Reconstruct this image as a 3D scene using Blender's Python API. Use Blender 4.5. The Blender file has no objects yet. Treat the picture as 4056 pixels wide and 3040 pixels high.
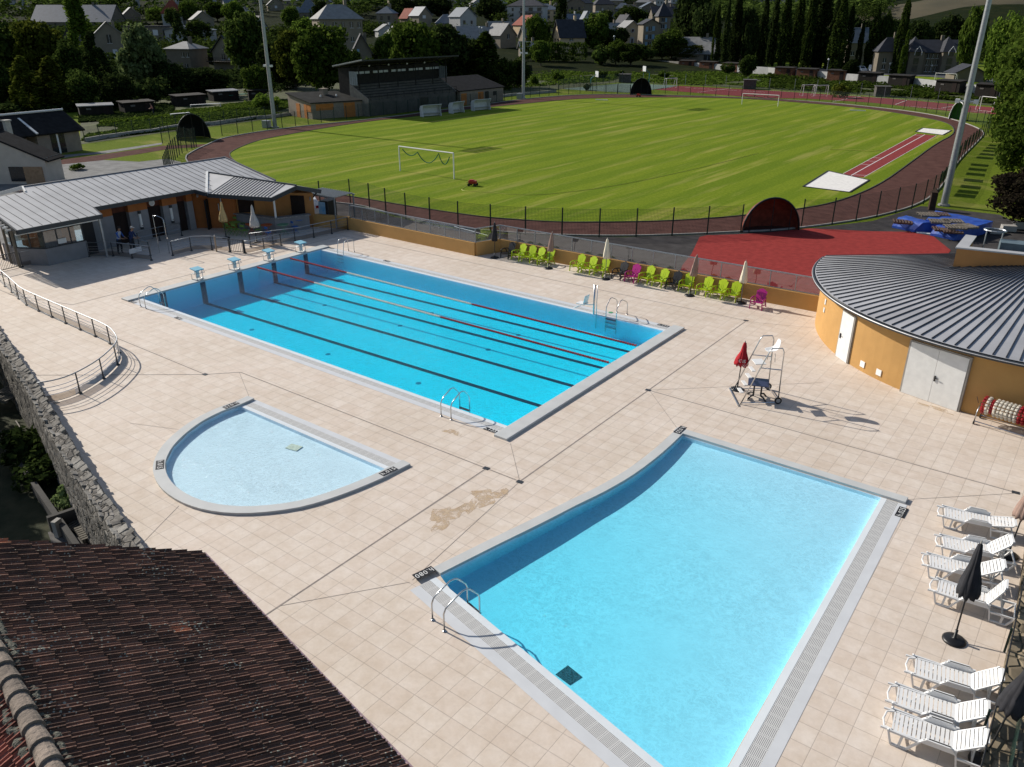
import bpy, bmesh, math, random
import numpy as np
from mathutils import Vector, Matrix, geometry
random.seed(7); rng = np.random.default_rng(7)
scene = bpy.context.scene
R = math.radians
# ------------------------------------------------------------------ camera
CAM = np.array([40.97, -21.06, 13.77]); YAW, PITCH = -0.6453, 0.4264
FPX = 3179.5 / 4056.0                      # focal length / image width
FWD = np.array([math.sin(YAW)*math.cos(PITCH), math.cos(YAW)*math.cos(PITCH), -math.sin(PITCH)])
RGT = np.array([math.cos(YAW), -math.sin(YAW), 0.0]); DWN = np.cross(FWD, RGT)
cd = bpy.data.cameras.new("camera"); cam = bpy.data.objects.new("camera", cd)
scene.collection.objects.link(cam); scene.camera = cam
cd.sensor_fit = 'HORIZONTAL'; cd.sensor_width = 36; cd.lens = 36*FPX
cd.clip_start = 0.2; cd.clip_end = 9000
m = Matrix((( RGT[0], -DWN[0], -FWD[0]), (RGT[1], -DWN[1], -FWD[1]), (RGT[2], -DWN[2], -FWD[2]))).to_4x4()
m.translation = Vector(CAM); cam.matrix_world = m
scene.render.resolution_x = 1024; scene.render.resolution_y = 767
# ------------------------------------------------------------------ light
SUN_EL, SUN_AZ = R(31), R(181.5)           # azimuth of the sun, counted from +X
w = bpy.data.worlds.new("World"); scene.world = w; w.use_nodes = True
nt = w.node_tree; bg = nt.nodes['Background']
sky = nt.nodes.new('ShaderNodeTexSky'); sky.sky_type = 'NISHITA'; sky.sun_disc = False
sky.sun_elevation = SUN_EL; sky.sun_rotation = R(90) - SUN_AZ
nt.links.new(sky.outputs[0], bg.inputs[0]); bg.inputs[1].default_value = 0.095
sl = bpy.data.lights.new("sun", 'SUN'); sl.energy = 5.0; sl.angle = R(0.55); sl.color = (1.0, 0.935, 0.84)
so = bpy.data.objects.new("sun", sl); scene.collection.objects.link(so)
sd = Vector((math.cos(SUN_EL)*math.cos(SUN_AZ), math.cos(SUN_EL)*math.sin(SUN_AZ), math.sin(SUN_EL)))
so.rotation_euler = sd.to_track_quat('Z', 'Y').to_euler(); so.location = (-60, 0, 60)
vs = scene.view_settings; vs.view_transform = 'Standard'; vs.look = 'None'; vs.exposure = 0.14; vs.gamma = 1
scene.cycles.max_bounces = 8; scene.cycles.transparent_max_bounces = 24
# ------------------------------------------------------------------ helpers
def hill(x, y):
    """height of the land; flat round the stadium, the town climbs behind it"""
    dx, dy = x-CAM[0], y-CAM[1]
    c, s = math.cos(YAW), math.sin(YAW)
    v = s*dx + c*dy; u = c*dx - s*dy       # v ahead of the camera, u to its right
    h = 0.0
    if v > 235: h += (min(v, 420)-235)*0.056
    if v > 420: h += (min(v, 900)-420)*0.085
    if v > 900: h += (v-900)*0.16
    a = u/max(v, 1.0)
    if a > 0.18:                            # right side: a valley, then hills
        k = min(1.0, (a-0.18)/0.12)
        h2 = 0.0
        if v > 330:
            b = (a-0.62)/0.30
            h2 = (min(v, 620)-330)*0.17*math.exp(-b*b)
        if v > 900: h2 += (v-900)*0.10
        h = h*(1-k) + h2*k
    return h
def ray(x, y):
    d = FWD*3179.5 + RGT*(x-2028) + DWN*(y-1520); return d/np.linalg.norm(d)
def P(x, y, z=0.0):
    """point of the plane at height z seen at (x, y) of the 4056-wide photograph"""
    d = ray(x, y); t = (z-CAM[2])/d[2]; p = CAM+t*d; return (float(p[0]), float(p[1]), z)
def g(x, y, z=0.0): return P(x*1.8336, y*1.8336, z)
def T(x, y):
    """where the sight line through (x, y) of the half-size photograph meets the land"""
    d = ray(x*1.8336, y*1.8336); t = 30.0
    while t < 3000:
        p = CAM+t*d
        if p[2] <= hill(p[0], p[1]): break
        t += 1.0 + t*0.002
    return (float(p[0]), float(p[1]), float(hill(p[0], p[1])))
def depth(p): return float((np.array(p)-CAM)@FWD)
def m_px(p): return depth(p)/1734.0        # metres per half-size pixel at p
def Zm(x0, y0, f): return lambda x, y, z=0.0: P(x0+x/f, y0+y/f, z)
z1 = Zm(0, 0, 2.1815); z2 = Zm(1014, 0, 2.1815); z3 = Zm(2028, 0, 2.1815); z4 = Zm(3042, 0, 2.1815)
a1 = Zm(0, 560, 2.1815); a2 = Zm(1014, 700, 2.1815); a3 = Zm(1900, 700, 2.1815); a4 = Zm(3042, 700, 2.1815)
def link(o): scene.collection.objects.link(o); return o
def thing(name, label, cat, loc=(0, 0, 0), rz=0.0, group=None):
    o = link(bpy.data.objects.new(name, None)); o.location = loc; o.rotation_euler = (0, 0, rz)
    o.empty_display_size = 0.1
    o['label'] = label; o['category'] = cat
    if group: o['group'] = group
    return o
def tag(o, label, cat, group=None):
    o['label'] = label; o['category'] = cat
    if group: o['group'] = group
    return o
def struct(o, kind='structure'): o['kind'] = kind; return o
def copy_tree(o, parent=None):
    c = link(o.copy()); c.parent = parent
    for ch in list(o.children): copy_tree(ch, c)
    return c
class MB:
    def __init__(s): s.v = []; s.f = []; s.mi = []; s.cur = 0
    def add(s, vs, fs):
        n = len(s.v); s.v += [tuple(float(c) for c in q) for q in vs]
        for f in fs: s.f.append(tuple(i+n for i in f)); s.mi.append(s.cur)
        return s
    def box(s, c, d, rz=0.0, tilt=None):
        hx, hy, hz = d[0]/2, d[1]/2, d[2]/2
        M = Matrix.Rotation(rz, 3, 'Z')
        if tilt is not None: M = M @ tilt
        vs = [Vector(c)+M@Vector((x*hx, y*hy, z*hz)) for z in (-1, 1) for x, y in ((-1, -1), (1, -1), (1, 1), (-1, 1))]
        return s.add(vs, [(3, 2, 1, 0), (4, 5, 6, 7), (0, 1, 5, 4), (1, 2, 6, 5), (2, 3, 7, 6), (3, 0, 4, 7)])
    def bar(s, p, q, wx, wz=None, up=(0, 0, 1)):
        p, q = Vector(p), Vector(q); d = (q-p)
        if d.length < 1e-6: return s
        d.normalize(); u = Vector(up)
        if abs(d.dot(u)) > .99: u = Vector((1, 0, 0))
        r = d.cross(u).normalized(); n = r.cross(d); wz = wz or wx
        vs = [b + r*(i*wx/2) + n*(j*wz/2) for b in (p, q) for i, j in ((-1, -1), (1, -1), (1, 1), (-1, 1))]
        return s.add(vs, [(3, 2, 1, 0), (4, 5, 6, 7), (0, 1, 5, 4), (1, 2, 6, 5), (2, 3, 7, 6), (3, 0, 4, 7)])
    def cone(s, p, q, r0, r1, n=10, caps=True):
        p, q = Vector(p), Vector(q); d = (q-p).normalized()
        u = Vector((0, 0, 1)) if abs(d.z) < .95 else Vector((1, 0, 0))
        a = d.cross(u).normalized(); b = d.cross(a)
        vs = [c + (a*math.cos(t)+b*math.sin(t))*r for c, r in ((p, r0), (q, r1)) for t in [2*math.pi*i/n for i in range(n)]]
        fs = [(i, (i+1) % n, n+(i+1) % n, n+i) for i in range(n)]
        if caps: fs += [tuple(range(n-1, -1, -1)), tuple(range(n, 2*n))]
        return s.add(vs, fs)
    def tube(s, pts, r, n=8):
        pts = [Vector(p) for p in pts]; rings = []
        up = Vector((0, 0, 1)); 
        for i, p in enumerate(pts):
            d = (pts[min(i+1, len(pts)-1)]-pts[max(i-1, 0)]).normalized()
            a = d.cross(up)
            if a.length < .15: a = d.cross(Vector((1, 0, 0)))if i == 0 else rings[-1][1] - d*rings[-1][1].dot(d)
            a.normalize()
            if rings and rings[-1][1].dot(a) < 0: a = -a
            rings.append((p, a, d.cross(a)))
        vs = [p+(a*math.cos(t)+b*math.sin(t))*r for p, a, b in rings for t in [2*math.pi*k/n for k in range(n)]]
        fs = [(i*n+k, i*n+(k+1) % n, (i+1)*n+(k+1) % n, (i+1)*n+k) for i in range(len(pts)-1) for k in range(n)]
        fs += [tuple(range(n-1, -1, -1)), tuple(range((len(pts)-1)*n, len(pts)*n))]
        return s.add(vs, fs)
    def prism(s, poly, z0, z1):
        n = len(poly)
        ar = sum(poly[i][0]*poly[(i+1) % n][1]-poly[(i+1) % n][0]*poly[i][1] for i in range(n))
        if ar < 0: poly = poly[::-1]
        vs = [(p[0], p[1], z0) for p in poly]+[(p[0], p[1], z1) for p in poly]
        tri = geometry.tessellate_polygon([[Vector((p[0], p[1], 0)) for p in poly]])
        fs = [(i, (i+1) % n, n+(i+1) % n, n+i) for i in range(n)]
        for t in tri:
            a, b, c = t; 
            if (Vector(vs[b])-Vector(vs[a])).cross(Vector(vs[c])-Vector(vs[a])).z < 0: a, b, c = c, b, a
            fs += [(n+a, n+b, n+c), (c, b, a)]
        return s.add(vs, fs)
    def sheet(s, poly, z=0.0, holes=()):
        loops = [[Vector((p[0], p[1], 0)) for p in L] for L in [poly]+list(holes)]
        flat = [v for L in loops for v in L]; fs = []
        for a, b, c in geometry.tessellate_polygon(loops):
            cr = (flat[b]-flat[a]).cross(flat[c]-flat[a]).z
            if abs(cr) < 1e-9: continue
            fs.append((a, b, c) if cr > 0 else (c, b, a))
        zf = z if callable(z) else (lambda x, y: z)
        return s.add([(v.x, v.y, zf(v.x, v.y)) for v in flat], fs)
    def quad(s, *ps): return s.add(ps, [tuple(range(len(ps)))])
    def ribbon(s, A, B):
        n = len(A); return s.add(list(A)+list(B), [(i, i+1, n+i+1, n+i) for i in range(n-1)])
    def sphere(s, c, r, nu=10, nv=6, sx=1, sy=1, sz=1):
        vs = []; fs = []
        for j in range(nv+1):
            th = math.pi*j/nv
            for i in range(nu):
                ph = 2*math.pi*i/nu
                vs.append((c[0]+r*sx*math.sin(th)*math.cos(ph), c[1]+r*sy*math.sin(th)*math.sin(ph), c[2]+r*sz*math.cos(th)))
        for j in range(nv):
            for i in range(nu): fs.append((j*nu+i, (j+1)*nu+i, (j+1)*nu+(i+1) % nu, j*nu+(i+1) % nu))
        return s.add(vs, fs)
    def lathe(s, prof, c=(0, 0, 0), n=16, wob=None):
        vs = []; fs = []
        for r, z in prof:
            for i in range(n):
                t = 2*math.pi*i/n; rr = r*(wob(i, z) if wob else 1)
                vs.append((c[0]+rr*math.cos(t), c[1]+rr*math.sin(t), c[2]+z))
        for j in range(len(prof)-1):
            for i in range(n): fs.append((j*n+i, j*n+(i+1) % n, (j+1)*n+(i+1) % n, (j+1)*n+i))
        return s.add(vs, fs)
    def build(s, name, mats, parent=None, world=True, smooth=False, bevel=0):
        me = bpy.data.meshes.new(name)
        off = Vector(parent.location) if (parent is not None and world) else Vector((0, 0, 0))
        if parent is not None and world and parent.parent is not None: off = off + parent.parent.location
        vs = s.v
        if off.length > 0: vs = [(a-off.x, b-off.y, c-off.z) for a, b, c in vs]
        me.from_pydata(vs, [], s.f)
        if not isinstance(mats, (list, tuple)): mats = [mats]
        for mm in mats: me.materials.append(mm)
        if len(mats) > 1: me.polygons.foreach_set('material_index', s.mi)
        if smooth: me.polygons.foreach_set('use_smooth', [True]*len(me.polygons))
        me.update()
        o = link(bpy.data.objects.new(name, me)); o.parent = parent
        if bevel:
            b = o.modifiers.new('b', 'BEVEL'); b.width = bevel; b.segments = 2; b.limit_method = 'ANGLE'
        return o
# ------------------------------------------------------------------ materials
MATS = {}
def mat(name, col, rough=.8, var=.12, scale=3.0, metal=0.0, bump=0.0, bscale=30.0, spec=.3, col2=None, alpha=1.0, objrand=0.0, detail=5):
    if name in MATS: return MATS[name]
    M = bpy.data.materials.new(name); M.use_nodes = True; n = M.node_tree.nodes; L = M.node_tree.links
    b = n['Principled BSDF']; b.inputs['Roughness'].default_value = rough; b.inputs['Metallic'].default_value = metal
    b.inputs['Specular IOR Level'].default_value = spec
    tc = n.new('ShaderNodeTexCoord'); no = n.new('ShaderNodeTexNoise'); no.inputs['Scale'].default_value = scale; no.inputs['Detail'].default_value = detail
    L.new(tc.outputs['Object'], no.inputs['Vector'])
    cr = n.new('ShaderNodeValToRGB'); cr.color_ramp.elements[0].position = .3; cr.color_ramp.elements[1].position = .7
    c2 = col2 if col2 else tuple(min(1, c*(1+var)) for c in col)
    c1 = col if col2 else tuple(c*(1-var) for c in col)
    cr.color_ramp.elements[0].color = (*c1, 1); cr.color_ramp.elements[1].color = (*c2, 1)
    L.new(no.outputs['Fac'], cr.inputs['Fac']); out = cr.outputs['Color']
    if objrand:
        oi = n.new('ShaderNodeObjectInfo'); mr = n.new('ShaderNodeMapRange'); mr.inputs['To Min'].default_value = 1-objrand; mr.inputs['To Max'].default_value = 1+objrand
        L.new(oi.outputs['Random'], mr.inputs['Value']); mx = n.new('ShaderNodeVectorMath'); mx.operation = 'SCALE'
        L.new(out, mx.inputs[0]); L.new(mr.outputs[0], mx.inputs['Scale']); out = mx.outputs[0]
    L.new(out, b.inputs['Base Color'])
    if bump:
        n2 = n.new('ShaderNodeTexNoise'); n2.inputs['Scale'].default_value = bscale; n2.inputs['Detail'].default_value = 3
        L.new(tc.outputs['Object'], n2.inputs['Vector'])
        bp = n.new('ShaderNodeBump'); bp.inputs['Strength'].default_value = bump; bp.inputs['Distance'].default_value = .05
        L.new(n2.outputs['Fac'], bp.inputs['Height']); L.new(bp.outputs[0], b.inputs['Normal'])
    if alpha < 1: b.inputs['Alpha'].default_value = alpha
    MATS[name] = M; return M
def glassmat(name, col, a, rough=.02):
    M = bpy.data.materials.new(name); M.use_nodes = True; n = M.node_tree.nodes; L = M.node_tree.links
    n.remove(n['Principled BSDF']); t = n.new('ShaderNodeBsdfTransparent'); t.inputs[0].default_value = (*col, 1)
    gl = n.new('ShaderNodeBsdfGlossy'); gl.inputs['Roughness'].default_value = rough; gl.inputs[0].default_value = (.9, .95, 1, 1)
    fr = n.new('ShaderNodeFresnel'); fr.inputs[0].default_value = 1.5
    ad = n.new('ShaderNodeMath'); ad.operation = 'ADD'; ad.inputs[1].default_value = a; ad.use_clamp = True
    L.new(fr.outputs[0], ad.inputs[0]); mx = n.new('ShaderNodeMixShader'); L.new(ad.outputs[0], mx.inputs[0])
    L.new(t.outputs[0], mx.inputs[1]); L.new(gl.outputs[0], mx.inputs[2]); L.new(mx.outputs[0], n['Material Output'].inputs[0])
    return M
def meshmat(name, col, cell, wire):
    """welded wire mesh: see-through cells between thin wires, laid out on the object"""
    M = bpy.data.materials.new(name); M.use_nodes = True; n = M.node_tree.nodes; L = M.node_tree.links
    b = n['Principled BSDF']; b.inputs['Base Color'].default_value = (*col, 1); b.inputs['Roughness'].default_value = .5
    uv = n.new('ShaderNodeUVMap'); sp = n.new('ShaderNodeSeparateXYZ'); L.new(uv.outputs[0], sp.inputs[0]); outs = []
    for k, c in ((0, cell[0]), (1, cell[1])):
        mo = n.new('ShaderNodeMath'); mo.operation = 'PINGPONG'; mo.inputs[1].default_value = c/2; L.new(sp.outputs[k], mo.inputs[0])
        lt = n.new('ShaderNodeMath'); lt.operation = 'LESS_THAN'; lt.inputs[1].default_value = wire/2; L.new(mo.outputs[0], lt.inputs[0]); outs.append(lt)
    mx = n.new('ShaderNodeMath'); mx.operation = 'MAXIMUM'; L.new(outs[0].outputs[0], mx.inputs[0]); L.new(outs[1].outputs[0], mx.inputs[1])
    L.new(mx.outputs[0], b.inputs['Alpha']); return M
def set_uv(o, fn):
    me = o.data; uv = me.uv_layers.new(name='UVMap')
    for l in me.loops: uv.data[l.index].uv = fn(me.vertices[l.vertex_index].co)
M_STEEL = mat('stainless_steel', (.55, .56, .57), .25, .05, 5, 1.0)
M_GALV = mat('galvanised_steel', (.33, .35, .37), .45, .12, 6, .7)
M_DARK = mat('dark_grey_paint', (.035, .04, .045), .45, .1, 8, spec=.4)
M_BLACK = mat('black_plastic', (.012, .012, .013), .4, .2, 8, spec=.4)
M_GREEN = mat('dark_green_paint', (.008, .028, .02), .5, .15, 8)
M_WHITE = mat('white_plastic', (.72, .72, .71), .35, .04, 4, spec=.4)
M_WPAINT = mat('white_paint', (.7, .7, .68), .6, .06, 4)
M_ORANGE = mat('orange_render', (.48, .275, .095), .85, .07, 1.2, bump=.25, bscale=60)
M_OCHRE = mat('ochre_render', (.42, .20, .07), .85, .1, 1.2, bump=.25, bscale=60)
M_CONC = mat('concrete', (.30, .29, .27), .85, .15, 2, bump=.2)
M_COPE = mat('pale_pool_coping', (.50, .51, .50), .6, .06, 1.5, bump=.05)
M_POOLW = mat('white_pool_edge', (.66, .70, .72), .35, .03, 2)
M_GLASSD = mat('dark_window', (.015, .018, .022), .12, .2, 2, spec=.6)
M_WOODD = mat('dark_timber', (.05, .04, .03), .9, .2, 4)
M_BLUEG = mat('blue_shutter', (.20, .33, .45), .6, .1, 4)
# ================================================================== SETTING
def grass_mat(name, c1, c2, c3, stripes=False, scale=1.0):
    M = bpy.data.materials.new(name); M.use_nodes = True; n = M.node_tree.nodes; L = M.node_tree.links
    b = n['Principled BSDF']; b.inputs['Roughness'].default_value = .95; b.inputs['Specular IOR Level'].default_value = .03
    tc = n.new('ShaderNodeTexCoord')
    def noise(sc, det, vec=None, rough=.6):
        x = n.new('ShaderNodeTexNoise'); x.inputs['Scale'].default_value = sc; x.inputs['Detail'].default_value = det; x.inputs['Roughness'].default_value = rough
        L.new(vec or tc.outputs['Object'], x.inputs['Vector']); return x.outputs['Fac']
    def ramp(f, p0, p1, a=(0, 0, 0), c=(1, 1, 1)):
        x = n.new('ShaderNodeValToRGB'); x.color_ramp.elements[0].position = p0; x.color_ramp.elements[1].position = p1
        x.color_ramp.elements[0].color = (*a, 1); x.color_ramp.elements[1].color = (*c, 1); L.new(f, x.inputs['Fac']); return x.outputs['Color']
    def mix(f, a, c):
        x = n.new('ShaderNodeMix'); x.data_type = 'RGBA'
        L.new(f, x.inputs['Factor']); L.new(a, x.inputs['A']); L.new(c, x.inputs['B']); return x.outputs['Result']
    fine = ramp(noise(4*scale, 8, rough=.75), .32, .68, c1, c2)
    mp = n.new('ShaderNodeMapping'); mp.inputs['Scale'].default_value = (.70, .045, 1) if stripes else (.12, .2, 1)
    L.new(tc.outputs['Object'], mp.inputs['Vector'])
    dry = ramp(noise(1.0, 6, mp.outputs[0], .65), .52, .72)
    rgb = n.new('ShaderNodeRGB'); rgb.outputs[0].default_value = (*c3, 1)
    sc = n.new('ShaderNodeMath'); sc.operation = 'MULTIPLY'; sc.inputs[1].default_value = .75; L.new(dry, sc.inputs[0])
    col = mix(sc.outputs[0], fine, rgb.outputs[0])
    big = ramp(noise(.06, 4), .35, .7, (.92, .94, .9), (1.08, 1.04, 1.0))
    mm = n.new('ShaderNodeMix'); mm.data_type = 'RGBA'; mm.blend_type = 'MULTIPLY'; mm.inputs['Factor'].default_value = 1
    L.new(col, mm.inputs['A']); L.new(big, mm.inputs['B']); col = mm.outputs['Result']
    if stripes:
        wv = n.new('ShaderNodeTexWave'); wv.bands_direction = 'X'; wv.inputs['Scale'].default_value = .09; wv.inputs['Distortion'].default_value = .7; wv.inputs['Detail'].default_value = 2
        mp2 = n.new('ShaderNodeMapping'); mp2.inputs['Rotation'].default_value = (0, 0, R(1)); L.new(tc.outputs['Object'], mp2.inputs['Vector']); L.new(mp2.outputs[0], wv.inputs['Vector'])
        st = ramp(wv.outputs['Fac'], .35, .65, (.86, .9, .82), (1.1, 1.05, 1.02))
        m2 = n.new('ShaderNodeMix'); m2.data_type = 'RGBA'; m2.blend_type = 'MULTIPLY'; m2.inputs['Factor'].default_value = .8
        L.new(col, m2.inputs['A']); L.new(st, m2.inputs['B']); col = m2.outputs['Result']
    L.new(col, b.inputs['Base Color'])
    bp = n.new('ShaderNodeBump'); bp.inputs['Strength'].default_value = .6; bp.inputs['Distance'].default_value = .06
    L.new(noise(14*scale, 4), bp.inputs['Height']); L.new(bp.outputs[0], b.inputs['Normal']); MATS[name] = M
    return M
M_FIELD = grass_mat('pitch_grass', (.096, .148, .010), (.178, .240, .022), (.34, .31, .095), True)
M_GRASS = grass_mat('rough_grass', (.07, .108, .010), (.145, .19, .02), (.28, .25, .085))
M_LAND = grass_mat('hillside_grass', (.006, .011, .003), (.016, .022, .007), (.035, .034, .012), scale=.15)
M_SOIL = mat('garden_soil', (.030, .032, .012), .95, col2=(.07, .085, .022), scale=.35, bump=.4, bscale=5)
M_TRACK = mat('cinder_track', (.070, .034, .029), .95, col2=(.108, .054, .045), scale=1.1, spec=.04, bump=.25, bscale=25, detail=9)
M_RUN = mat('red_rubber', (.26, .040, .036), .95, .15, 2.5, bump=.3, bscale=90, spec=.04)
M_ASPH = mat('asphalt', (.055, .051, .050), .95, spec=.05, var=.25, scale=1.4, detail=9, bump=.2, bscale=80)
M_GRAVEL = mat('pale_gravel', (.17, .17, .165), .95, .25, 1.0, bump=.3, bscale=40, detail=9)
M_GREENCT = mat('green_court', (.10, .15, .12), .9, .1, 1.5)
M_SAND = mat('white_sand', (.72, .70, .66), .95, .1, 3, bump=1.0, bscale=9)
M_ROAD = mat('grey_road', (.09, .09, .095), .9, .2, .6)
# flat land with a hole where the sunken garden and the pool deck lie
LANDHOLE = [(-40, 2.2), (-13, -4.2), (2, -7.6), (26.2, -13.7), (26.2, -40), (-40, -40)]
DECKHOLE = [(-13, -4.0), (2, -7.4), (26.4, -13.5), (48, -18), (48, 16), (29.8, 19.0), (9.8, 19.0), (9.0, 17.3), (-13, 17.3)]
gr = MB(); gr.sheet([(-420, -60), (90, -60), (300, 40), (160, 330), (-100, 330), (-420, 150)], -.012, [[(-45, -45), (52, -45), (52, 15), (29.5, 19.2), (9.7, 19.2), (9.0, 17.6), (-14, 17.6), (-14, -3.6), (-45, 3.6)]])
struct(gr.build('ground', M_GRASS))
# terrain behind
n1, n2 = 90, 110
vv = [150 + (2600-150)*(i/(n2-1))**2.0 for i in range(n2)]; uu = [-1.15+2.3*i/(n1-1) for i in range(n1)]
tv = []; c_, s_ = math.cos(YAW), math.sin(YAW)
for v in vv:
    for a in uu:
        u = a*(v+60); x = CAM[0]+c_*u+s_*v; y = CAM[1]-s_*u+c_*v
        h = hill(x, y)
        if v > 700: h += (math.sin(u*.006+1)*math.cos(v*.004)*.03*(v-700)) + abs(math.sin(u*.0021+v*.001))*.05*(v-700)
        tv.append((x, y, h-.10))
tm = MB(); tm.add(tv, [(i*n1+j, i*n1+j+1, (i+1)*n1+j+1, (i+1)*n1+j) for i in range(n2-1) for j in range(n1-1)])
tm.mi = [1 if vv[k//(n1-1)] > 800 else 0 for k in range(len(tm.f))]
struct(tm.build('hills', [M_LAND, mat('mountain_forest_haze', (.007, .013, .013), .95, col2=(.016, .026, .026), scale=.02)], smooth=True))  # far forest colour tinted blue-green to stand in for distance haze
gh_ = MB(); na, nv = 34, 26; pts_ = []
for j in range(nv):
    for i in range(na):
        a = .37+.62*i/(na-1)-.10*(1-j/(nv-1)); v = 395+330*j/(nv-1); u = a*v; x = CAM[0]+c_*u+s_*v; y = CAM[1]-s_*u+c_*v
        e = min(i/6, (na-1-i)/6, j/5, 1.0); pts_.append((x, y, hill(x, y)+1.5*e-1.2+.8*math.sin(x*.05)*math.cos(y*.04)*e))
gh_.add(pts_, [(j*na+i, j*na+i+1, (j+1)*na+i+1, (j+1)*na+i) for j in range(nv-1) for i in range(na-1)])
struct(gh_.build('dry_grass_hill', mat('dry_hill_grass', (.035, .032, .014), .95, col2=(.085, .068, .034), scale=.03, detail=9), smooth=True))
# garden beds behind the stadium
gd = MB(); gd.sheet([z1(690, 1250)[:2], z1(1400, 1150)[:2], z1(2212, 1045)[:2], z2(300, 1000)[:2], (-67, 60), (-67, 92), (-62, 108), z3(400, 775)[:2], z3(900, 715)[:2], z3(1450, 732)[:2], z4(0, 775)[:2], z4(900, 830)[:2], z4(1980, 920)[:2],
      z4(1990, 780)[:2], z4(1000, 670)[:2], z4(0, 600)[:2], z3(1050, 580)[:2], z3(100, 560)[:2], z2(1900, 590)[:2], z2(200, 700)[:2], z1(2000, 760)[:2], z1(700, 930)[:2]], .0)
struct(gd.build('allotment_soil', M_SOIL))
fieldD = [(590,400),(553,372),(520,358),(495,338),(500,327),(553,305),(603,295),(703,277),(803,262),(878,255),(1000,238),(1106,227.5),(1206,217.5),(1281,212.5),(1431,211),(1560,212),(1659,217),(1709,221),(1809,229),(1909,240),(2009,257),(2045,266),(2061,277),(2059,292),(2022,310),(1959,357),(1896,402),(1809,437),(1724,453),(1589,468),(1500,475),(1411,479),(1300,481),(1211,481),(1120,476),(1036,469),(900,449),(753,424),(650,410)]
trackD = [(560,436),(470,400),(390,345),(420,325),(457,309),(475,300),(553,286),(628,276),(728,266),(840,254),(1000,232),(1106,217.5),(1181,210),(1256,205),(1356,204.5),(1506,208),(1659,214),(1759,220),(1859,229),(1959,240),(2034,252),(2084,266),(2119,280),(2128,290),(2110,310),(2069,350),(2034,409),(1986,445),(1884,472),(1780,488),(1680,499),(1586,503),(1486,508),(1349,512),(1211,510),(1086,504),(960,490),(850,466),(753,438)]
def smooth_loop(pts, k=2):
    for _ in range(k):
        q = []; n = len(pts)
        for i in range(n):
            a, b = pts[i], pts[(i+1) % n]
            q += [(a[0]*.75+b[0]*.25, a[1]*.75+b[1]*.25), (a[0]*.25+b[0]*.75, a[1]*.25+b[1]*.75)]
        pts = q
    return pts
FIELD = smooth_loop([g(x, y)[:2] for x, y in fieldD]); TRACK = smooth_loop([g(x, y)[:2] for x, y in trackD])
struct(MB().sheet(TRACK, .008).build('running_track', M_TRACK))
struct(MB().sheet(FIELD, .016).build('sports_field', M_FIELD))
# low kerb round the pitch
def offset(loop, d):
    n = len(loop); out = []
    for i in range(n):
        a, b = loop[i-1], loop[(i+1) % n]; dx, dy = b[0]-a[0], b[1]-a[1]; l = math.hypot(dx, dy) or 1
        out.append((loop[i][0]+dy/l*d, loop[i][1]-dx/l*d))
    return out
def ringmesh(loop, d, z0, z1h):
    a = loop; b = offset(loop, d); mb = MB(); n = len(a)
    vs = [(x, y, z) for z in (z0, z1h) for L_ in (a, b) for x, y in L_]
    fs = []
    for i in range(n):
        j = (i+1) % n; fs += [(2*n+i, 2*n+j, 3*n+j, 3*n+i), (i, j, 2*n+j, 2*n+i), (n+j, n+i, 3*n+i, 3*n+j)]
    return mb.add(vs, fs)
struct(ringmesh(FIELD, -.10, .0, .07).build('pitch_kerb', mat('dark_kerb', (.05, .05, .045), .9, .2, 4)))
struct(ringmesh(TRACK, .12, .0, .10).build('track_kerb', M_CONC))
# side run of the track to the left, gravel yard, patch of grass
struct(MB().sheet([z1(1830, 1245)[:2], z1(1400, 1262)[:2], z1(900, 1335)[:2], z1(350, 1405)[:2], z1(520, 1425)[:2], z1(900, 1385)[:2], z1(1450, 1290)[:2], z1(1740, 1270)[:2]], .006).build('side_track', M_TRACK))
struct(MB().sheet([z1(335, 1400)[:2], z1(520, 1425)[:2], z1(900, 1385)[:2], z1(1450, 1375)[:2], z1(1560, 1400)[:2], (-18, 17), (-18, -2), (-60, -2), z1(100, 1550)[:2]], .002).build('gravel_yard', M_GRAVEL))
struct(MB().sheet([z1(800, 1320)[:2], z1(1400, 1235)[:2], z1(1400, 1250)[:2], z1(900, 1330)[:2], z1(700, 1345)[:2], z1(340, 1395)[:2], z1(330, 1360)[:2]], .004).build('gravel_path', M_GRAVEL))
struct(MB().sheet([z1(890, 1385)[:2], z1(1100, 1350)[:2], z1(1450, 1300)[:2], z1(1460, 1372)[:2], z1(1200, 1400)[:2]], .010).build('grass_patch', M_GRASS))
# sports courts, apron, jump lane
struct(MB().sheet([z3(430, 770)[:2], z3(950, 722)[:2], z3(1440, 740)[:2], z3(1330, 765)[:2], z3(1000, 802)[:2], z3(640, 785)[:2]], .012).build('green_sports_court', M_GREENCT))
struct(MB().sheet([z3(1220, 775)[:2], z3(1450, 745)[:2], z3(2212, 785)[:2], z4(1000, 850)[:2], z4(2000, 935)[:2], z4(1980, 990)[:2], z4(1500, 955)[:2], z4(900, 890)[:2], z4(300, 852)[:2], z3(2212, 852)[:2], z3(1600, 805)[:2]], .012).build('red_sports_court', mat('red_court', (.19, .045, .05), .95, spec=.04, var=.1, scale=2)))
cl_ = MB()
def line(mb, p, q, w=.07, z=.02):
    d = Vector((q[0]-p[0], q[1]-p[1], 0)).normalized(); n = Vector((-d.y, d.x, 0))*w/2
    mb.quad((p[0]-n.x, p[1]-n.y, z), (q[0]-n.x, q[1]-n.y, z), (q[0]+n.x, q[1]+n.y, z), (p[0]+n.x, p[1]+n.y, z))
for a, b in (((300, 800), (1450, 880)), ((560, 880), (800, 835)), ((1100, 905), (1200, 870)), ((1500, 935), (1700, 905)), ((0, 785), (300, 800)), ((1200, 920), (1900, 975))): line(cl_, z4(*a), z4(*b), .12)
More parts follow.
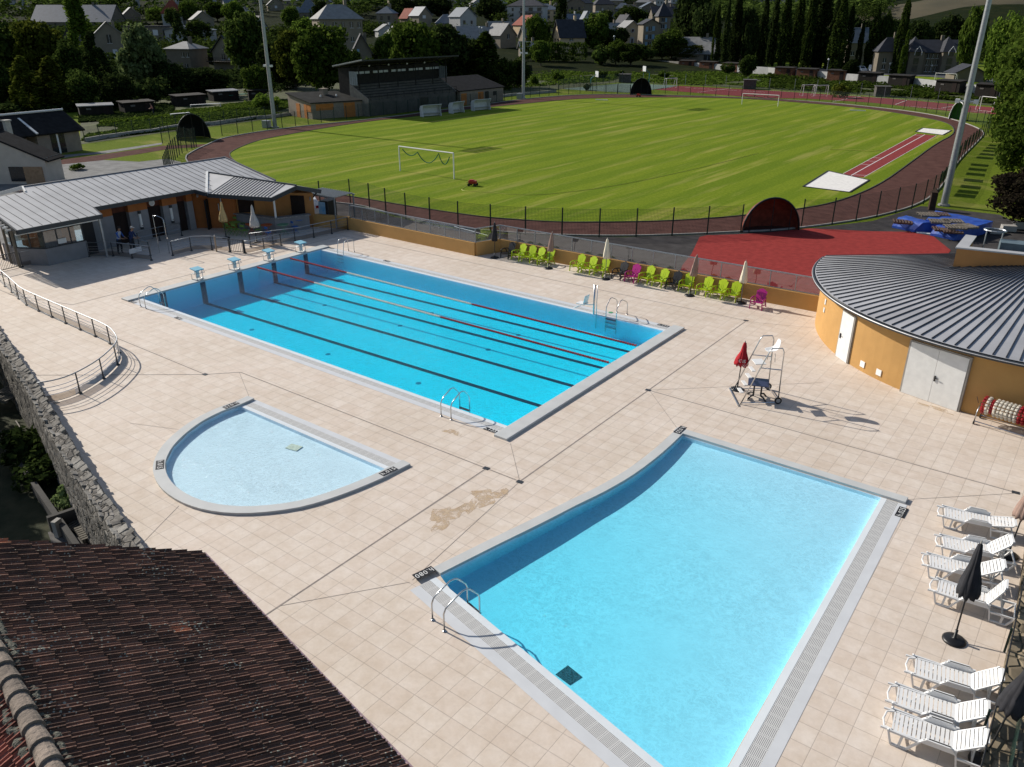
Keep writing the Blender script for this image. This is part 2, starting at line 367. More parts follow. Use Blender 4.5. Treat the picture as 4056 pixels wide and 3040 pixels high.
for a, b in (((1500, 760), (2200, 800)), ((1600, 800), (1900, 765))): line(cl_, z3(*a), z3(*b), .12)
struct(cl_.build('court_lines', M_WPAINT))
struct(MB().sheet([g(1640, 497)[:2], g(1600, 503)[:2], g(1486, 509)[:2], g(1349, 513)[:2], g(1211, 511)[:2], g(1086, 505)[:2], g(960, 491)[:2], g(850, 468)[:2], g(753, 440)[:2], g(620, 425)[:2], (-14, 19), (-3, 17.7), (9.2, 17.9), (9.6, 19.3), (29.7, 19.8), (30, 22), (36, 34), (37, 46), a4(2000, 330)[:2], a4(1320, 255)[:2], a4(900, 385)[:2], a4(300, 455)[:2]], .003).build('asphalt_apron', M_ASPH))
RED = [a3(1900, 525), a3(1960, 510), a3(2212, 502), a4(0, 485), a4(350, 450), a4(900, 475), a4(1230, 480), a4(1430, 520), a4(1580, 640), (33.5, 24, 0), (30, 21.0, 0), (27.8, 19.9, 0), (24.2, 19.7, 0), a3(1720, 860), a3(1750, 770), a3(1830, 670)]
struct(MB().sheet([p[:2] for p in RED], .018).build('red_rubber_area', M_RUN))
S1 = [a4(305, 90), a4(520, -45), a4(875, 35), a4(705, 140)]; S2 = [z4(1275, 1142), z4(1335, 1110), z4(1585, 1132), z4(1510, 1172)]
struct(MB().sheet([p[:2] for p in S1], .035).build('near_sand_pit', M_SAND)); struct(MB().sheet([p[:2] for p in S2], .035).build('far_sand_pit', M_SAND))
for nm, S_ in (('near_pit_kerb', S1), ('far_pit_kerb', S2)):
    k = MB()
    for i in range(4):
        a, b = S_[i], S_[(i+1) % 4]; k.bar((a[0], a[1], .02), (b[0], b[1], .02), .16, .10)
    struct(k.build(nm, mat('black_kerb', (.02, .02, .022), .7, .1, 3)))
LN = [z4(612, 1525), z4(828, 1535), z4(1455, 1175), z4(1285, 1160)]
struct(MB().sheet([p[:2] for p in LN], .026).build('jump_runway', mat('runway_red', (.22, .045, .045), .95, spec=.04, var=.15, scale=2.5)))
lm = MB()
def LL(t, s): 
    a = Vector(LN[0]).lerp(Vector(LN[3]), t); b = Vector(LN[1]).lerp(Vector(LN[2]), t); return a.lerp(b, s)
line(lm, LL(0, .42), LL(1, .42), .09, .032); line(lm, LL(0, 0), LL(1, 0), .05, .032); line(lm, LL(0, 1), LL(1, 1), .05, .032)
for t in (.01, .22, .29, .36, .96): line(lm, LL(t, 0), LL(t, .42), .09, .033)
line(lm, LL(.03, .42), LL(.03, 1), .09, .033)
struct(lm.build('runway_lines', M_WPAINT))
# road, verge and car park at the far right
struct(MB().sheet([z4(-600, 590)[:2], z4(700, 640)[:2], z4(1400, 665)[:2], z4(2100, 730)[:2], z4(2200, 700)[:2], z4(1500, 640)[:2], z4(700, 600)[:2], z4(-600, 560)[:2]], .01).build('road', M_ROAD))
struct(MB().sheet([z4(760, 640)[:2], z4(1450, 672)[:2], z4(1990, 735)[:2], z4(1990, 765)[:2], z4(1400, 705)[:2], z4(900, 655)[:2]], .02).build('verge', M_FIELD))
# ================================================================== POOL DECK AND POOLS
def tile_mat():
    M = bpy.data.materials.new('beige_deck_tiles'); M.use_nodes = True; n = M.node_tree.nodes; L = M.node_tree.links
    b = n['Principled BSDF']; b.inputs['Roughness'].default_value = .7; b.inputs['Specular IOR Level'].default_value = .25
    tc = n.new('ShaderNodeTexCoord'); mp = n.new('ShaderNodeMapping'); mp.inputs['Location'].default_value = (-28.97 % .54, 12.165 % .555, 0); L.new(tc.outputs['Object'], mp.inputs['Vector'])
    br = n.new('ShaderNodeTexBrick'); br.offset = 0; br.squash = 1; br.inputs['Scale'].default_value = 1
    for k, v in (('Brick Width', .54), ('Row Height', .555), ('Mortar Size', .008), ('Mortar Smooth', .3), ('Bias', 0)): br.inputs[k].default_value = v
    br.inputs['Color1'].default_value = (.625, .54, .463, 1); br.inputs['Color2'].default_value = (.665, .59, .515, 1); br.inputs['Mortar'].default_value = (.46, .40, .345, 1)
    L.new(mp.outputs[0], br.inputs['Vector'])
    def noise(sc, det, p0, p1, c0, c1, rough=.6):
        x = n.new('ShaderNodeTexNoise'); x.inputs['Scale'].default_value = sc; x.inputs['Detail'].default_value = det; x.inputs['Roughness'].default_value = rough; L.new(tc.outputs['Object'], x.inputs['Vector'])
        r = n.new('ShaderNodeValToRGB'); r.color_ramp.elements[0].position = p0; r.color_ramp.elements[1].position = p1
        r.color_ramp.elements[0].color = (*c0, 1); r.color_ramp.elements[1].color = (*c1, 1); L.new(x.outputs['Fac'], r.inputs['Fac']); return r.outputs['Color']
    def mul(a, c, f=1.0):
        x = n.new('ShaderNodeMix'); x.data_type = 'RGBA'; x.blend_type = 'MULTIPLY'; x.inputs['Factor'].default_value = f; L.new(a, x.inputs['A']); L.new(c, x.inputs['B']); return x.outputs['Result']
    c = mul(br.outputs['Color'], noise(2.3, 4, .35, .7, (.93, .90, .86), (1.04, 1.04, 1.04)))
    c = mul(c, noise(.22, 4, .3, .7, (.93, .92, .90), (1.04, 1.04, 1.05)))
    c = mul(c, noise(9, 6, .3, .7, (.94, .94, .94), (1.04, 1.04, 1.04), .7))
    c = mul(c, noise(1.1, 6, .66, .78, (1, 1, 1), (.86, .76, .64), .7), .7)
    L.new(c, b.inputs['Base Color'])
    bp = n.new('ShaderNodeBump'); bp.inputs['Strength'].default_value = .5; bp.inputs['Distance'].default_value = .01; bp.invert = True
    L.new(br.outputs['Fac'], bp.inputs['Height']); L.new(bp.outputs[0], b.inputs['Normal']); return M
M_TILE = tile_mat()
def liner(name, c, ca):
    return mat(name, c, .5, .03, 1.5, spec=.1)
M_LIN = liner('pool_liner', (.68, .80, .95), None); M_LINW = liner('pool_liner_shade_lift', (.80, .90, .97), None); M_LINB = liner('paddling_liner', (.76, .84, .93), None)  # wall copy of the same liner, painted lighter to lift its shaded bands
M_LANE = mat('lane_line', (.012, .02, .05), .6, .1, 4)
def water(name, sa, bs=3.2, gob=.22):
    M = bpy.data.materials.new(name); M.use_nodes = True; n = M.node_tree.nodes; L = M.node_tree.links
    n.remove(n['Principled BSDF']); out = n['Material Output']; tc = n.new('ShaderNodeTexCoord')
    no = n.new('ShaderNodeTexNoise'); no.inputs['Scale'].default_value = 3.0; no.inputs['Detail'].default_value = 3; L.new(tc.outputs['Object'], no.inputs['Vector'])
    mx = n.new('ShaderNodeMix'); mx.data_type = 'VECTOR'; mx.inputs['Factor'].default_value = .14; L.new(tc.outputs['Object'], mx.inputs['A']); L.new(no.outputs['Color'], mx.inputs['B'])
    vo = n.new('ShaderNodeTexVoronoi'); vo.feature = 'DISTANCE_TO_EDGE'; vo.inputs['Scale'].default_value = bs; L.new(mx.outputs['Result'], vo.inputs['Vector'])
    n3 = n.new('ShaderNodeTexNoise'); n3.inputs['Scale'].default_value = bs*2.2; n3.inputs['Detail'].default_value = 3; n3.inputs['Distortion'].default_value = 1.2; L.new(mx.outputs['Result'], n3.inputs['Vector'])
    r = n.new('ShaderNodeValToRGB'); r.color_ramp.elements[0].position = .0; r.color_ramp.elements[1].position = .075
    r.color_ramp.elements[1].color = (1-gob,)*3+(1,); r.color_ramp.elements[0].color = (1, 1, 1, 1); vl = []  # caustic light lines painted as brighter veins into the transparent colour
    for sc_, ds_ in ((bs*.55, .9), (bs*1.15, 1.4)):
        q1 = n.new('ShaderNodeTexNoise'); q1.inputs['Scale'].default_value = sc_; q1.inputs['Detail'].default_value = 1.5; q1.inputs['Distortion'].default_value = ds_; L.new(mx.outputs['Result'], q1.inputs['Vector'])
        q2 = n.new('ShaderNodeMath'); q2.operation = 'SUBTRACT'; q2.inputs[1].default_value = .5; L.new(q1.outputs['Fac'], q2.inputs[0]); q3 = n.new('ShaderNodeMath'); q3.operation = 'ABSOLUTE'; L.new(q2.outputs[0], q3.inputs[0]); vl.append(q3.outputs[0])
    q4 = n.new('ShaderNodeMath'); q4.operation = 'MINIMUM'; L.new(vl[0], q4.inputs[0]); L.new(vl[1], q4.inputs[1]); L.new(q4.outputs[0], r.inputs['Fac'])
    big = n.new('ShaderNodeTexNoise'); big.inputs['Scale'].default_value = .35; big.inputs['Detail'].default_value = 3; L.new(tc.outputs['Object'], big.inputs['Vector'])
    r2 = n.new('ShaderNodeValToRGB'); r2.color_ramp.elements[0].position = .3; r2.color_ramp.elements[1].position = .7
    r2.color_ramp.elements[0].color = (.15,)*3+(1,); r2.color_ramp.elements[1].color = (1, 1, 1, 1); L.new(big.outputs['Fac'], r2.inputs['Fac'])
    mixc = n.new('ShaderNodeMix'); mixc.data_type = 'RGBA'; mixc.inputs['A'].default_value = (1-gob*.4,)*3+(1,); L.new(r2.outputs['Color'], mixc.inputs['Factor']); L.new(r.outputs['Color'], mixc.inputs['B'])
    t = n.new('ShaderNodeBsdfTransparent'); L.new(mixc.outputs['Result'], t.inputs[0])
    bp = n.new('ShaderNodeBump'); bp.inputs['Strength'].default_value = .5; bp.inputs['Distance'].default_value = .05
    ad = n.new('ShaderNodeMath'); ad.operation = 'ADD'; L.new(n3.outputs['Fac'], ad.inputs[0]); L.new(vo.outputs['Distance'], ad.inputs[1])
    L.new(ad.outputs[0], bp.inputs['Height'])
    gl = n.new('ShaderNodeBsdfGlossy'); gl.inputs['Roughness'].default_value = .06; L.new(bp.outputs[0], gl.inputs['Normal'])
    rf = n.new('ShaderNodeBsdfRefraction'); rf.inputs['IOR'].default_value = 1.06; rf.inputs['Roughness'].default_value = 0; L.new(bp.outputs[0], rf.inputs['Normal'])
    m0 = n.new('ShaderNodeMixShader'); m0.inputs[0].default_value = .0; L.new(t.outputs[0], m0.inputs[1]); L.new(rf.outputs[0], m0.inputs[2])
    fr = n.new('ShaderNodeFresnel'); fr.inputs[0].default_value = 1.333; L.new(bp.outputs[0], fr.inputs['Normal'])
    ge = n.new('ShaderNodeNewGeometry'); fb_ = n.new('ShaderNodeMath'); fb_.operation = 'SUBTRACT'; fb_.use_clamp = True; L.new(fr.outputs[0], fb_.inputs[0]); L.new(ge.outputs['Backfacing'], fb_.inputs[1])
    m1 = n.new('ShaderNodeMixShader'); L.new(fb_.outputs[0], m1.inputs[0]); L.new(m0.outputs[0], m1.inputs[1]); L.new(gl.outputs[0], m1.inputs[2])
    L.new(m1.outputs[0], out.inputs['Surface'])
    va = n.new('ShaderNodeVolumeAbsorption'); D = max(sa)/.999 if max(sa) else 1
    va.inputs['Color'].default_value = tuple(1-s/D for s in sa)+(1,); va.inputs['Density'].default_value = D
    L.new(va.outputs[0], out.inputs['Volume']); return M
W_MAIN = water('lane_pool_water', (1.2, .042, .010), 6.0, .16)
W_MED = water('leisure_pool_water', (1.15, .07, .012), 6.5, .16)
W_BABY = water('paddling_pool_water', (.60, .045, .004), 7.5, .16)
MEDIN = [(30.43, 3.24), (30.49, 1.52), (30.42, -.3), (30.2, -1.8), (29.92, -3.0), (29.6, -4.5), (29.2, -6.2), (28.78, -8.1), (29.44, -8.4), (36.48, -9.97), (37.5, -10.2), (37.4, -3.0), (37.3, 3.22)]
cenb = (19.55, -4.9)
BABIN = [(15.56, -4.95), (15.50, -5.7), (15.62, -6.6), (15.96, -7.5), (16.5, -8.4), (17.21, -9.12), (17.97, -9.57), (18.93, -9.86), (20.02, -9.91), (21.03, -9.67), (21.96, -9.1), (22.82, -8.09), (23.28, -6.9), (23.55, -5.6), (23.60, -4.95)]
MAININ = [(0, 0), (25, 0), (25, 12.5), (0, 12.5)]
DECK = [(-13.2, -4.2), (2, -7.75), (26.4, -13.8), (48, -18), (48, 16), (40, 20), (29.8, 20.4), (9.8, 19.9), (9.1, 17.9), (-3, 17.7), (-4, 19.5), (-17.5, 19.5), (-22, 12), (-28, -.4)]
struct(MB().sheet(DECK, 0.0, [MAININ, MEDIN, BABIN]).build('pool_deck', M_TILE))
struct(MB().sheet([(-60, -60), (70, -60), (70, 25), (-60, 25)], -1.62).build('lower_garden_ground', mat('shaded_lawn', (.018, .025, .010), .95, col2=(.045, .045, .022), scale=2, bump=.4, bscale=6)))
def shell(poly, floor, name, m, top=0.0):
    mb = MB(); n = len(poly)
    mb.sheet(poly, floor)
    for i in range(n):
        a, b = poly[i], poly[(i+1) % n]
        mb.quad((a[0], a[1], floor(*a)-.01), (b[0], b[1], floor(*b)-.01), (b[0], b[1], top), (a[0], a[1], top))
    return struct(mb.build(name, m))
def grow(poly, d):
    ar = sum(poly[i][0]*poly[(i+1) % len(poly)][1]-poly[(i+1) % len(poly)][0]*poly[i][1] for i in range(len(poly)))
    return offset(poly, d if ar > 0 else -d)
fm = lambda x, y: -1.30 + .35*max(0, min(1, x/25))
def fmed(x, y):
    t = max(0.0, min(1.0, (3.2-y)/12.5)); s = max(0.0, min(1.0, (37.3-x)/6.5))
    return -(.13 + .33*t*(.45+.55*s) + .04*s)
fb = lambda x, y: -.13
shell(MAININ, fm, 'lane_pool_basin', M_LIN); shell(BABIN, fb, 'paddling_pool_basin', M_LINB)
# leisure basin floor: a fine grid so that its slope is smooth
def gridfloor(poly, floor, name, m, step=.6):
    mb = MB(); xs = [p[0] for p in poly]; ys = [p[1] for p in poly]
    shell_mb = MB(); n = len(poly); bm = bmesh.new()
    vs = [bm.verts.new((x, y, 0)) for x, y in poly]; f = bm.faces.new(vs)
    x = min(xs)+step
    while x < max(xs):
        bmesh.ops.bisect_plane(bm, geom=bm.verts[:]+bm.edges[:]+bm.faces[:], plane_co=(x, 0, 0), plane_no=(1, 0, 0)); x += step
    y = min(ys)+step
    while y < max(ys):
        bmesh.ops.bisect_plane(bm, geom=bm.verts[:]+bm.edges[:]+bm.faces[:], plane_co=(0, y, 0), plane_no=(0, 1, 0)); y += step
    for v in bm.verts: v.co.z = floor(v.co.x, v.co.y)
    bm.normal_update()
    me = bpy.data.meshes.new(name); bm.to_mesh(me); bm.free(); me.materials.append(m)
    o = link(bpy.data.objects.new(name, me)); return struct(o)
gridfloor(MEDIN, fmed, 'leisure_pool_floor', M_LIN)
wm = MB()
for i in range(len(MEDIN)):
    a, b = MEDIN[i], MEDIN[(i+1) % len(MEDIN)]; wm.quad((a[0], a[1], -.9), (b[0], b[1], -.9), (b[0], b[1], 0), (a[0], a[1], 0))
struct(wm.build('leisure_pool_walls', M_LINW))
for poly, nm, Wm, zb in ((MAININ, 'lane_pool_water', W_MAIN, -1.6), (MEDIN, 'leisure_pool_water', W_MED, -1.2), (BABIN, 'paddling_pool_water', W_BABY, -.4)):
    struct(MB().prism(grow(poly, .03), zb, -.03).build(nm, Wm))
# lane lines on floor and start wall
ll = MB()
for k in range(5):
    y = 1.25+2.5*k; ll.quad((1.2, y-.125, fm(1.2, 0)+.006), (24.3, y-.125, fm(24.3, 0)+.006), (24.3, y+.125, fm(24.3, 0)+.006), (1.2, y+.125, fm(1.2, 0)+.006))
    ll.quad((0.0, y-.125, fm(0, 0)+.006), (1.21, y-.125, fm(1.21, 0)+.007), (1.21, y+.125, fm(1.21, 0)+.007), (0.0, y+.125, fm(0, 0)+.006))
    ll.quad((.005, y-.17, -1.3), (.005, y+.17, -1.3), (.005, y+.17, -.02), (.005, y-.17, -.02))
struct(ll.build('lane_lines', M_LANE))
il = MB()
for x in (6, 12, 18):
    for y in (2.5, 7.5, 10): il.cone((x, y, fm(x, 0)+.004), (x, y, fm(x, 0)+.012), .13, .13, 10)
struct(il.build('floor_inlets', mat('inlet_blue', (.05, .22, .35), .5, .1, 4)))
md = MB(); A_, B_, C_, D_ = [P(1550+x/1.8626, 2150+y/1.8626) for x, y in ((1180, 960), (1275, 893), (1385, 985), (1290, 1045))]
md.quad(*[(p[0]-.12, p[1]+.36, fmed(p[0], p[1])+.012) for p in (A_, B_, C_, D_)])
struct(md.build('leisure_pool_drain', mat('drain_grey', (.05, .09, .12), .6, .8, 30)))
bd = MB(); bd.box((19.7, -5.7, -.112), (.5, .35, .02), .2); struct(bd.build('paddling_pool_drain', mat('drain_cream', (.62, .66, .55), .6, .2, 12)))
# raised coping beams
def beam(mb, p, q, wd, z0=-.02, z1_=.28):
    d = Vector((q[0]-p[0], q[1]-p[1])).normalized(); n = Vector((-d.y, d.x))*wd
    return mb.prism([(p[0], p[1]), (q[0], q[1]), (q[0]+n.x, q[1]+n.y), (p[0]+n.x, p[1]+n.y)], z0, z1_)
def T_(name, label, cat, mb, m, group=None, **k):
    o = mb.build(name, m, **k); return tag(o, label, cat, group)
T_('raised_coping', 'long raised coping beam carrying the starting blocks at the far end of the lane pool', 'coping', MB().prism([(-.68, -.75), (-.003, -.75), (-.003, 13.3), (-.68, 13.3)], -.02, .085), M_COPE, bevel=.015)
T_('raised_coping', 'raised coping beam without blocks at the near right end of the lane pool', 'coping', MB().prism([(25.003, -.95), (25.60, -.95), (25.60, 13.35), (25.003, 13.35)], -.02, .095), M_COPE, bevel=.015)
def ringpart(inner, wid, z0, z1_, name, label):
    a = inner; n = len(a); out = []
    for i in range(n):
        p, q = a[max(i-1, 0)], a[min(i+1, n-1)]; dx, dy = q[0]-p[0], q[1]-p[1]; l = math.hypot(dx, dy)
        out.append((a[i][0]+dy/l*wid, a[i][1]-dx/l*wid))
    mb = MB(); mb.prism(list(a)+out[::-1], z0, z1_)
    return T_(name, label, 'coping', mb, M_COPE)
def dens(pts, k=3):
    out = []
    for i in range(len(pts)-1):
        p0 = pts[max(i-1, 0)]; p1 = pts[i]; p2 = pts[i+1]; p3 = pts[min(i+2, len(pts)-1)]
        for j in range(k):
            t = j/k; out.append(tuple(.5*((2*p1[c])+(-p0[c]+p2[c])*t+(2*p0[c]-5*p1[c]+4*p2[c]-p3[c])*t*t+(-p0[c]+3*p1[c]-3*p2[c]+p3[c])*t**3) for c in range(2)))
    return out+[tuple(pts[-1])]
barc = [(15.52, -4.25)]+[(x, y) for x, y in BABIN]+[(23.66, -4.25)]
ringpart(dens(barc), .38, -.02, .085, 'curved_coping', 'horseshoe shaped raised coping round the small paddling pool')
ringpart(dens(MEDIN[:8]), .34, -.02, .085, 'curved_coping', 'long concave raised coping on the left side of the leisure pool')
T_('raised_coping', 'straight raised coping along the far side of the leisure pool', 'coping', MB().prism([(30.05, 3.245), (38.0, 3.245), (38.0, 3.6), (30.05, 3.6)], -.02, .09), M_COPE, bevel=.01)
# overflow gutters: pale edge, slotted grating, pale strip
def grating_mat():
    M = mat('overflow_grating', (.60, .60, .58), .6, .04, 3); n = M.node_tree.nodes; L = M.node_tree.links; b = n['Principled BSDF']
    tc = n.new('ShaderNodeUVMap'); sp = n.new('ShaderNodeSeparateXYZ'); L.new(tc.outputs[0], sp.inputs[0])
    def lines(k, per, wd):
        mo = n.new('ShaderNodeMath'); mo.operation = 'PINGPONG'; mo.inputs[1].default_value = per/2; L.new(sp.outputs[k], mo.inputs[0])
        lt = n.new('ShaderNodeMath'); lt.operation = 'LESS_THAN'; lt.inputs[1].default_value = wd/2; L.new(mo.outputs[0], lt.inputs[0]); return lt.outputs[0]
    a = lines(1, .035, .013); c = lines(0, .33, .05)
    s1 = n.new('ShaderNodeMath'); s1.operation = 'SUBTRACT'; s1.use_clamp = True; L.new(a, s1.inputs[0]); L.new(c, s1.inputs[1])
    mx = n.new('ShaderNodeMix'); mx.data_type = 'RGBA'; mx.inputs['A'].default_value = (.60, .60, .58, 1); mx.inputs['B'].default_value = (.16, .16, .17, 1); L.new(s1.outputs[0], mx.inputs['Factor'])
    d = lines(0, .33, .012); m2 = n.new('ShaderNodeMix'); m2.data_type = 'RGBA'; m2.inputs['B'].default_value = (.2, .2, .21, 1); L.new(mx.outputs['Result'], m2.inputs['A']); L.new(d, m2.inputs['Factor'])
    L.new(m2.outputs['Result'], b.inputs['Base Color']); return M
M_GRATE = grating_mat()
M_GPALE = mat('gutter_edge', (.57, .585, .60), .5, .04, 2)
def gutter(p, q, side, label, w1=.26, w2=.34, w3=.30, zt=.006):
    """p->q along the water; side = unit vector away from the water"""
    p, q, s = Vector((*p, 0)), Vector((*q, 0)), Vector((*side, 0)); t = thing('overflow_gutter', label, 'gutter', tuple(p))
    def strip(a, b, z, nm, m):
        mb = MB(); mb.quad(*[(v.x, v.y, z) for v in (p+s*a, q+s*a, q+s*b, p+s*b)])
        o = mb.build(nm, m, t); L_ = (q-p).length; d = (q-p).normalized(); set_uv(o, lambda c: (Vector((c.x, c.y, 0)).dot(d), Vector((c.x, c.y, 0)).dot(s))); return o
    e = MB(); e.add([tuple(v) for v in (p-s*.0, q-s*.0, q+s*w1, p+s*w1, p-s*.0+Vector((0, 0, zt)), q-s*.0+Vector((0, 0, zt)), q+s*w1+Vector((0, 0, zt+.004)), p+s*w1+Vector((0, 0, zt+.004)))], [(4, 5, 6, 7), (0, 1, 5, 4), (7, 6, 2, 3)])
    e.build('water_edge', M_POOLW, t); strip(w1, w1+w2, zt-.001, 'grating', M_GRATE); strip(w1+w2, w1+w2+w3, zt, 'outer_strip', M_GPALE)
gutter((0, 0), (25, 0), (0, -1), 'overflow gutter with white grating along the near long side of the lane pool', .2, .28, .25)
gutter((0, 12.5), (25, 12.5), (0, 1), 'overflow gutter with white grating along the far long side of the lane pool', .2, .30, .3)
gutter((23.6, -4.95), (15.56, -4.95), (0, 1), 'overflow gutter with grating along the straight side of the paddling pool', .17, .32, .25)
d1 = Vector((7.7, -1.87)).normalized(); gutter((28.72, -8.22), (37.75, -10.26), (-.22, -.975), 'sloping overflow gutter along the near left edge of the leisure pool, under the hand rails', .2, .34, .3)
gutter((37.3, 3.22), (37.55, -11.6), (1, .016), 'wide overflow gutter with grating along the right side of the leisure pool', .17, .34, .25)
# floor joints / slot drains between the tiles
jm = MB(); jb = MB()
for a, b in (((11.75, -3.95), (-20, -3.95)), ((11.75, -3.95), (5.2, -9.0)), ((11.75, -3.95), (12.75, -2.9)), ((12.75, -2.9), (27.6, -2.88)), ((27.6, -2.88), (27.55, 16.3)), ((27.56, 5.97), (40.7, 6.1)), ((26.2, -2.88), (26.3, -13.0)), ((27.55, 16.3), (-1.8, 16.0)), ((-1.9, -2.8), (-1.8, 16.0)), ((-1.9, -2.8), (-6.5, -4.0))):
    line(jm, a, b, .045, .0045)
for a, b in (((27.62, -2.9), (25.8, -1.0)), ((27.6, -2.9), (28.3, -8.7)), ((27.7, 5.9), (30.05, 3.6)), ((15.3, -4.3), (12.75, -2.95)), ((20, -10.4), (21, -12.3)), ((38, 3.6), (40.6, 6.0)), ((27.7, 16.2), (30.6, 17.3)), ((27.6, 6), (33, 11)), ((13.5, -8.3), (15.4, -7.5)), ((26.3, -11.5), (28.3, -8.8))): line(jm, a, b, .014, .0048)
struct(jm.build('deck_joints', mat('joint_grey', (.26, .225, .20), .9, .2, 5)))
for x, y in ((11.75, -3.95), (26.2, -2.88), (27.62, -2.9), (27.56, 5.97), (27.52, 16.3), (40.65, 6.1), (9.5, -9.1)): jb.box((x, y, .006), (.22, .17, .01), .1)
struct(jb.build('drain_covers', M_DARK))
st = MB()
def blob(cx, cy, r, sx, sy, rz, seed, z):
    rr = random.Random(seed); n = 26; pts = []
    for i in range(n):
        t = 2*math.pi*i/n; k = r*(1+.28*math.sin(3*t+seed)+.16*math.sin(7*t)+.12*rr.uniform(-1, 1)); x, y = k*sx*math.cos(t), k*sy*math.sin(t)
        pts.append((cx+x*math.cos(rz)-y*math.sin(rz), cy+x*math.sin(rz)+y*math.cos(rz)))
    st.sheet(pts, z)
blob(27.35, -4.2, .55, 1.0, .8, 1.2, 2, .0035); blob(27.0, -5.9, .5, .8, 1.3, 0.2, 5, .0031); blob(27.2, -5.0, .3, .8, 1.5, .1, 9, .0027)
blob(23.6, -1.6, .25, 1.6, .6, .1, 3, .0035); blob(37.3, 11.2, .35, 1.8, .4, -.2, 4, .0035)
M_RS = mat('rust_stain', (.50, .36, .22), .8, col2=(.58, .46, .33), scale=3); n_ = M_RS.node_tree.nodes; no_ = n_.new('ShaderNodeTexNoise'); no_.inputs['Scale'].default_value = 4; no_.inputs['Detail'].default_value = 6; no_.inputs['Roughness'].default_value = .7
tc_ = n_.new('ShaderNodeTexCoord'); M_RS.node_tree.links.new(tc_.outputs['Object'], no_.inputs['Vector']); mr_ = n_.new('ShaderNodeMapRange'); mr_.inputs['From Min'].default_value = .38; mr_.inputs['From Max'].default_value = .60; mr_.inputs['To Max'].default_value = .85; M_RS.node_tree.links.new(no_.outputs['Fac'], mr_.inputs['Value']); M_RS.node_tree.links.new(mr_.outputs[0], n_['Principled BSDF'].inputs['Alpha'])
struct(st.build('rust_stains', M_RS))
# depth plates
def text_mesh(txt, size, font_space=1.0):
    c = bpy.data.curves.new('t', 'FONT'); c.body = txt; c.size = size; c.align_x = 'CENTER'; c.align_y = 'CENTER'; c.resolution_u = 2; c.space_character = font_space
    o = bpy.data.objects.new('t', c); scene.collection.objects.link(o); dg = bpy.context.evaluated_depsgraph_get()
    me = bpy.data.meshes.new_from_object(o.evaluated_get(dg)); bpy.data.objects.remove(o); return me
def plate(x, y, z, rz, txt, label, w=.62, h=.26):
    t = thing('depth_plate', label, 'depth marker', (x, y, z), rz, 'dark depth plates set in the pool surrounds')
    b = MB().box((0, 0, .004), (w, h, .008)); b.build('plate', mat('plate_black', (.02, .02, .022), .5, .1, 3), t, world=False)
    me = text_mesh(txt, .235, 1.1); me.materials.append(M_WPAINT); o = link(bpy.data.objects.new('lettering', me)); o.parent = t; o.location = (0, 0, .0105)
plate(28.42, -8.35+.0, .087, R(-104+0), 'h.080', 'dark plate reading h.080 at the left tip of the leisure pool'); 
plate(30.24, 3.42, .092, R(-90), 'h.025', 'dark plate reading h.025 on the far corner of the leisure pool'); plate(38.02, 2.7, .012, R(90), 'h.025', 'dark plate reading h.025 at the right end of the leisure pool gutter')
plate(15.35, -5.2, .087, R(-90), 'h.015', 'dark plate reading h.015 at the far tip of the paddling pool'); plate(23.82, -5.1, .087, R(84), 'h.015', 'dark plate reading h.015 at the right tip of the paddling pool')
plate(17.35, -9.42, .087, R(-33), 'h.015', 'dark plate reading h.015 on the rounded bottom left of the paddling pool')
plate(24.6, -.64, .012, 0, 'h.125', 'dark plate reading h.125 at the near corner of the lane pool', .55, .2); plate(24.55, 13.15, .012, 0, 'h.125', 'dark plate reading h.125 at the far right corner of the lane pool', .6, .22)
plate(.25, -.62, .012, 0, 'h.180', 'small dark plate beside the left tip of the starting block beam', .5, .2); plate(4.5, -.62, .012, 0, 'h.160', 'small dark plate on the near gutter right of the hand rails', .5, .2)
plate(.25, 13.2, .012, 0, 'h.180', 'small dark plate beside the far tip of the starting block beam', .5, .2); plate(5.4, 13.2, .012, 0, 'h.160', 'small dark plate on the far gutter right of the bent hand rails', .5, .2)
# lane ropes
def rope(y, n_, label):
    t = thing('lane_rope', label, 'lane rope', (0, y, 0)); x0, x1 = .1, 24.85; L_ = x1-x0
    for nm, ra, rb, m in (('red_floats', 0, .21, 'r'), ('white_floats', .21, .60, 'w'), ('red_floats', .60, 1, 'r')):
        mb = MB(); x = x0+ra*L_
        while x < x0+rb*L_-.05:
            mb.cone((x, y, .0), (x+.085, y, .0), .055, .055, 7); x += .13
        mb.build(nm, mat('float_red', (.30, .02, .025), .4, .2, 5) if m == 'r' else mat('float_white', (.62, .58, .5), .4, .1, 5), t)
    MB().tube([(x0-.08, y, .0), (x1+.1, y, .0)], .012, 5).build('cable', M_DARK, t)
rope(7.5, 0, 'red and white lane rope floating on the middle of the lane pool'); rope(10.0, 0, 'red and white lane rope nearest the far long side of the lane pool')
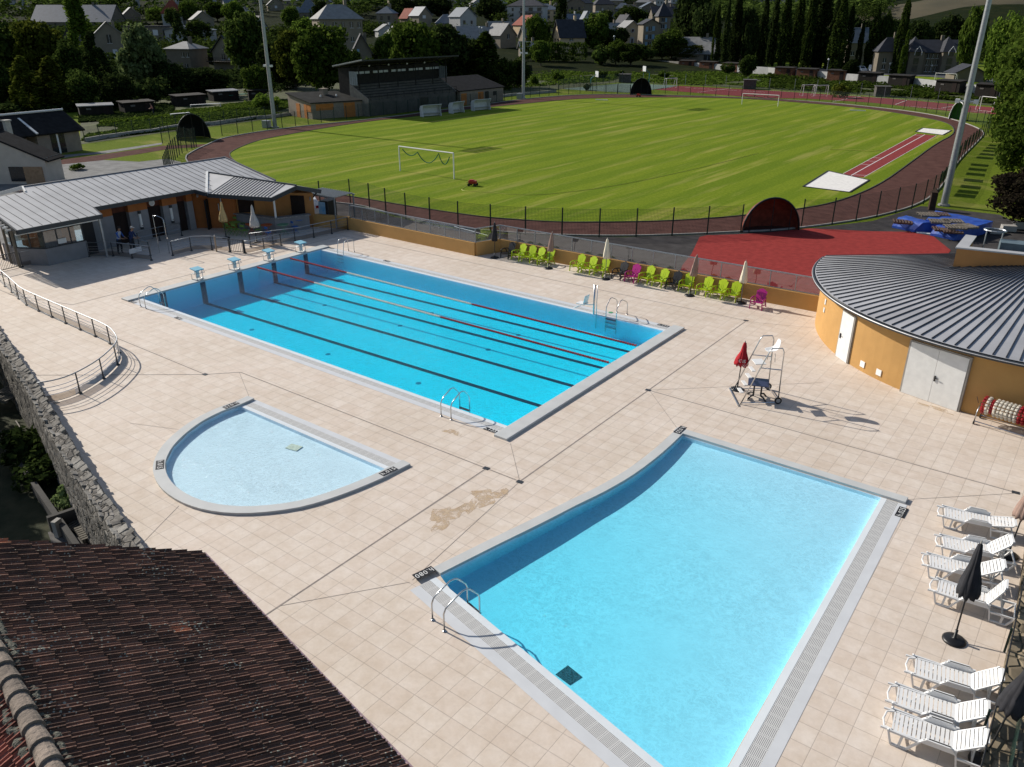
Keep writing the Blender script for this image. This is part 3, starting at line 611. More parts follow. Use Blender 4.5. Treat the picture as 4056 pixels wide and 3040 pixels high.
# starting blocks
def start_block(y, label):
    t = thing('starting_block', label, 'starting block', (-.36, y, .085), 0, 'starting blocks on the far end of the lane pool')
    top = MB(); top.box((0, 0, .62), (.58, .56, .06), 0, Matrix.Rotation(R(6), 3, 'Y')); top.build('platform', mat('pale_blue_top', (.22, .48, .60), .6, .06, 3), t, world=False, bevel=.01)
    MB().box((-.02, 0, .34), (.06, .22, .52)).build('pillar', M_WPAINT, t, world=False)
    for s in (-1, 1):
        fr = MB(); yy = s*.24
        fr.tube([(-.26, yy, .0), (-.26, yy, .3), (-.16, yy, .36), (.10, yy, .36), (.12, yy, .58)], .018, 6); fr.tube([(.20, yy*.8, .0), (.16, yy*.8, .6)], .018, 6); fr.tube([(-.26, yy, .02), (.2, yy*.8, .02)], .015, 6)
        fr.build('side_frame', M_STEEL, t, world=False, smooth=True)
    MB().tube([(.25, -.26, .5), (.33, -.26, .42), (.33, .26, .42), (.25, .26, .5)], .016, 6).build('grip_bar', M_STEEL, t, world=False, smooth=True)
    MB().box((-.33, 0, .30), (.14, .4, .03)).build('step', M_WPAINT, t, world=False)
for y, o in ((3.75, 'first and leftmost'), (6.25, 'second'), (8.75, 'third'), (11.25, 'fourth and rightmost')): start_block(y, o+' pale blue topped starting block on the far beam of the lane pool')
# pool ladders
def ladder(x, y, rz, label, span=.5, kind='arch', grp='steel pool ladders'):
    t = thing('pool_ladder', label, 'pool ladder', (x, y, 0), rz, grp)
    for s in (-1, 1):
        mb = MB(); yy = s*span/2
        if kind == 'arch': pts = [(-.62, yy, 0), (-.62, yy, .52), (-.56, yy, .66), (-.42, yy, .76), (-.05, yy, .93), (.06, yy, .93), (.16, yy, .90), (.42, yy, .62), (.47, yy, .5), (.47, yy, -.75)]
        else: pts = [(-.62, yy, 0), (-.62, yy, .7), (-.5, yy, .86), (-.2, yy, .93), (.05, yy, .9), (.2, yy, .75), (.3, yy, .2), (.34, yy, -.7)]
        mb.tube(pts, .022, 8); mb.cone((-.62, yy, .0), (-.62, yy, .02), .055, .055, 12); mb.build('hand_rail', M_STEEL, t, world=False, smooth=True)
    xe = .47 if kind == 'arch' else .33
    for z in (-.05, -.27, -.49): MB().box((xe, 0, z), (.10, span, .035)).build('tread', M_DARK if z > -.2 else M_STEEL, t, world=False)
    return t
ladder(30.2-.0, -9.0, R(76), 'bent steel hand rails and ladder on the sloping near edge of the leisure pool', .52)
ladder(1.55, -.17, R(90), 'steel hand rails and ladder at the left corner of the lane pool', .5)
ladder(22.65, -.25, R(90), 'arched steel hand rails at the near right corner of the lane pool', .5)
ladder(1.9, 12.85, R(-90), 'steel hand rails with leaning fronts at the far left corner of the lane pool', .55, 'lean')
tl = ladder(22.0, 12.9, R(-90), 'tall steel hand rails beside the pool lift at the lane pool', .6)
# pool lift
t = thing('pool_lift', 'pool lift with a white seat on a steel mast beside the lane pool', 'pool lift', (20.9, 12.55, 0))
MB().tube([(20.9, 12.55, -.7), (20.9, 12.55, 1.55)], .05, 10).build('mast', M_STEEL, t, smooth=True)
MB().tube([(21.12, 12.45, -.7), (21.12, 12.45, 1.6)], .02, 8).build('guide_tube', M_STEEL, t, smooth=True)
s_ = MB(); s_.box((20.35, 12.3, .55), (.5, .45, .05)); s_.box((20.58, 12.3, .80), (.05, .42, .46), 0, Matrix.Rotation(R(14), 3, 'Y')); s_.build('seat', M_WHITE, t, bevel=.02)
MB().tube([(20.9, 12.55, .5), (20.6, 12.5, .45), (20.2, 12.5, .45)], .02, 6).build('arm', M_STEEL, t)
MB().tube([(20.15, 12.5, .3), (19.95, 12.1, .25), (20.5, 12.05, .6)], .014, 6).build('foot_bar', M_STEEL, t)
T_('drain_cap', 'small green round cap on the tiles behind the pool lift', 'drain cap', MB().cone((21.5, 13.25, .005), (21.5, 13.25, .02), .12, .12, 12), mat('cap_green', (.08, .30, .15), .6, .1, 3))
# ================================================================== POOL BUILDINGS AND WALLS
M_ZINC = mat('zinc_roof', (.43, .43, .43), .55, .10, .8, .15, bump=.05, bscale=4); M_ZINCR = mat('dark_zinc_roof', (.44, .44, .45), .50, .14, .5, .3)
M_SEAM = mat('roof_seam', (.13, .13, .14), .5, .1, 3); M_SEAMD = mat('dark_roof_seam', (.035, .037, .043), .5, .1, 3)
M_GREYW = mat('grey_wall_tiles', (.22, .22, .23), .8, .1, 2); M_DOOR = mat('dark_doorway', (.02, .012, .010), .9, .2, 3)
M_TAN = mat('brown_render', (.34, .12, .035), .85, .1, 2)
def seam(mb, p, q, h=.035, wd=.03): mb.bar((p[0], p[1], p[2]+h/2), (q[0], q[1], q[2]+h/2), wd, h)
club = thing('clubhouse', 'low changing room building with long pale ribbed metal roof and orange and grey walls', 'building', (-13, 8, 0))
K = .18
def zr(x): return 2.7+K*(-9.3-x)
# outline of the roof (x from ridge to eave)
RO = [(-16.2, 1.9), (-15.0, 1.65), (-14.85, -.05), (-15.2, -3.2), (-9.25, -1.72)]
roof = MB()
def slab(mb, pts, th=.14):
    n = len(pts); mb.add([(x, y, zr(x)) for x, y in pts]+[(x, y, zr(x)-th) for x, y in pts], [tuple(range(n)), tuple(range(2*n-1, n-1, -1))]+[(i, n+i, n+(i+1) % n, (i+1) % n) for i in range(n)])
MAINR = [(-15.9, 1.95), (-14.95, 1.62), (-14.8, -.02), (-14.2, -1.4), (-9.27, -1.72), (-9.35, 3.35), (-10.65, 3.57), (-10.68, 10.75), (-9.77, 11.05), (-9.7, 16.85), (-15.9, 16.95)]
slab(roof, MAINR); roof.build('roof', M_ZINC, club)
bk = MB(); bk.add([(-15.9, 1.95, zr(-15.9)), (-19.5, 1.95, 3.0), (-19.5, 16.95, 3.0), (-15.9, 16.95, zr(-15.9))], [(3, 2, 1, 0), (0, 1, 2, 3)]); bk.build('rear_roof', M_ZINC, club)
sm = MB(); y = -1.3
while y < 16.7:
    xe = -9.35 if y < 3.35 else (-10.66 if y < 10.75 else -9.75); xr = -15.9 if y > 2 else (-14.8 if y > 0 else -14.3)
    seam(sm, (xr, y, zr(xr)), (xe, y, zr(xe)), .03, .022); y += .54
sm.build('roof_seams', M_SEAM, club)
fa = MB()
for a, b in (((-9.27, -1.72), (-9.35, 3.35)), ((-10.65, 3.57), (-10.68, 10.75)), ((-10.68, 10.75), (-9.77, 11.05)), ((-9.35, 3.35), (-10.65, 3.57)), ((-14.2, -1.4), (-9.27, -1.72))):
    fa.bar((a[0]+.02, a[1], zr(a[0])-.12), (b[0]+.02, b[1], zr(b[0])-.12), .10, .26)
fa.build('gutter', M_DARK, club)
rk = MB(); rk.bar((-15.9, 16.98, zr(-15.9)), (-9.7, 16.88, zr(-9.7)), .12, .16); rk.bar((-15.9, 1.9, zr(-15.9)), (-15.9, 16.98, zr(-15.9)), .16, .10); rk.build('ridge_cap', M_SEAM, club)
rk = MB(); rk.bar((-15.95, 1.88, zr(-15.9)-.05), (-14.95, 1.58, zr(-14.95)-.05), .10, .22); rk.bar((-15.95, 1.88, zr(-15.9)-.05), (-17.6, .6, 3.3), .10, .22); rk.build('bargeboard', M_WPAINT, club)
wl = MB(); wl.prism([(-11.95, 3.2), (-11.95, 11.1), (-9.5, 12.9), (-9.5, 16.7), (-19, 16.7), (-19, 2.2), (-13.5, 2.2), (-13.5, 3.2)], 0, 2.62); wl.build('wall', M_TAN, club)
# gable infill under the main roof
gi = MB(); gi.prism([(-13.5, 2.4), (-13.5, 16.4), (-18, 16.4), (-18, 2.4)], 2.6, 3.2); gi.build('upper_wall', M_TAN, club)
# facade bays: grey tiled piers with orange heads and dark entrances
def fpt(y): return -11.95
for i, (ya, yb) in enumerate(((3.2, 5.1), (6.2, 7.55), (8.65, 9.75), (10.5, 10.95))):
    q = MB(); q.box((-11.72, (ya+yb)/2, 1.02), (.5, yb-ya, 2.04)); q.build('pier', M_GREYW, club)
    q = MB(); q.box((-11.72, (ya+yb)/2, 2.34), (.49, yb-ya-.01, .60)); q.build('pier_head', M_TAN, club)
for ya, yb in ((5.1, 6.2), (7.55, 8.65), (9.75, 10.5)):
    q = MB(); q.box((-11.9, (ya+yb)/2, 1.05), (.14, yb-ya, 2.1)); q.build('doorway', M_DOOR, club)
    q = MB(); q.box((-11.88, (ya+yb)/2, 2.3), (.12, yb-ya, .42)); q.build('lintel', mat('dark_brown', (.10, .03, .015), .8, .2, 3), club)
q = MB(); q.box((-10.95, 11.78, 1.05), (.10, 1.0, 2.1), R(36)); q.build('door', mat('near_black_door', (.01, .011, .013), .6, .1, 3), club)
for y in (6.9, 9.2):
    f = MB(); f.cone((-11.43, y, .95), (-11.43, y, 1.85), .09, .09, 12); o = f.build('shower_panel', M_WPAINT, club, smooth=False)
    f = MB(); f.cone((-11.43, y, 1.85), (-11.43, y, 2.03), .11, .11, 12); f.cone((-11.43, y, .80), (-11.43, y, .95), .11, .11, 12); f.build('panel_cap', M_DARK, club)
    f = MB(); f.cone((-11.35, y, 1.06), (-11.31, y, 1.06), .04, .04, 10); f.build('push_button', M_STEEL, club)
f = MB(); f.cone((-11.86, 8.1, 2.32), (-11.76, 8.1, 2.32), .20, .20, 20); ck = f.build('wall_clock', mat('clock_white', (.72, .72, .70), .4, .02, 3), club)
f = MB(); f.cone((-11.76, 8.1, 2.32), (-11.755, 8.1, 2.32), .13, .13, 18); f.build('dial', mat('clock_dial', (.55, .56, .56), .4, .05, 3), club)
f = MB(); f.box((-10.35, 12.25, 1.55), (.04, .5, .5), R(54)); f.build('notice_board', mat('pale_notice', (.42, .44, .46), .6, .1, 6), club)
f = MB(); f.box((-11.35, 11.35, 2.35), (.05, .34, .2), R(40)); f.build('door_sign', mat('sign_grey', (.35, .36, .37), .6, .3, 30), club)
f = MB(); f.tube([(-9.75, 11.1, 2.65), (-9.8, 11.5, 2.55), (-10.1, 12.3, 2.3), (-10.12, 12.35, 0)], .05, 8); f.build('downpipe', M_GALV, club)
# ticket kiosk under the left end of the roof
kb = MB(); kb.prism([(-10.42, .05), (-10.42, 2.6), (-14, 2.9), (-14, -.9), (-12.2, -1.0)], 0, 1.02); kb.build('kiosk_base', M_GREYW, club)
kg = MB(); kg.prism([(-10.5, .12), (-10.5, 2.5), (-13.8, 2.8), (-13.8, -.7), (-12.1, -.85)], 1.05, 2.05); kg.build('kiosk_glazing', glassmat('kiosk_glass', (.55, .60, .60), .12), club)
kf = MB()
for (x, y) in ((-10.5, .12), (-10.5, .92), (-10.5, 1.72), (-10.5, 2.5), (-11.3, -.37), (-12.1, -.85), (-12.9, -.78)): kf.bar((x, y, 1.02), (x, y, 2.15), .07)
kf.bar((-10.5, .12, 1.05), (-10.5, 2.5, 1.05), .07); kf.bar((-10.5, .12, 2.12), (-10.5, 2.5, 2.12), .08); kf.bar((-10.5, .12, 1.05), (-12.1, -.85, 1.05), .07); kf.bar((-10.5, .12, 2.12), (-12.1, -.85, 2.12), .08); kf.build('kiosk_frame', M_DARK, club)
q = MB(); q.box((-12, 1, 1.02), (.1, .1, .1)); q.box((-12.3, 1.3, 1.5), (.6, 1.2, .9)); q.build('kiosk_interior', mat('kiosk_inside', (.12, .11, .10), .8, .4, 6), club)
q = MB(); q.box((-10.44, 1.15, 1.32), (.02, .5, .3)); q.build('kiosk_notice', M_WPAINT, club)
q = MB(); q.box((-10.9, 3.0, 1.05), (.06, .85, 2.1)); q.build('kiosk_door', mat('dark_doorway2', (.015, .015, .018), .5, .2, 3), club)
ps = MB(); ps.box((-9.45, 3.2, 1.25), (.11, .11, 2.5)); ps.build('post', M_GALV, club)
for x, y in ((-11.44, -1.2), (-12.8, -1.1), (-14.1, -1.0), (-15.3, -.9)): q = MB(); q.box((x, y, 1.3), (.12, .12, 2.6)); q.build('post', mat('weathered_post', (.16, .14, .11), .8, .2, 8), club)
pg = MB()
for i in range(9): pg.bar((-14.9+i*.02, -3.4-.0-.0+i*.0, 2.9), (-14.9, -1.5, 2.9), .01)
pg = MB(); pg.bar((-9.4, -1.78, 2.42), (-9.45, 3.1, 2.42), .10, .10); pg.bar((-11.44, -1.2, 2.52), (-16.5, -1.0, 3.3), .10, .10)
for i in range(14): pg.bar((-10.0-i*.42, -2.0, 2.62+K*i*.42-.0), (-10.0-i*.42, -1.2, 2.62+K*i*.42), .05, .10)
pg.build('slatted_awning', M_WPAINT, club)
# snack bar wing
wing = thing('snack_bar', 'snack bar wing with pale standing seam hip roof, dark openings and stone topped grey counter', 'building', (-8, 14, 0))
wa, wb, wc = (-9.85, 11.15, 2.72), (-5.1, 12.95, 2.72), (-13.4, 13.7, 3.44)
wd = (-5.25, 15.26, 3.158); we = P(900+1370/3.687, 720+118/3.687, 2.75)
va_, vb_, vd_ = Vector(wa), Vector(wb), Vector(wc); pn = (vb_-va_).cross(vd_-va_).normalized()
def wz(x, y): return va_.z-((x-va_.x)*pn.x+(y-va_.y)*pn.y)/pn.z
wr = MB(); wr.add([wa, wb, wd, wc], [(0, 1, 2, 3)]); wr.add([wc, wd, we, (-10.5, 17.6, 2.5)], [(0, 1, 2, 3)])
wr.add([(p[0], p[1], p[2]-.12) for p in (wa, wb, wd, wc)], [(3, 2, 1, 0)]); wr.add([(p[0], p[1], p[2]-.12) for p in (wc, wd, we, (-10.5, 17.6, 2.5))], [(3, 2, 1, 0)])
wr.build('roof', M_ZINC, wing)
ws = MB()
for i in range(1, 19):
    s = i/19; e = Vector(wa).lerp(Vector(wb), s)+Vector((0, 0, .01))
    # seams run square to the eave and stop at the ridge
    t_ = Vector((-.354, .935, 0)); top = None
    for k in range(1, 40):
        f = k/39*3.2; c = e+Vector((-(Vector(wb)-Vector(wa)).normalized().y, (Vector(wb)-Vector(wa)).normalized().x, 0))*f
        vl_ = Vector(wa).lerp(Vector(wc), max(0, min(1, (c.y-wa[1])/(wc[1]-wa[1])))); rl = Vector(wc).lerp(Vector(wd), max(0, min(1, (c.x-wc[0])/(wd[0]-wc[0]))))
        if c.y >= rl.y or c.x <= vl_.x: top = Vector((c.x, c.y, wz(c.x, c.y)+.01)); break
    if top is None: continue
    seam(ws, tuple(e), tuple(top), .03, .026)
ws.build('roof_seams', M_SEAMD, wing)
fw = MB()
for a, b in ((wa, wb), (wb, wd), (wd, we)): fw.bar((a[0], a[1], a[2]-.14), (b[0], b[1], b[2]-.14), .08, .28)
fw.bar(tuple(Vector(wc)+Vector((0, 0, .03))), tuple(Vector(wd)+Vector((0, 0, .03))), .12, .08); fw.build('fascia', M_DARK, wing)
q = MB(); q.bar((wa[0], wa[1], wa[2]+.06), (wc[0], wc[1], wc[2]+.06), .16, .06); q.build('valley_cap', M_WPAINT, wing)
q = MB(); q.prism([(-9.4, 13.1), (-8.2, 14.6), (-6.8, 15.6), (-5.2, 16.6), (-6.0, 17.0), (-9.4, 17.0)], 0, 2.42); q.build('wall', M_OCHRE, wing)
q = MB(); q.prism([(-9.45, 12.95), (-5.95, 13.65), (-5.0, 15.9), (-5.25, 16.0), (-6.15, 13.85), (-9.5, 13.2)], 0, 1.0); q.build('counter', M_GREYW, wing)
q = MB(); q.prism([(-9.55, 12.8), (-5.85, 13.53), (-4.85, 15.95), (-5.3, 16.1), (-6.25, 13.95), (-9.55, 13.3)], 1.0, 1.08); q.build('counter_top', mat('mottled_stone', (.22, .22, .22), .6, .6, 14), wing)
q = MB(); q.box((-8.95, 13.56, 1.75), (1.1, .06, 1.3), R(50)); q.build('opening', M_DOOR, wing)
q = MB(); q.box((-6.2, 15.97, 1.35), (1.0, .08, 1.8), R(33)); q.build('opening', M_DOOR, wing)
q = MB(); q.cone((-5.95, 13.75, 1.08), (-5.95, 13.75, 2.55), .07, .07, 10); q.build('corner_column', M_WPAINT, wing)
q = MB(); q.box((-5.35, 16.45, 2.05), (.03, .3, .26), R(35)); q.build('round_sign', mat('sign_blue_grey', (.2, .25, .3), .5, .5, 20), wing)
q = MB(); q.tube([(-4.95, 16.9, 2.6), (-5.2, 16.8, 2.3), (-5.4, 16.75, 2.1)], .06, 8); q.build('downpipe', M_DARK, wing)
# rotunda
rc = (39.55, 21.0)
rot = thing('plant_room', 'round orange pool plant building with dark ribbed metal roof', 'building', (rc[0], rc[1], 0))
def arc(r, z, a0, a1, n): return [(rc[0]+r*math.cos(R(a0+(a1-a0)*i/n)), rc[1]+r*math.sin(R(a0+(a1-a0)*i/n)), z) for i in range(n+1)]
q = MB(); q.ribbon(arc(9.62, 0, 180, 330, 60), arc(9.62, 2.5, 180, 330, 60)); q.quad((rc[0]-9.62, rc[1], 0), (rc[0]-9.62, rc[1], 2.5), (rc[0]+8, rc[1], 4.2), (rc[0]+8, rc[1], 0)); q.build('wall', M_ORANGE, rot)
zc_ = lambda r: 2.62+.18*(10-r)
q = MB(); N_ = 60
for rr in (10.0, 6, 3, 1.0): pass
A = arc(10.0, zc_(10), 180, 330, N_); B = arc(1.0, zc_(1), 180, 330, N_); q.ribbon(A, B); q.ribbon([(x, y, z-.14) for x, y, z in B], [(x, y, z-.14) for x, y, z in A])
q.build('roof', M_ZINCR, rot)
q = MB()
for i in range(0, N_+1):
    a = R(180+150*i/N_); r1 = 1.2 if i % 2 == 0 else 1.2
    p = (rc[0]+9.97*math.cos(a), rc[1]+9.97*math.sin(a), zc_(9.97)+.01); e = (rc[0]+r1*math.cos(a), rc[1]+r1*math.sin(a), zc_(r1)+.01); seam(q, p, e, .04, .026)
q.build('roof_seams', M_SEAMD, rot)
q = MB(); q.tube(arc(10.06, 2.52, 180, 330, N_), .075, 8); q.build('gutter', M_DARK, rot, smooth=True)
q = MB(); q.tube([(x, y, z+.03) for x, y, z in arc(10.12, 2.52, 180, 330, N_)], .02, 5); q.build('gutter_rim', M_ZINCR, rot)
q = MB(); q.box((rc[0]-5, rc[1], 3.1), (10, .12, .14), 0, Matrix.Rotation(-math.atan(.18), 3, 'Y')); q.build('ridge_edge', M_SEAMD, rot)
def rdoor(a, w, h, name, lab2=None, double=False, dz=.02):
    a = R(a); r = 9.62; cx, cy = rc[0]+(r+.0)*math.cos(a), rc[1]+(r+.0)*math.sin(a); rz = a+math.pi/2
    d = MB(); d.box((cx, cy, h/2), (w+.14, .12, h+.1), rz); d.build('door_frame', mat('frame_grey', (.30, .28, .25), .6, .1, 3), rot)
    n = (math.cos(a), math.sin(a)); t = (-math.sin(a), math.cos(a))
    if double:
        for s in (-1, 1):
            d = MB(); d.box((cx+n[0]*.05+t[0]*s*w/4, cy+n[1]*.05+t[1]*s*w/4, h/2), (w/2-.012, .06, h-.02), rz); o = d.build('door', M_WPAINT, rot)
    else: d = MB(); d.box((cx+n[0]*.05, cy+n[1]*.05, h/2), (w, .06, h-.02), rz); o = d.build('door', M_WPAINT, rot)
    hs = 0.06 if double else -w*.36
    hd = MB(); hd.box((cx+n[0]*.10+t[0]*hs, cy+n[1]*.10+t[1]*hs, 1.02), (.05, .04, .22), rz); hd.bar((cx+n[0]*.14+t[0]*hs, cy+n[1]*.14+t[1]*hs, 1.05), (cx+n[0]*.14+t[0]*(hs+.13), cy+n[1]*.14+t[1]*(hs+.13), 1.05), .025)
    hd.build('handle', M_BLACK, rot)
def ang(p): return math.degrees(math.atan2(p[1]-rc[1], p[0]-rc[0]))
aD1 = (ang(a4(625, 1545))+ang(a4(735, 1610)))/2; aD2 = (ang(Zm(3400, 1400, 2.7637)(545, 400))+ang(Zm(3400, 1400, 2.7637)(1110, 600)))/2
rdoor(aD1, .88, 2.12, 'door'); rdoor(aD2, 2.25, 2.2, 'door', double=True)
for (x, y, z) in ((132, 150, 0), (312, 235, 0)):
    p = Zm(3400, 1400, 2.7637)(x, y+35, 0.0); a = R(ang(p)); q = MB(); q.box((rc[0]+9.64*math.cos(a), rc[1]+9.64*math.sin(a), .34), (.26, .03, .26), a+math.pi/2); q.build('vent', mat('bright_white', (.8, .8, .8), .4, .02, 3), rot)
for dz, hh in ((1.78, .26), (1.38, .22)):
    a = R(ang(a4(505, 1400))-.6); q = MB(); q.box((rc[0]+9.64*math.cos(a), rc[1]+9.64*math.sin(a), dz), (.18, .02, hh), a+math.pi/2); q.build('small_sign', mat('sign_white', (.62, .62, .6), .5, .25, 40), rot)
# roof top enclosure
en = thing('roof_enclosure', 'orange parapet box with zinc capping on top of the round plant building, right edge', 'parapet', (38, 19.5, 3.6))
ea, eb = (35.75, 18.7), (44.5, 20.3)
q = MB(); q.prism([ea, eb, (eb[0]-.05, eb[1]+.3), (ea[0]+.32, ea[1]+.35), (36.0, 21.4), (35.68, 21.4)], 3.05, 4.5); q.build('wall', M_OCHRE, en)
q = MB(); q.prism([(ea[0]-.06, ea[1]-.07), (eb[0], eb[1]-.07), (eb[0], eb[1]+.36), (ea[0]+.40, ea[1]+.42), (36.08, 21.45), (35.62, 21.45)], 4.5, 4.56); q.build('capping', M_ZINC, en)
q = MB(); q.bar((ea[0]-.12, ea[1]-.08, 3.62), (38.5, 19.12, 3.62), .12, .10); q.bar((38.5, 19.12, 3.62), (44.4, 20.2, 3.5), .12, .10); q.build('base_flashing', M_DARK, en)
ac = thing('air_handling_unit', 'grey ventilation unit with open louvres behind the orange roof parapet', 'ventilation unit', (38.5, 21, 3.4))
q = MB(); q.box((37.7, 20.6, 4.25), (1.1, .8, .9), R(10)); q.build('casing', mat('unit_blue_grey', (.10, .14, .16), .6, .2, 3), ac)
q = MB(); q.box((39.7, 21.0, 4.2), (2.6, .8, .8), R(10)); q.build('frame', M_DARK, ac)
q = MB()
for i in range(5): q.box((39.75, 20.56, 3.9+i*.15), (2.3, .03, .05), R(10))
q.build('louvres', M_GALV, ac)
lc = thing('ladder_cage', 'round steel hoops of an access ladder beside the roof parapet', 'ladder', (36.8, 21.3, 3.6))
q = MB(); q.tube([(36.8+.45*math.cos(t/14*2*math.pi), 21.1+.35*math.sin(t/14*2*math.pi), 5.0) for t in range(15)], .035, 6); q.build('hoop', M_GALV, lc)
for s in (-.3, .35): q = MB(); q.tube([(36.8+s, 20.9, 3.3), (36.8+s, 20.9, 5.0)], .03, 6); q.build('rail', M_GALV, lc)
# orange retaining walls
ow = thing('orange_wall', 'low orange rendered wall with a step in it behind the row of garden chairs', 'wall', (10, 18, 0))
def wallpath(mb, pts, w_, z0, z1_):
    for i in range(len(pts)-1): mb.bar((pts[i][0], pts[i][1], (z0+z1_)/2), (pts[i+1][0], pts[i+1][1], (z0+z1_)/2), w_, z1_-z0)
WP = [(-2.6, 17.6), (9.0, 17.55), (9.65, 19.25), (30.0, 19.85)]
q = MB(); wallpath(q, WP, .25, -.1, .84); q.build('wall', M_ORANGE, ow)
q = MB(); q.prism([(-5.4, 16.5), (-2.6, 17.45), (-2.7, 17.75), (-5.5, 16.8)], 0, .9); q.build('left_return', M_ORANGE, ow)
gb = thing('glass_balustrade', 'long glass balustrade with grey posts along the top of the orange wall', 'balustrade', (10, 18, .84))
M_BGL = glassmat('tinted_glass', (.62, .64, .66), .10)
segs = [(WP[0], WP[1], 9), (WP[1], WP[2], 1), (WP[2], WP[3], 15)]
for a, b, n in segs:
    for i in range(n):
        p = Vector((*a, 0)).lerp(Vector((*b, 0)), i/n); r_ = Vector((*a, 0)).lerp(Vector((*b, 0)), (i+1)/n)
        q = MB(); q.box((p.x, p.y, 1.28), (.05, .05, .95)); q.build('post', M_GALV, gb)
        q = MB(); d = (r_-p)*.03; q.quad((p.x+d.x, p.y+d.y, .90), (r_.x-d.x, r_.y-d.y, .90), (r_.x-d.x, r_.y-d.y, 1.68), (p.x+d.x, p.y+d.y, 1.68)); q.build('glass_pane', M_BGL, gb)
q = MB(); wallpath(q, WP, .06, 1.70, 1.76); q.build('top_rail', M_GALV, gb); q = MB(); wallpath(q, WP, .05, .86, .90); q.build('bottom_rail', M_GALV, gb)
# rubble wall on the left
def rubble(name, c1, c2, sc):
    M = mat(name, c1, .95, col2=c2, scale=2.2, bump=.5, bscale=25); n = M.node_tree.nodes; L = M.node_tree.links; b = n['Principled BSDF']; tc = n.new('ShaderNodeTexCoord'); mp = n.new('ShaderNodeMapping'); mp.inputs['Scale'].default_value = (1, 1, 1.7); L.new(tc.outputs['Object'], mp.inputs['Vector'])
    src = b.inputs['Base Color'].links[0].from_socket; v1 = n.new('ShaderNodeTexVoronoi'); v1.inputs['Scale'].default_value = sc; L.new(mp.outputs[0], v1.inputs['Vector']); v2 = n.new('ShaderNodeTexVoronoi'); v2.feature = 'DISTANCE_TO_EDGE'; v2.inputs['Scale'].default_value = sc; L.new(mp.outputs[0], v2.inputs['Vector'])
    sp = n.new('ShaderNodeSeparateColor'); L.new(v1.outputs['Color'], sp.inputs[0]); mr = n.new('ShaderNodeMapRange'); mr.inputs['To Min'].default_value = .55; mr.inputs['To Max'].default_value = 1.45; L.new(sp.outputs[0], mr.inputs['Value']); sv = n.new('ShaderNodeVectorMath'); sv.operation = 'SCALE'; L.new(src, sv.inputs[0]); L.new(mr.outputs[0], sv.inputs['Scale'])
    lt = n.new('ShaderNodeMapRange'); lt.inputs['From Max'].default_value = .07; lt.inputs['To Min'].default_value = .8; lt.inputs['To Max'].default_value = 0; L.new(v2.outputs['Distance'], lt.inputs['Value']); mx = n.new('ShaderNodeMix'); mx.data_type = 'RGBA'; mx.inputs['B'].default_value = (c1[0]*.8, c1[1]*.8, c1[2]*.75, 1); L.new(lt.outputs[0], mx.inputs['Factor']); L.new(sv.outputs[0], mx.inputs['A']); L.new(mx.outputs['Result'], b.inputs['Base Color'])
    bp = n.new('ShaderNodeBump'); bp.inputs['Strength'].default_value = 1; bp.inputs['Distance'].default_value = .06; mh = n.new('ShaderNodeMapRange'); mh.inputs['From Max'].default_value = .12; L.new(v2.outputs['Distance'], mh.inputs['Value']); L.new(mh.outputs[0], bp.inputs['Height']); L.new(bp.outputs[0], b.inputs['Normal']); return M
M_RUB = rubble('rubble_stone', (.11, .10, .088), (.24, .225, .20), 3.6)
sw = thing('stone_wall', 'old rubble stone wall with rounded mossy capping between the tiled deck and the dark garden', 'wall', (10, -10, 0))
SWP = [(-14, -4.75), (-5, -6.3), (3.3, -8.25), (9.2, -9.65), (16.6, -11.65), (21.3, -12.75), (26.3, -13.95)]
q = MB(); nseg = 150; vs = []; prof = [(-.34, -1.7), (-.34, -1.45), (-.33, -1.2), (-.33, -.95), (-.32, -.7), (-.32, -.45), (-.31, -.2), (-.30, .05), (-.30, .3), (-.30, .62), (-.26, .80), (-.12, .92), (.05, .95), (.18, .86), (.25, .70), (.26, .3), (.27, -.1)]
L_ = [0]
for i in range(len(SWP)-1): L_.append(L_[-1]+math.dist(SWP[i], SWP[i+1]))
from mathutils import noise as mnoise
def wpt(s):
    for i in range(len(SWP)-1):
        if s <= L_[i+1] or i == len(SWP)-2:
            t = (s-L_[i])/(L_[i+1]-L_[i]); d = Vector((SWP[i+1][0]-SWP[i][0], SWP[i+1][1]-SWP[i][1])).normalized(); return SWP[i][0]+(SWP[i+1][0]-SWP[i][0])*t, SWP[i][1]+(SWP[i+1][1]-SWP[i][1])*t, d
nseg = 520
for i in range(nseg+1):
    s = L_[-1]*i/nseg; x, y, d = wpt(s)
    for k, (o_, z) in enumerate(prof):
        cell = mnoise.cell(Vector((s*3.1+(k//1)*.37, k*.8, 0))); rid = abs(((s*2.3) % 1)-.5)
        nz = mnoise.noise(Vector((s*2.2, k*.9, 3))); am = .035
        oo = o_*(1+.08*nz)+(cell-.5)*.015; zz_ = z+(nz*.07+(cell-.5)*.03+(rid-.25)*.02 if 8 < k < 16 else 0)
        vs.append((x+d.y*-oo*-1*-1, y+(-d.x)*-oo*-1*-1, zz_)) if False else vs.append((x-d.y*oo, y+d.x*oo, zz_))
n_ = len(prof); q.add(vs, [(i*n_+j, (i+1)*n_+j, (i+1)*n_+j+1, i*n_+j+1) for i in range(nseg) for j in range(n_-1)]); 
q.build('wall', M_RUB, sw)
q = MB(); rr = random.Random(4); s = 0
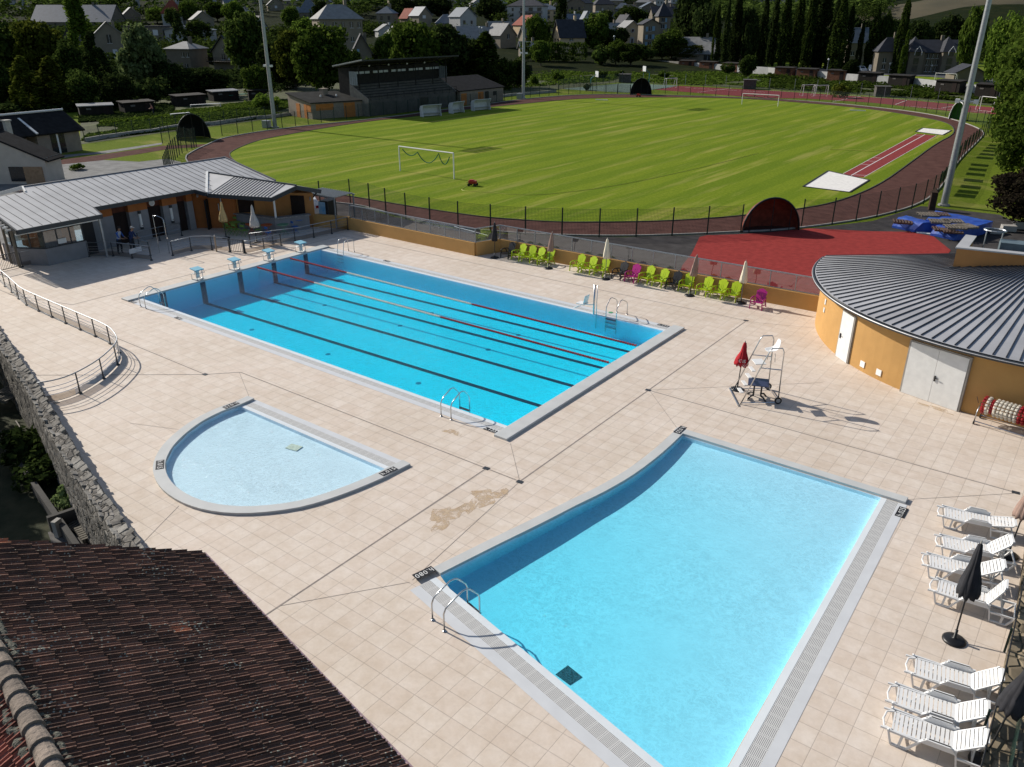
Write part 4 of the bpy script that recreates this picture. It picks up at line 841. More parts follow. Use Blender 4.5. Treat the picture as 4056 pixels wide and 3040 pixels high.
while s < L_[-1]:
    x, y, d = wpt(s); h = .885+rr.uniform(-.02, .03); w_ = rr.uniform(.16, .34)
    for o_, dz, l_ in ((-.16, -.03, .22), (.04, .02, .24)):
        if rr.random() < .15: continue
        q.box((x-d.y*(o_+rr.uniform(-.04, .04)), y+d.x*(o_+rr.uniform(-.04, .04)), h+dz), (w_, rr.uniform(.22, .32), rr.uniform(.03, .07)), math.atan2(d.y, d.x)+rr.uniform(-.18, .18), Matrix.Rotation((-.42 if o_ < 0 else .38)+rr.uniform(-.1, .1), 3, 'X'))
    s += w_+rr.uniform(0, .05)
q.build('cap_stones', mat('cap_stone', (.13, .12, .105), .95, col2=(.30, .285, .255), scale=1.7, bump=.6, bscale=12), sw, bevel=.02)
# low wall on the right with netting above it
rw = thing('low_stone_wall', 'low weathered stone wall along the right edge of the deck behind the white loungers', 'wall', (41, 0, 0))
RWP = [(41.05, 9.9), (41.15, 5), (41.45, 0), (41.55, -4), (41.6, -12)]
q = MB()
for i in range(len(RWP)-1):
    a, b = Vector((*RWP[i], 0)), Vector((*RWP[i+1], 0)); q.bar((a.x+.45, a.y, .15), (b.x+.45, b.y, .15), .9, .34)
q.build('wall', rubble('ochre_stone', (.16, .13, .09), (.27, .22, .15), 2.6), rw)
nf = thing('green_net_fence', 'green netting fence with a dark top wire on the low wall at the right edge', 'fence', (41.6, 0, .3))
nm_ = MB()
for i in range(len(RWP)-1): a, b = RWP[i], RWP[i+1]; nm_.quad((a[0]+.42, a[1], .32), (b[0]+.42, b[1], .32), (b[0]+.42, b[1], 1.2), (a[0]+.42, a[1], 1.2))
o = nm_.build('netting', meshmat('green_net', (.005, .03, .02), (.05, .05), .02), nf); set_uv(o, lambda c: (c.y, c.z))
q = MB(); q.tube([(x-.02, y, .95) for x, y in RWP], .016, 6); q.build('top_wire', M_BLACK, nf)
for i in range(8): y = 9.5-3*i; q = MB(); q.box((41.45, y, .6), (.05, .05, .7)); q.build('post', M_GREEN, nf)
# near house with clay tiles ------------------------------------------------
def clay(name, a, b, lich):
    M = mat(name, a, .95, col2=b, scale=1.8, bump=.5, bscale=25, detail=9); n = M.node_tree.nodes; L = M.node_tree.links; bs = n['Principled BSDF']
    src = bs.inputs['Base Color'].links[0].from_socket; tc = n.new('ShaderNodeTexCoord')
    vc = n.new('ShaderNodeVertexColor'); vc.layer_name = 'tone'; m1 = n.new('ShaderNodeMix'); m1.data_type = 'RGBA'; m1.blend_type = 'MULTIPLY'; m1.inputs['Factor'].default_value = 1
    L.new(src, m1.inputs['A']); L.new(vc.outputs['Color'], m1.inputs['B'])
    vo = n.new('ShaderNodeTexVoronoi'); vo.inputs['Scale'].default_value = 14; L.new(tc.outputs['Object'], vo.inputs['Vector'])
    no = n.new('ShaderNodeTexNoise'); no.inputs['Scale'].default_value = 1.3; no.inputs['Detail'].default_value = 4; L.new(tc.outputs['Object'], no.inputs['Vector'])
    th = n.new('ShaderNodeMapRange'); th.inputs['From Min'].default_value = .48; th.inputs['From Max'].default_value = .75; th.inputs['To Min'].default_value = .10; th.inputs['To Max'].default_value = lich; L.new(no.outputs['Fac'], th.inputs['Value'])
    lt = n.new('ShaderNodeMath'); lt.operation = 'LESS_THAN'; L.new(vo.outputs['Distance'], lt.inputs[0]); L.new(th.outputs[0], lt.inputs[1])
    m2 = n.new('ShaderNodeMix'); m2.data_type = 'RGBA'; m2.inputs['B'].default_value = (.36, .37, .31, 1); L.new(lt.outputs[0], m2.inputs['Factor']); L.new(m1.outputs['Result'], m2.inputs['A'])
    L.new(m2.outputs['Result'], bs.inputs['Base Color']); return M
nh = thing('tiled_house', 'near house with a dark lichened clay tile roof and round ridge caps', 'house', (27, -16, 3))
dE = Vector((.9848, -.1736, 0)); hE = Vector((.1736, .9848, 0)); E0 = Vector((26.7, -13.54, 3.0)); PITCHR = R(30)
up1 = (-hE*math.cos(PITCHR)+Vector((0, 0, math.sin(PITCHR)))); nr1 = up1.cross(dE).normalized()
if nr1.z < 0: nr1 = -nr1
SL = 4.27/math.cos(PITCHR)
def tiles(mb, org, run, up, nrm, nx, ny, tw, th, tones, rr, rough=.006):
    for j in range(ny):
        for i in range(nx):
            c = org+run*(i*tw)+up*(j*th); o1 = rr.uniform(-rough, rough)*2.0
            lift = [0.0, 0.0]; prof = [(0, .030), (.10, .050), (.16, .016), (.40, .014), (.47, .034), (.56, .044), (.62, .018), (.84, .014), (.90, .052), (1.0, .054)]
            base = len(mb.v); vs = []; ln = th*1.10; off = (tw*.5 if j % 2 else 0)
            for k, (s, z) in enumerate(prof):
                p0 = c+run*(s*tw*1.0)+nrm*(z+.052+o1); p1 = c+run*(s*tw)+up*ln+nrm*(z+.002+o1*.5)
                sag = up*(-.025 if 2 < k < 7 else 0); vs += [p0+sag, p1, p0+sag-nrm*.034]
            fs = []
            for k in range(len(prof)-1): a = 3*k; fs += [(a, a+3, a+4, a+1), (a+2, a+5, a+3, a)]
            a = 3*(len(prof)-1); vs += [vs[a]-nrm*.06, vs[a+1]-nrm*.06]; fs.append((a, len(vs)-2, len(vs)-1, a+1))
            mb.add([tuple(v) for v in vs], fs); tones += [rr.choice((.7, .85, 1, 1.05, 1.2, 1.4)) if rr.random() > .006 else 2.4]*len(fs)
def tone_obj(o, tones):
    me = o.data; at = me.color_attributes.new('tone', 'FLOAT_COLOR', 'CORNER'); arr = np.ones((len(me.loops), 4), dtype=np.float32); k = 0
    for p, t in zip(me.polygons, tones):
        for l in p.loop_indices: arr[l, :3] = (t, t*(.92 if t < 2 else .75), t*(.9 if t < 2 else .6))
    at.data.foreach_set('color', arr.ravel())
rr = random.Random(11); tn = []; q = MB()
tiles(q, E0-dE*.02, dE, up1, nr1, 52, 14, .215, .354, tn, rr)
# left to right reading of the grooves: run of tiles goes along the eave
o = q.build('roof', clay('dark_clay', (.085, .058, .046), (.185, .108, .080), .42), nh); tone_obj(o, tn)
RG = E0+up1*SL
up2 = (hE*math.cos(PITCHR)+Vector((0, 0, math.sin(PITCHR)))); nr2 = dE.cross(up2); 
if nr2.z < 0: nr2 = -nr2
tn = []; q = MB(); tiles(q, RG-up2*4.9, dE, up2, nr2, 52, 14, .215, .354, tn, rr)
o = q.build('rear_roof', clay('reddish_clay', (.13, .055, .042), (.24, .10, .075), .16), nh); tone_obj(o, tn)
q = MB(); L0 = E0-dE*.0; q.add([tuple(E0-nr1*.03), tuple(E0+dE*11.4-nr1*.03), tuple(RG+dE*11.4-nr1*.03), tuple(RG-nr1*.03)], [(0, 1, 2, 3)])
q.add([tuple(RG-up2*4.9-nr2*.03), tuple(RG-up2*4.9+dE*11.4-nr2*.03), tuple(RG+dE*11.4-nr2*.03), tuple(RG-nr2*.03)], [(3, 2, 1, 0)]); q.build('roof_battens', mat('roof_felt', (.012, .01, .01), .9, .2, 3), nh)
q = MB(); s = -.1
while s < 11.4:
    a = RG+dE*s+Vector((0, 0, .0)); b = RG+dE*(s+.40)+Vector((0, 0, .025)); q.cone(tuple(a+Vector((0, 0, .01))), tuple(b), .115+rr.uniform(-.006, .006), .145, 14); s += .36
q.build('ridge_caps', mat('ridge_cap', (.10, .085, .072), .95, col2=(.27, .22, .18), scale=2.5, bump=.6, bscale=14), nh)
q = MB(); s = -.1
while s < 11.4:
    for sd in (hE, -hE):
        c = RG+dE*s+sd*rr.uniform(.13, .20)+Vector((0, 0, -.06)); q.sphere(tuple(c), rr.uniform(.05, .09), 7, 4, 1.3, 1, .6)
    s += .10
q.build('ridge_mortar', mat('mossy_mortar', (.035, .035, .030), .95, col2=(.16, .16, .13), scale=11, bump=.8, bscale=30), nh)
q = MB(); q.tube([tuple(E0+hE*.07+dE*s-Vector((0, 0, .05))) for s in (0, 4, 8, 11.4)], .06, 8); q.build('eave_gutter', mat('faded_pink_metal', (.36, .25, .27), .5, .1, 3), nh)
q = MB(); b0 = E0-hE*.35; q.prism([(b0.x+.3, b0.y), (b0.x+dE.x*11, b0.y+dE.y*11), (b0.x+dE.x*11-hE.x*8, b0.y+dE.y*11-hE.y*8), (b0.x+.3-hE.x*8, b0.y-hE.y*8)], -1.6, 2.9); q.build('wall', M_CONC, nh)
# clubhouse neighbours far left
def G2(f, *a): return f(*a)[:2]
# ================================================================== DECK FURNITURE
ORD = ['first', 'second', 'third', 'fourth', 'fifth', 'sixth', 'seventh', 'eighth', 'ninth', 'tenth', 'eleventh', 'twelfth', 'thirteenth', 'fourteenth', 'fifteenth', 'sixteenth', 'seventeenth', 'eighteenth', 'nineteenth', 'twentieth']
C_LIME = mat('lime_plastic', (.42, .56, .012), .35, .05, 3, spec=.4); C_MAG = mat('magenta_plastic', (.42, .02, .20), .35, .05, 3, spec=.4); C_BLK = M_BLACK
def garden_chair(col):
    """slatted plastic garden chair, front towards -Y"""
    t = thing('garden_chair', '', 'garden chair', (0, 0, 0))
    q = MB()
    for i in range(5): y = -.28+i*.115; q.box((0, y, .36-.10*(y+.28)/.5), (.50, .10, .022), 0, Matrix.Rotation(R(-11), 3, 'X'))
    q.box((-.25, -.05, .315), (.03, .56, .06), 0, Matrix.Rotation(R(-11), 3, 'X')); q.box((.25, -.05, .315), (.03, .56, .06), 0, Matrix.Rotation(R(-11), 3, 'X')); q.build('seat', col, t, world=False, bevel=.006)
    q = MB(); tilt = Matrix.Rotation(R(-24), 3, 'X')
    for i in range(-2, 3):
        top = .86 - abs(i)**1.6*.045; bw = .072; x0, x1 = i*.078, i*.108
        pts = []
        for k in range(6):
            f = k/5; wv = math.sin(f*math.pi)*.018; x = x0+(x1-x0)*f; zz = f*(top-.02)
            pts.append(Vector((0, .20, .25))+Vector((x+(wv*(1 if i > 0 else -1) if i else 0), 0, 0))+tilt@Vector((0, 0, zz*.88)))
        for k in range(5): q.bar(tuple(pts[k]), tuple(pts[k+1]), bw+.012*k, .02, up=(0, -1, .4))
    for z in (.25, .62): q.bar(tuple(Vector((-.2, .222, .25))+tilt@Vector((0, 0, z))), tuple(Vector((.2, .222, .25))+tilt@Vector((0, 0, z))), .03, .05)
    q.build('backrest', col, t, world=False)
    for s in (-1, 1):
        q = MB(); x = s*.33
        q.tube([(x-.02*s, -.34, .50), (x, -.15, .54), (x+.01*s, .1, .535), (x-.03*s, .30, .50), (x-.10*s, .40, .50)], .028, 6)
        q.build('armrest', col, t, world=False, smooth=True)
        for yy, nm in ((-.30, 'leg'), (.33, 'leg')):
            q = MB()
            if yy < 0: q.bar((x-.02*s, -.32, .50), (x-.01*s, -.36, .0), .065, .035); q.bar((x-.05*s, -.30, .33), (x-.01*s, -.30, .33), .05)
            else: q.bar((x-.02*s, .10, .50), (x-.03*s, .40, .0), .05, .035); q.bar((x-.06*s, -.26, .24), (x-.04*s, .34, .12), .05, .05)
            q.build(nm, col, t, world=False)
    return t
cols = 'bllll' 'lll' 'bm' 'll' 'b' 'llll' 'm'
pos = [(225, 712), (318, 728), (405, 745), (478, 762), (562, 772), (825, 825), (925, 845), (1035, 865), (1190, 895), (1300, 918), (1420, 932), (1540, 960), (1655, 985), (1765, 1000), (1920, 1035), (2045, 1058), (2165, 1082), (2385, 1150)]
protos = {}
names = {'l': 'lime green', 'b': 'black', 'm': 'magenta'}
where = ['black slatted garden chair at the left end of the row, beside the charcoal parasol', 'first lime chair right of the leftmost black chair', 'second lime chair right of the leftmost black chair', 'third lime chair right of the leftmost black chair', 'lime green chair just left of the leftmost brown parasol',
 'first lime chair after the gap in the row of garden chairs', 'second lime chair after the gap in the row of garden chairs', 'lime green chair directly behind the middle cream parasol', 'black garden chair between the middle cream parasol and a magenta chair', 'magenta garden chair in the middle of the row, next to a black chair', 'lime green chair directly right of the middle magenta chair',
 'lime green chair directly left of the rightmost black chair', 'rightmost of the black garden chairs, between two lime chairs', 'lime green chair beside the right brown parasol', 'first lime chair right of the right brown parasol', 'second lime chair right of the right brown parasol', 'lime green chair at the foot of the right cream parasol', 'magenta garden chair at the right end of the row, near the round building']
for i, (c, p) in enumerate(zip(cols, pos)):
    w_ = a3(p[0], p[1]-4); 
    if c not in protos: ch = protos[c] = garden_chair({'l': C_LIME, 'b': C_BLK, 'm': C_MAG}[c])
    else: ch = copy_tree(protos[c])
    ch.location = (w_[0], w_[1]+.26, 0); ch.rotation_euler = (0, 0, R(random.uniform(-9, 3))); ch['label'] = where[i]; ch['group'] = 'plastic garden chairs along the orange wall'
ch = copy_tree(protos['m']); p = P(690, 2235, .25); ch.location = (p[0]+.1, p[1]-.25, 0); ch.rotation_euler = (0, 0, R(205)); ch['label'] = 'magenta garden chair mostly hidden behind the tiled house, beside the stone wall'; ch['group'] = 'plastic garden chairs along the orange wall'
# parasols
def parasol(loc, col, label, h=2.25, lean=(0, 0), canl=1.15, group='closed parasols', base=True, rad=.17):
    t = thing('parasol', label, 'parasol', loc, random.uniform(0, 6), group)
    lx, ly = lean; c, s = math.cos(-t.rotation_euler.z), math.sin(-t.rotation_euler.z); lx, ly = lx*c-ly*s, lx*s+ly*c
    ax = lambda z: (lx*z/h, ly*z/h, z)
    MB().tube([(0, 0, .04), ax(.5), ax(h-.02)], .02, 8).build('pole', M_BLACK if 'cream' not in label else mat('pole_grey', (.12, .12, .12), .5, .1, 3), t, world=False)
    q = MB(); n = 24; prof = [(.02, 1.0), (.045, .97), (.07, .85), (.10, .6), (rad*.85, .3), (rad, .1), (rad*.9, .0), (.03, .02)]
    vs = []; fs = []
    for r, f in prof:
        z = h-canl*(1-f)
        for i in range(n):
            a = 2*math.pi*i/n; rr_ = r*(1+(.22*math.cos(8*a)+.08*math.sin(3*a+f*4)))if r > .04 else r
            cx, cy, _ = ax(z); dz = -.05*(math.cos(8*a+1)) if f < .2 else 0; vs.append((cx+rr_*math.cos(a), cy+rr_*math.sin(a), z+dz))
    for j in range(len(prof)-1):
        for i in range(n): fs.append((j*n+i, (j+1)*n+i, (j+1)*n+(i+1) % n, j*n+(i+1) % n))
    q.add(vs, fs); q.build('canopy', col, t, world=False, smooth=True)
    q = MB(); q.cone(ax(h-.03), ax(h+.06), .025, .015, 8); q.build('finial', mat('finial', (.3, .28, .25), .5, .1, 3), t, world=False)
    if base:
        q = MB(); q.lathe([(.27, 0), (.27, .03), (.22, .06), (.10, .08), (.035, .10), (.035, .32), (0, .32)], n=20); q.build('base', M_BLACK, t, world=False, smooth=True)
    return t
F_BR = mat('brown_fabric', (.28, .19, .155), .9, .12, 6); F_CR = mat('cream_fabric', (.70, .64, .50), .9, .06, 6); F_CH = mat('charcoal_fabric', (.026, .026, .030), .9, .25, 6); F_TAN = mat('tan_fabric', (.55, .40, .18), .9, .1, 6); F_GR = mat('pale_grey_fabric', (.42, .41, .40), .9, .08, 6)
def a3b(x, y): p = a3(x, y); return (p[0], p[1], 0)
parasol(a3b(130, 703), F_CH, 'closed charcoal parasol in the corner of the orange wall, left end of the chair row', lean=(-.0, .02))
parasol(a3b(592, 795), F_BR, 'closed brown parasol leaning slightly, left of the gap in the chair row', lean=(.25, .0))
parasol(a3b(1085, 888), F_CR, 'closed cream parasol in the middle of the chair row, brightest and tallest', h=2.4, lean=(.02, .0))
parasol(a3b(1812, 1030), F_BR, 'closed brown parasol leaning slightly, in front of the red rubber ground', lean=(.22, .0), h=2.3)
parasol((26.25, 18.73, 0), F_CR, 'closed cream parasol at the right end of the chair row by the magenta chair', h=2.3)
pu = parasol((40.42, -2.45, 0), F_CH, 'closed charcoal parasol on a round base, leaning over the middle loungers', h=2.35, lean=(-.05, .85), canl=1.25, rad=.22)
parasol((40.95, 2.2, 0), F_BR, 'closed brown parasol cut by the right edge, behind the upper loungers', h=2.3, lean=(.1, .5), rad=.2)
b_ = Zm(3356, 2440, 2.7633)(1480, 1600); parasol((b_[0], b_[1], 0), F_CH, 'closed dark parasol at the bottom right corner, leaning towards the netting', h=2.3, lean=(.35, 1.0), canl=1.2, rad=.22)
# snack bar parasols
k1 = Zm(400, 740, 3.687)(1830, 752); k2 = Zm(900, 720, 3.687)(430, 888)
parasol((k1[0], k1[1], 0), F_TAN, 'closed tan parasol in front of the clubhouse, left of the snack bar tables', h=2.5, canl=1.35, rad=.24)
parasol((k2[0], k2[1], 0), F_GR, 'closed pale grey parasol among the snack bar tables', h=2.5, canl=1.45, rad=.27)
# bistro furniture
def cm(n, c): return mat(n+'_steel', c, .45, .06, 4, spec=.4)
BC = {'green': cm('green', (.16, .30, .05)), 'orange': cm('orange', (.48, .09, .02)), 'blue': cm('blue', (.02, .12, .42)), 'pale green': cm('pale_green', (.14, .30, .17))}
def bistro_chair(x, y, rz, c, label):
    t = thing('bistro_chair', label, 'bistro chair', (x, y, 0), rz, 'folding bistro chairs at the snack bar')
    MB().box((0, 0, .44), (.38, .36, .03)).build('seat', BC[c], t, world=False); MB().box((0, .20, .77), (.38, .03, .14)).build('backrest', BC[c], t, world=False)
    for s in (-1, 1): q = MB(); q.tube([(s*.18, .21, .84), (s*.18, .19, .44), (s*.18, -.16, 0)], .012, 5); q.tube([(s*.18, -.16, .44), (s*.18, .2, 0)], .012, 5); q.build('side_frame', BC[c], t, world=False)
def bistro_table(x, y, c, label, rz=0):
    t = thing('bistro_table', label, 'bistro table', (x, y, 0), rz, 'folding bistro tables at the snack bar')
    MB().cone((0, 0, .71), (0, 0, .73), .40, .40, 20).build('table_top', BC[c], t, world=False)
    q = MB()
    for s in (-1, 1): q.tube([(s*.22, -.25, 0), (-s*.22, .2, .71)], .014, 5); q.tube([(s*.22, .25, 0), (-s*.22, -.2, .71)], .014, 5)
    q.build('legs', BC[c], t, world=False)
c9 = Zm(900, 720, 3.687)
def ch_at(px, py, rz, c, lab): p = c9(px, py); bistro_chair(p[0], p[1], rz, c, lab)
def tb_at(px, py, c, lab): p = c9(px, py); bistro_table(p[0], p[1], c, lab)
tb_at(130, 740, 'green', 'round green table nearest the clubhouse door'); ch_at(95, 690, .2, 'green', 'green bistro chair behind the leftmost green table'); ch_at(5, 740, 1.5, 'green', 'green bistro chair left of the leftmost green table'); ch_at(45, 775, 3.1, 'green', 'green bistro chair in front left of the leftmost green table'); ch_at(140, 788, 3.2, 'green', 'green bistro chair in front of the leftmost green table, centre'); ch_at(265, 800, 3.3, 'green', 'green bistro chair left of the pale grey parasol base'); ch_at(455, 790, 4.2, 'green', 'green bistro chair right of the pale grey parasol')
tb_at(370, 770, 'orange', 'round orange table beside the pale grey parasol'); tb_at(590, 780, 'orange', 'round orange table at the foot of the stone topped counter'); ch_at(565, 715, .1, 'orange', 'orange bistro chair between the orange table and the counter'); ch_at(620, 830, 3.0, 'blue', 'blue bistro chair in front of the right orange table'); ch_at(330, 700, .2, 'orange', 'orange bistro chair behind the left orange table')
tb_at(830, 775, 'pale green', 'round pale green table in front of the counter corner'); ch_at(770, 730, .3, 'green', 'green bistro chair behind the pale green table'); ch_at(255, 690, .0, 'green', 'green bistro chair against the grey counter, left part')
tb_at(1050, 700, 'blue', 'round blue table on the right part of the snack bar terrace'); ch_at(920, 690, .3, 'blue', 'blue bistro chair left of the blue table'); ch_at(1000, 745, 2.9, 'blue', 'blue bistro chair in front of the blue table'); ch_at(1150, 690, -.6, 'orange', 'orange bistro chair right of the blue table')
# loungers
def lounger(front, rear, ang_, label):
    f, r_ = Vector(front), Vector(rear); d = (r_-f); L_ = d.length; rz = math.atan2(d.y, d.x); c = (f+r_)/2
    t = thing('sun_lounger', label, 'sun lounger', (c.x, c.y, 0), rz, 'white slatted plastic sun loungers')
    Wd = .33; x0 = -.98; xh = .22; H = .34
    q = MB()
    for i in range(13): x = x0+.16+i*.085; q.box((x, 0, H-.015*math.sin((i+2)*.35)), (.066, .56, .022))
    q.box((x0+.5, -.285, H-.01), (1.25, .035, .04)); q.box((x0+.5, .285, H-.01), (1.25, .035, .04)); q.box((x0+.10, 0, H-.01), (.03, .6, .04)); q.build('seat', M_WHITE, t, world=False)
    q = MB(); q.tube([(x0+.08, -.27, H), (x0-.06, -.22, H-.02), (x0-.10, 0, H-.03), (x0-.06, .22, H-.02), (x0+.08, .27, H)], .02, 6); q.build('foot_bow', M_WHITE, t, world=False)
    q = MB(); ca, sa = math.cos(ang_), math.sin(ang_); bl = .72
    for i in range(8): s = .06+i*.085; wv = .56-(.0 if i < 6 else (i-5)*.05); q.box((xh+s*ca, 0, H+s*sa), (.066, wv, .022), 0, Matrix.Rotation(-ang_, 3, 'Y'))
    for y in (-.28, .28): q.bar((xh, y, H), (xh+bl*ca*.92, y*.96, H+bl*sa*.92), .035, .035)
    q.bar((xh+bl*ca, -.2, H+bl*sa), (xh+bl*ca, .2, H+bl*sa), .05, .035); q.build('backrest', M_WHITE, t, world=False)
    for s in (-1, 1):
        y = s*.33; q = MB()
        pts = [(x0+.02, .36), (x0+.12, 0), (x0+.42, 0), (x0+.62, .32), (x0+.76, .46), (.18, .46), (.30, .32), (.36, .0), (.40, .0), (.72, .0), (.88, .26)]
        for k in range(len(pts)-1): q.bar((pts[k][0], y, pts[k][1]+.02), (pts[k+1][0], y, pts[k+1][1]+.02), .035, .055 if k not in (4,) else .035, up=(0, 1, 0))
        q.box((-.0, y, .40), (.62, .03, .12)); q.bar((x0+.02, y, .35), (x0+.60, y, .32), .035, .05); q.bar((x0+.27, y, .02), (x0+.30, y, .32), .035, .05); q.bar((.32, y, .26), (.88, y, .27), .035, .05); q.bar((.60, y, .02), (.62, y, .26), .035, .05)
        q.box((x0+.69, y+s*.02, .475), (.0, .0, .0)); q.bar((x0+.72, y+s*.01, .485), (.18, y+s*.01, .485), .075, .025); q.build('side_frame', M_WHITE, t, world=False)
    q = MB(); q.bar((xh+.5*ca, -.1, H+.5*sa), (.62, -.1, .1), .03); q.bar((xh+.5*ca, .1, H+.5*sa), (.62, .1, .1), .03); q.bar((.62, -.32, .1), (.62, .32, .1), .03); q.bar((.86, -.32, .26), (.86, .32, .26), .03, .05); q.build('back_strut', M_WHITE, t, world=False)
zA = Zm(3456, 1900, 2.7633); zB = Zm(3356, 2440, 2.7633)
for f, r_, an, lab in ((zA(905, 490), zA(1360, 590), 12, 'white sun lounger farthest from the camera, with its back nearly flat'), (zA(885, 815), zA(1380, 915), 46, 'second white lounger from the far end, with its back well raised'), (zA(770, 1035), zA(1230, 1140), 34, 'third white lounger from the far end, partly behind the leaning charcoal parasol'),
        (zA(820, 1320), zA(1400, 1500), 64, 'white lounger directly behind the charcoal parasol, its back steeply raised'), (zB(880, 725), zB(1500, 920), 42, 'white lounger just in front of the round black parasol base'), (zB(690, 1050), zB(1330, 1270), 40, 'middle of the three near white loungers, overlapping the nearest one'), (zB(650, 1340), zB(1320, 1590), 40, 'white lounger nearest the camera at the bottom right')):
    lounger(f, r_, R(an), lab)
# lifeguard chair
lg = thing('lifeguard_chair', 'tall steel lifeguard chair on wheels with a white bucket seat and step ladder', 'lifeguard chair', (31.4, 8.1, 0))
zG = Zm(2500, 1250, 2.1815)
fl, fr_ = zG(855, 650), zG(915, 770); wl_, wr_ = zG(1180, 640), zG(1265, 765)
def V3(p, z): return (p[0], p[1], z)
fl, fr_, wl_, wr_ = [Vector((p[0], p[1], 0)) for p in (fl, fr_, wl_, wr_)]
for s, (a, b) in enumerate(((fl, wl_), (fr_, wr_))):
    d = (b-a); q = MB(); a0 = a+d*.08; top_f = a+d*.62; top_r = a+d*.92
    q.tube([tuple(a0), tuple(top_f+Vector((0, 0, 2.22))), tuple(top_f+d*.06+Vector((0, 0, 2.35))), tuple(top_r+Vector((0, 0, 2.35))), tuple(top_r+d*.05+Vector((0, 0, 2.2))), tuple(b+Vector((0, 0, .12)))], .024, 8)
    q.build('side_frame', M_STEEL, lg, smooth=True)
    q = MB(); m1_ = a+d*.46+Vector((0, 0, 1.55)); q.tube([tuple(m1_), tuple(b-d*.03+Vector((0, 0, 1.45)))], .02, 6); q.build('side_rail', M_STEEL, lg)
    q = MB(); ax = Vector((0, 0, 0)); pr_ = (fr_-fl).normalized(); q.cone(tuple(b+Vector((0, 0, .14))-pr_*.025), tuple(b+Vector((0, 0, .14))+pr_*.025), .14, .14, 18); q.build('wheel', M_BLACK, lg)
    q = MB(); q.cone(tuple(b+Vector((0, 0, .14))-pr_*.03), tuple(b+Vector((0, 0, .14))+pr_*.03), .085, .085, 14); q.build('hub', M_GALV, lg)
dd = ((wl_-fl)+(wr_-fr_))/2; mid0 = (fl+fr_)/2; wdir = (fr_-fl)
q = MB(); q.tube([tuple(fl-wdir*.12+Vector((0, 0, .04))), tuple(fr_+wdir*.12+Vector((0, 0, .04)))], .03, 8); q.tube([tuple(wl_+Vector((0, 0, .14))), tuple(wr_+Vector((0, 0, .14)))], .022, 8); q.tube([tuple(fl+dd*.1+Vector((0, 0, .06))), tuple(wl_+Vector((0, 0, .06)))], .02, 6); q.tube([tuple(fr_+dd*.1+Vector((0, 0, .06))), tuple(wr_+Vector((0, 0, .06)))], .02, 6); q.build('base_frame', M_STEEL, lg)
for i, z in enumerate((.30, .62, .94, 1.22)):
    c = mid0+dd*(.08+.54*z/2.22)+Vector((0, 0, z)); q = MB(); q.box(tuple(c), (.14, .44, .035), math.atan2(dd.y, dd.x)); q.build('step', M_WHITE, lg)
c = mid0+dd*.52+Vector((0, 0, 1.53)); q = MB(); q.box(tuple(c), (.42, .52, .03), math.atan2(dd.y, dd.x)); q.build('foot_platform', M_WHITE, lg)
c = mid0+dd*.80+Vector((0, 0, 1.93)); rz = math.atan2(dd.y, dd.x); q = MB()
def L2(x, y, z): return tuple(Vector(c)+Vector((x*math.cos(rz)-y*math.sin(rz), x*math.sin(rz)+y*math.cos(rz), z)))
seatp = [[(-.24, y, .06+.02*abs(y)*6) for y in (-.22, 0, .22)], [(-.05, y, .0+.09*(abs(y)/.22)**2) for y in (-.24, 0, .24)], [(.14, y, .0+.12*(abs(y)/.22)**2) for y in (-.24, 0, .24)], [(.22, y, .22+.0*y) for y in (-.23, 0, .23)], [(.27, y, .44) for y in (-.2, 0, .2)], [(.29, y, .52) for y in (-.12, 0, .12)]]
q.add([L2(*p) for row in seatp for p in row], [(i*3+j, i*3+j+1, (i+1)*3+j+1, (i+1)*3+j) for i in range(5) for j in range(2)]); o = q.build('bucket_seat', M_WHITE, lg, smooth=True); so_ = o.modifiers.new('s', 'SOLIDIFY'); so_.thickness = .02; ss = o.modifiers.new('d', 'SUBSURF'); ss.levels = 2; ss.render_levels = 2
q = MB(); q.tube([L2(-.02, -.12, -.02), L2(-.05, -.15, -.38)], .015, 5); q.tube([L2(-.02, .12, -.02), L2(-.05, .15, -.38)], .015, 5); q.tube([L2(.12, -.12, -.02), L2(.15, -.15, -.38)], .015, 5); q.build('seat_support', M_STEEL, lg)
# table under the chair, red parasol
tb = thing('plastic_table', 'dark blue square plastic table with four black feet under the lifeguard chair', 'table', (31.75, 7.75, 0)); tp = zG(1060, 725); tb.location = (tp[0]+.05, tp[1]+.15, 0); tb.rotation_euler = (0, 0, R(20))
MB().box((0, 0, .70), (.80, .80, .035)).build('table_top', mat('navy_plastic', (.03, .035, .075), .3, .1, 3, spec=.5), tb, world=False, bevel=.012)
for s in (-1, 1):
    MB().box((s*.14, 0, .42), (.06, .30, .52)).build('column', M_BLACK, tb, world=False)
    for s2 in (-1, 1): q = MB(); q.tube([(s*.14, s2*.12, .18), (s*.26, s2*.22, .14), (s*.36, s2*.30, .0)], .035, 6); q.build('foot', M_BLACK, tb, world=False)
rp = zG(915, 640); pr2 = parasol((rp[0], rp[1], 0), mat('red_fabric', (.36, .012, .02), .8, .15, 6), 'closed red parasol with white lettering behind the lifeguard chair', h=2.05, lean=(.05, .1), canl=.98, rad=.24)
for txt, dz, sz in (('GiS', 1.32, .20), ('r. KO', 1.14, .13)):
    me = text_mesh(txt, sz); me.materials.append(M_WPAINT); o = link(bpy.data.objects.new('lettering', me)); cdir = Vector((CAM[0]-rp[0], CAM[1]-rp[1], 0)).normalized()
    o.parent = pr2; Mw = Matrix(((-cdir.y, 0, cdir.x, 0), (cdir.x, 0, cdir.y, 0), (0, 1, 0, 0), (0, 0, 0, 1))); rin = Matrix.Rotation(-pr2.rotation_euler.z, 4, 'Z'); hh = dz
    L0_ = rin @ Matrix.Translation(cdir*.235+Vector((.04, .07, dz))) @ Mw; o.matrix_local = L0_
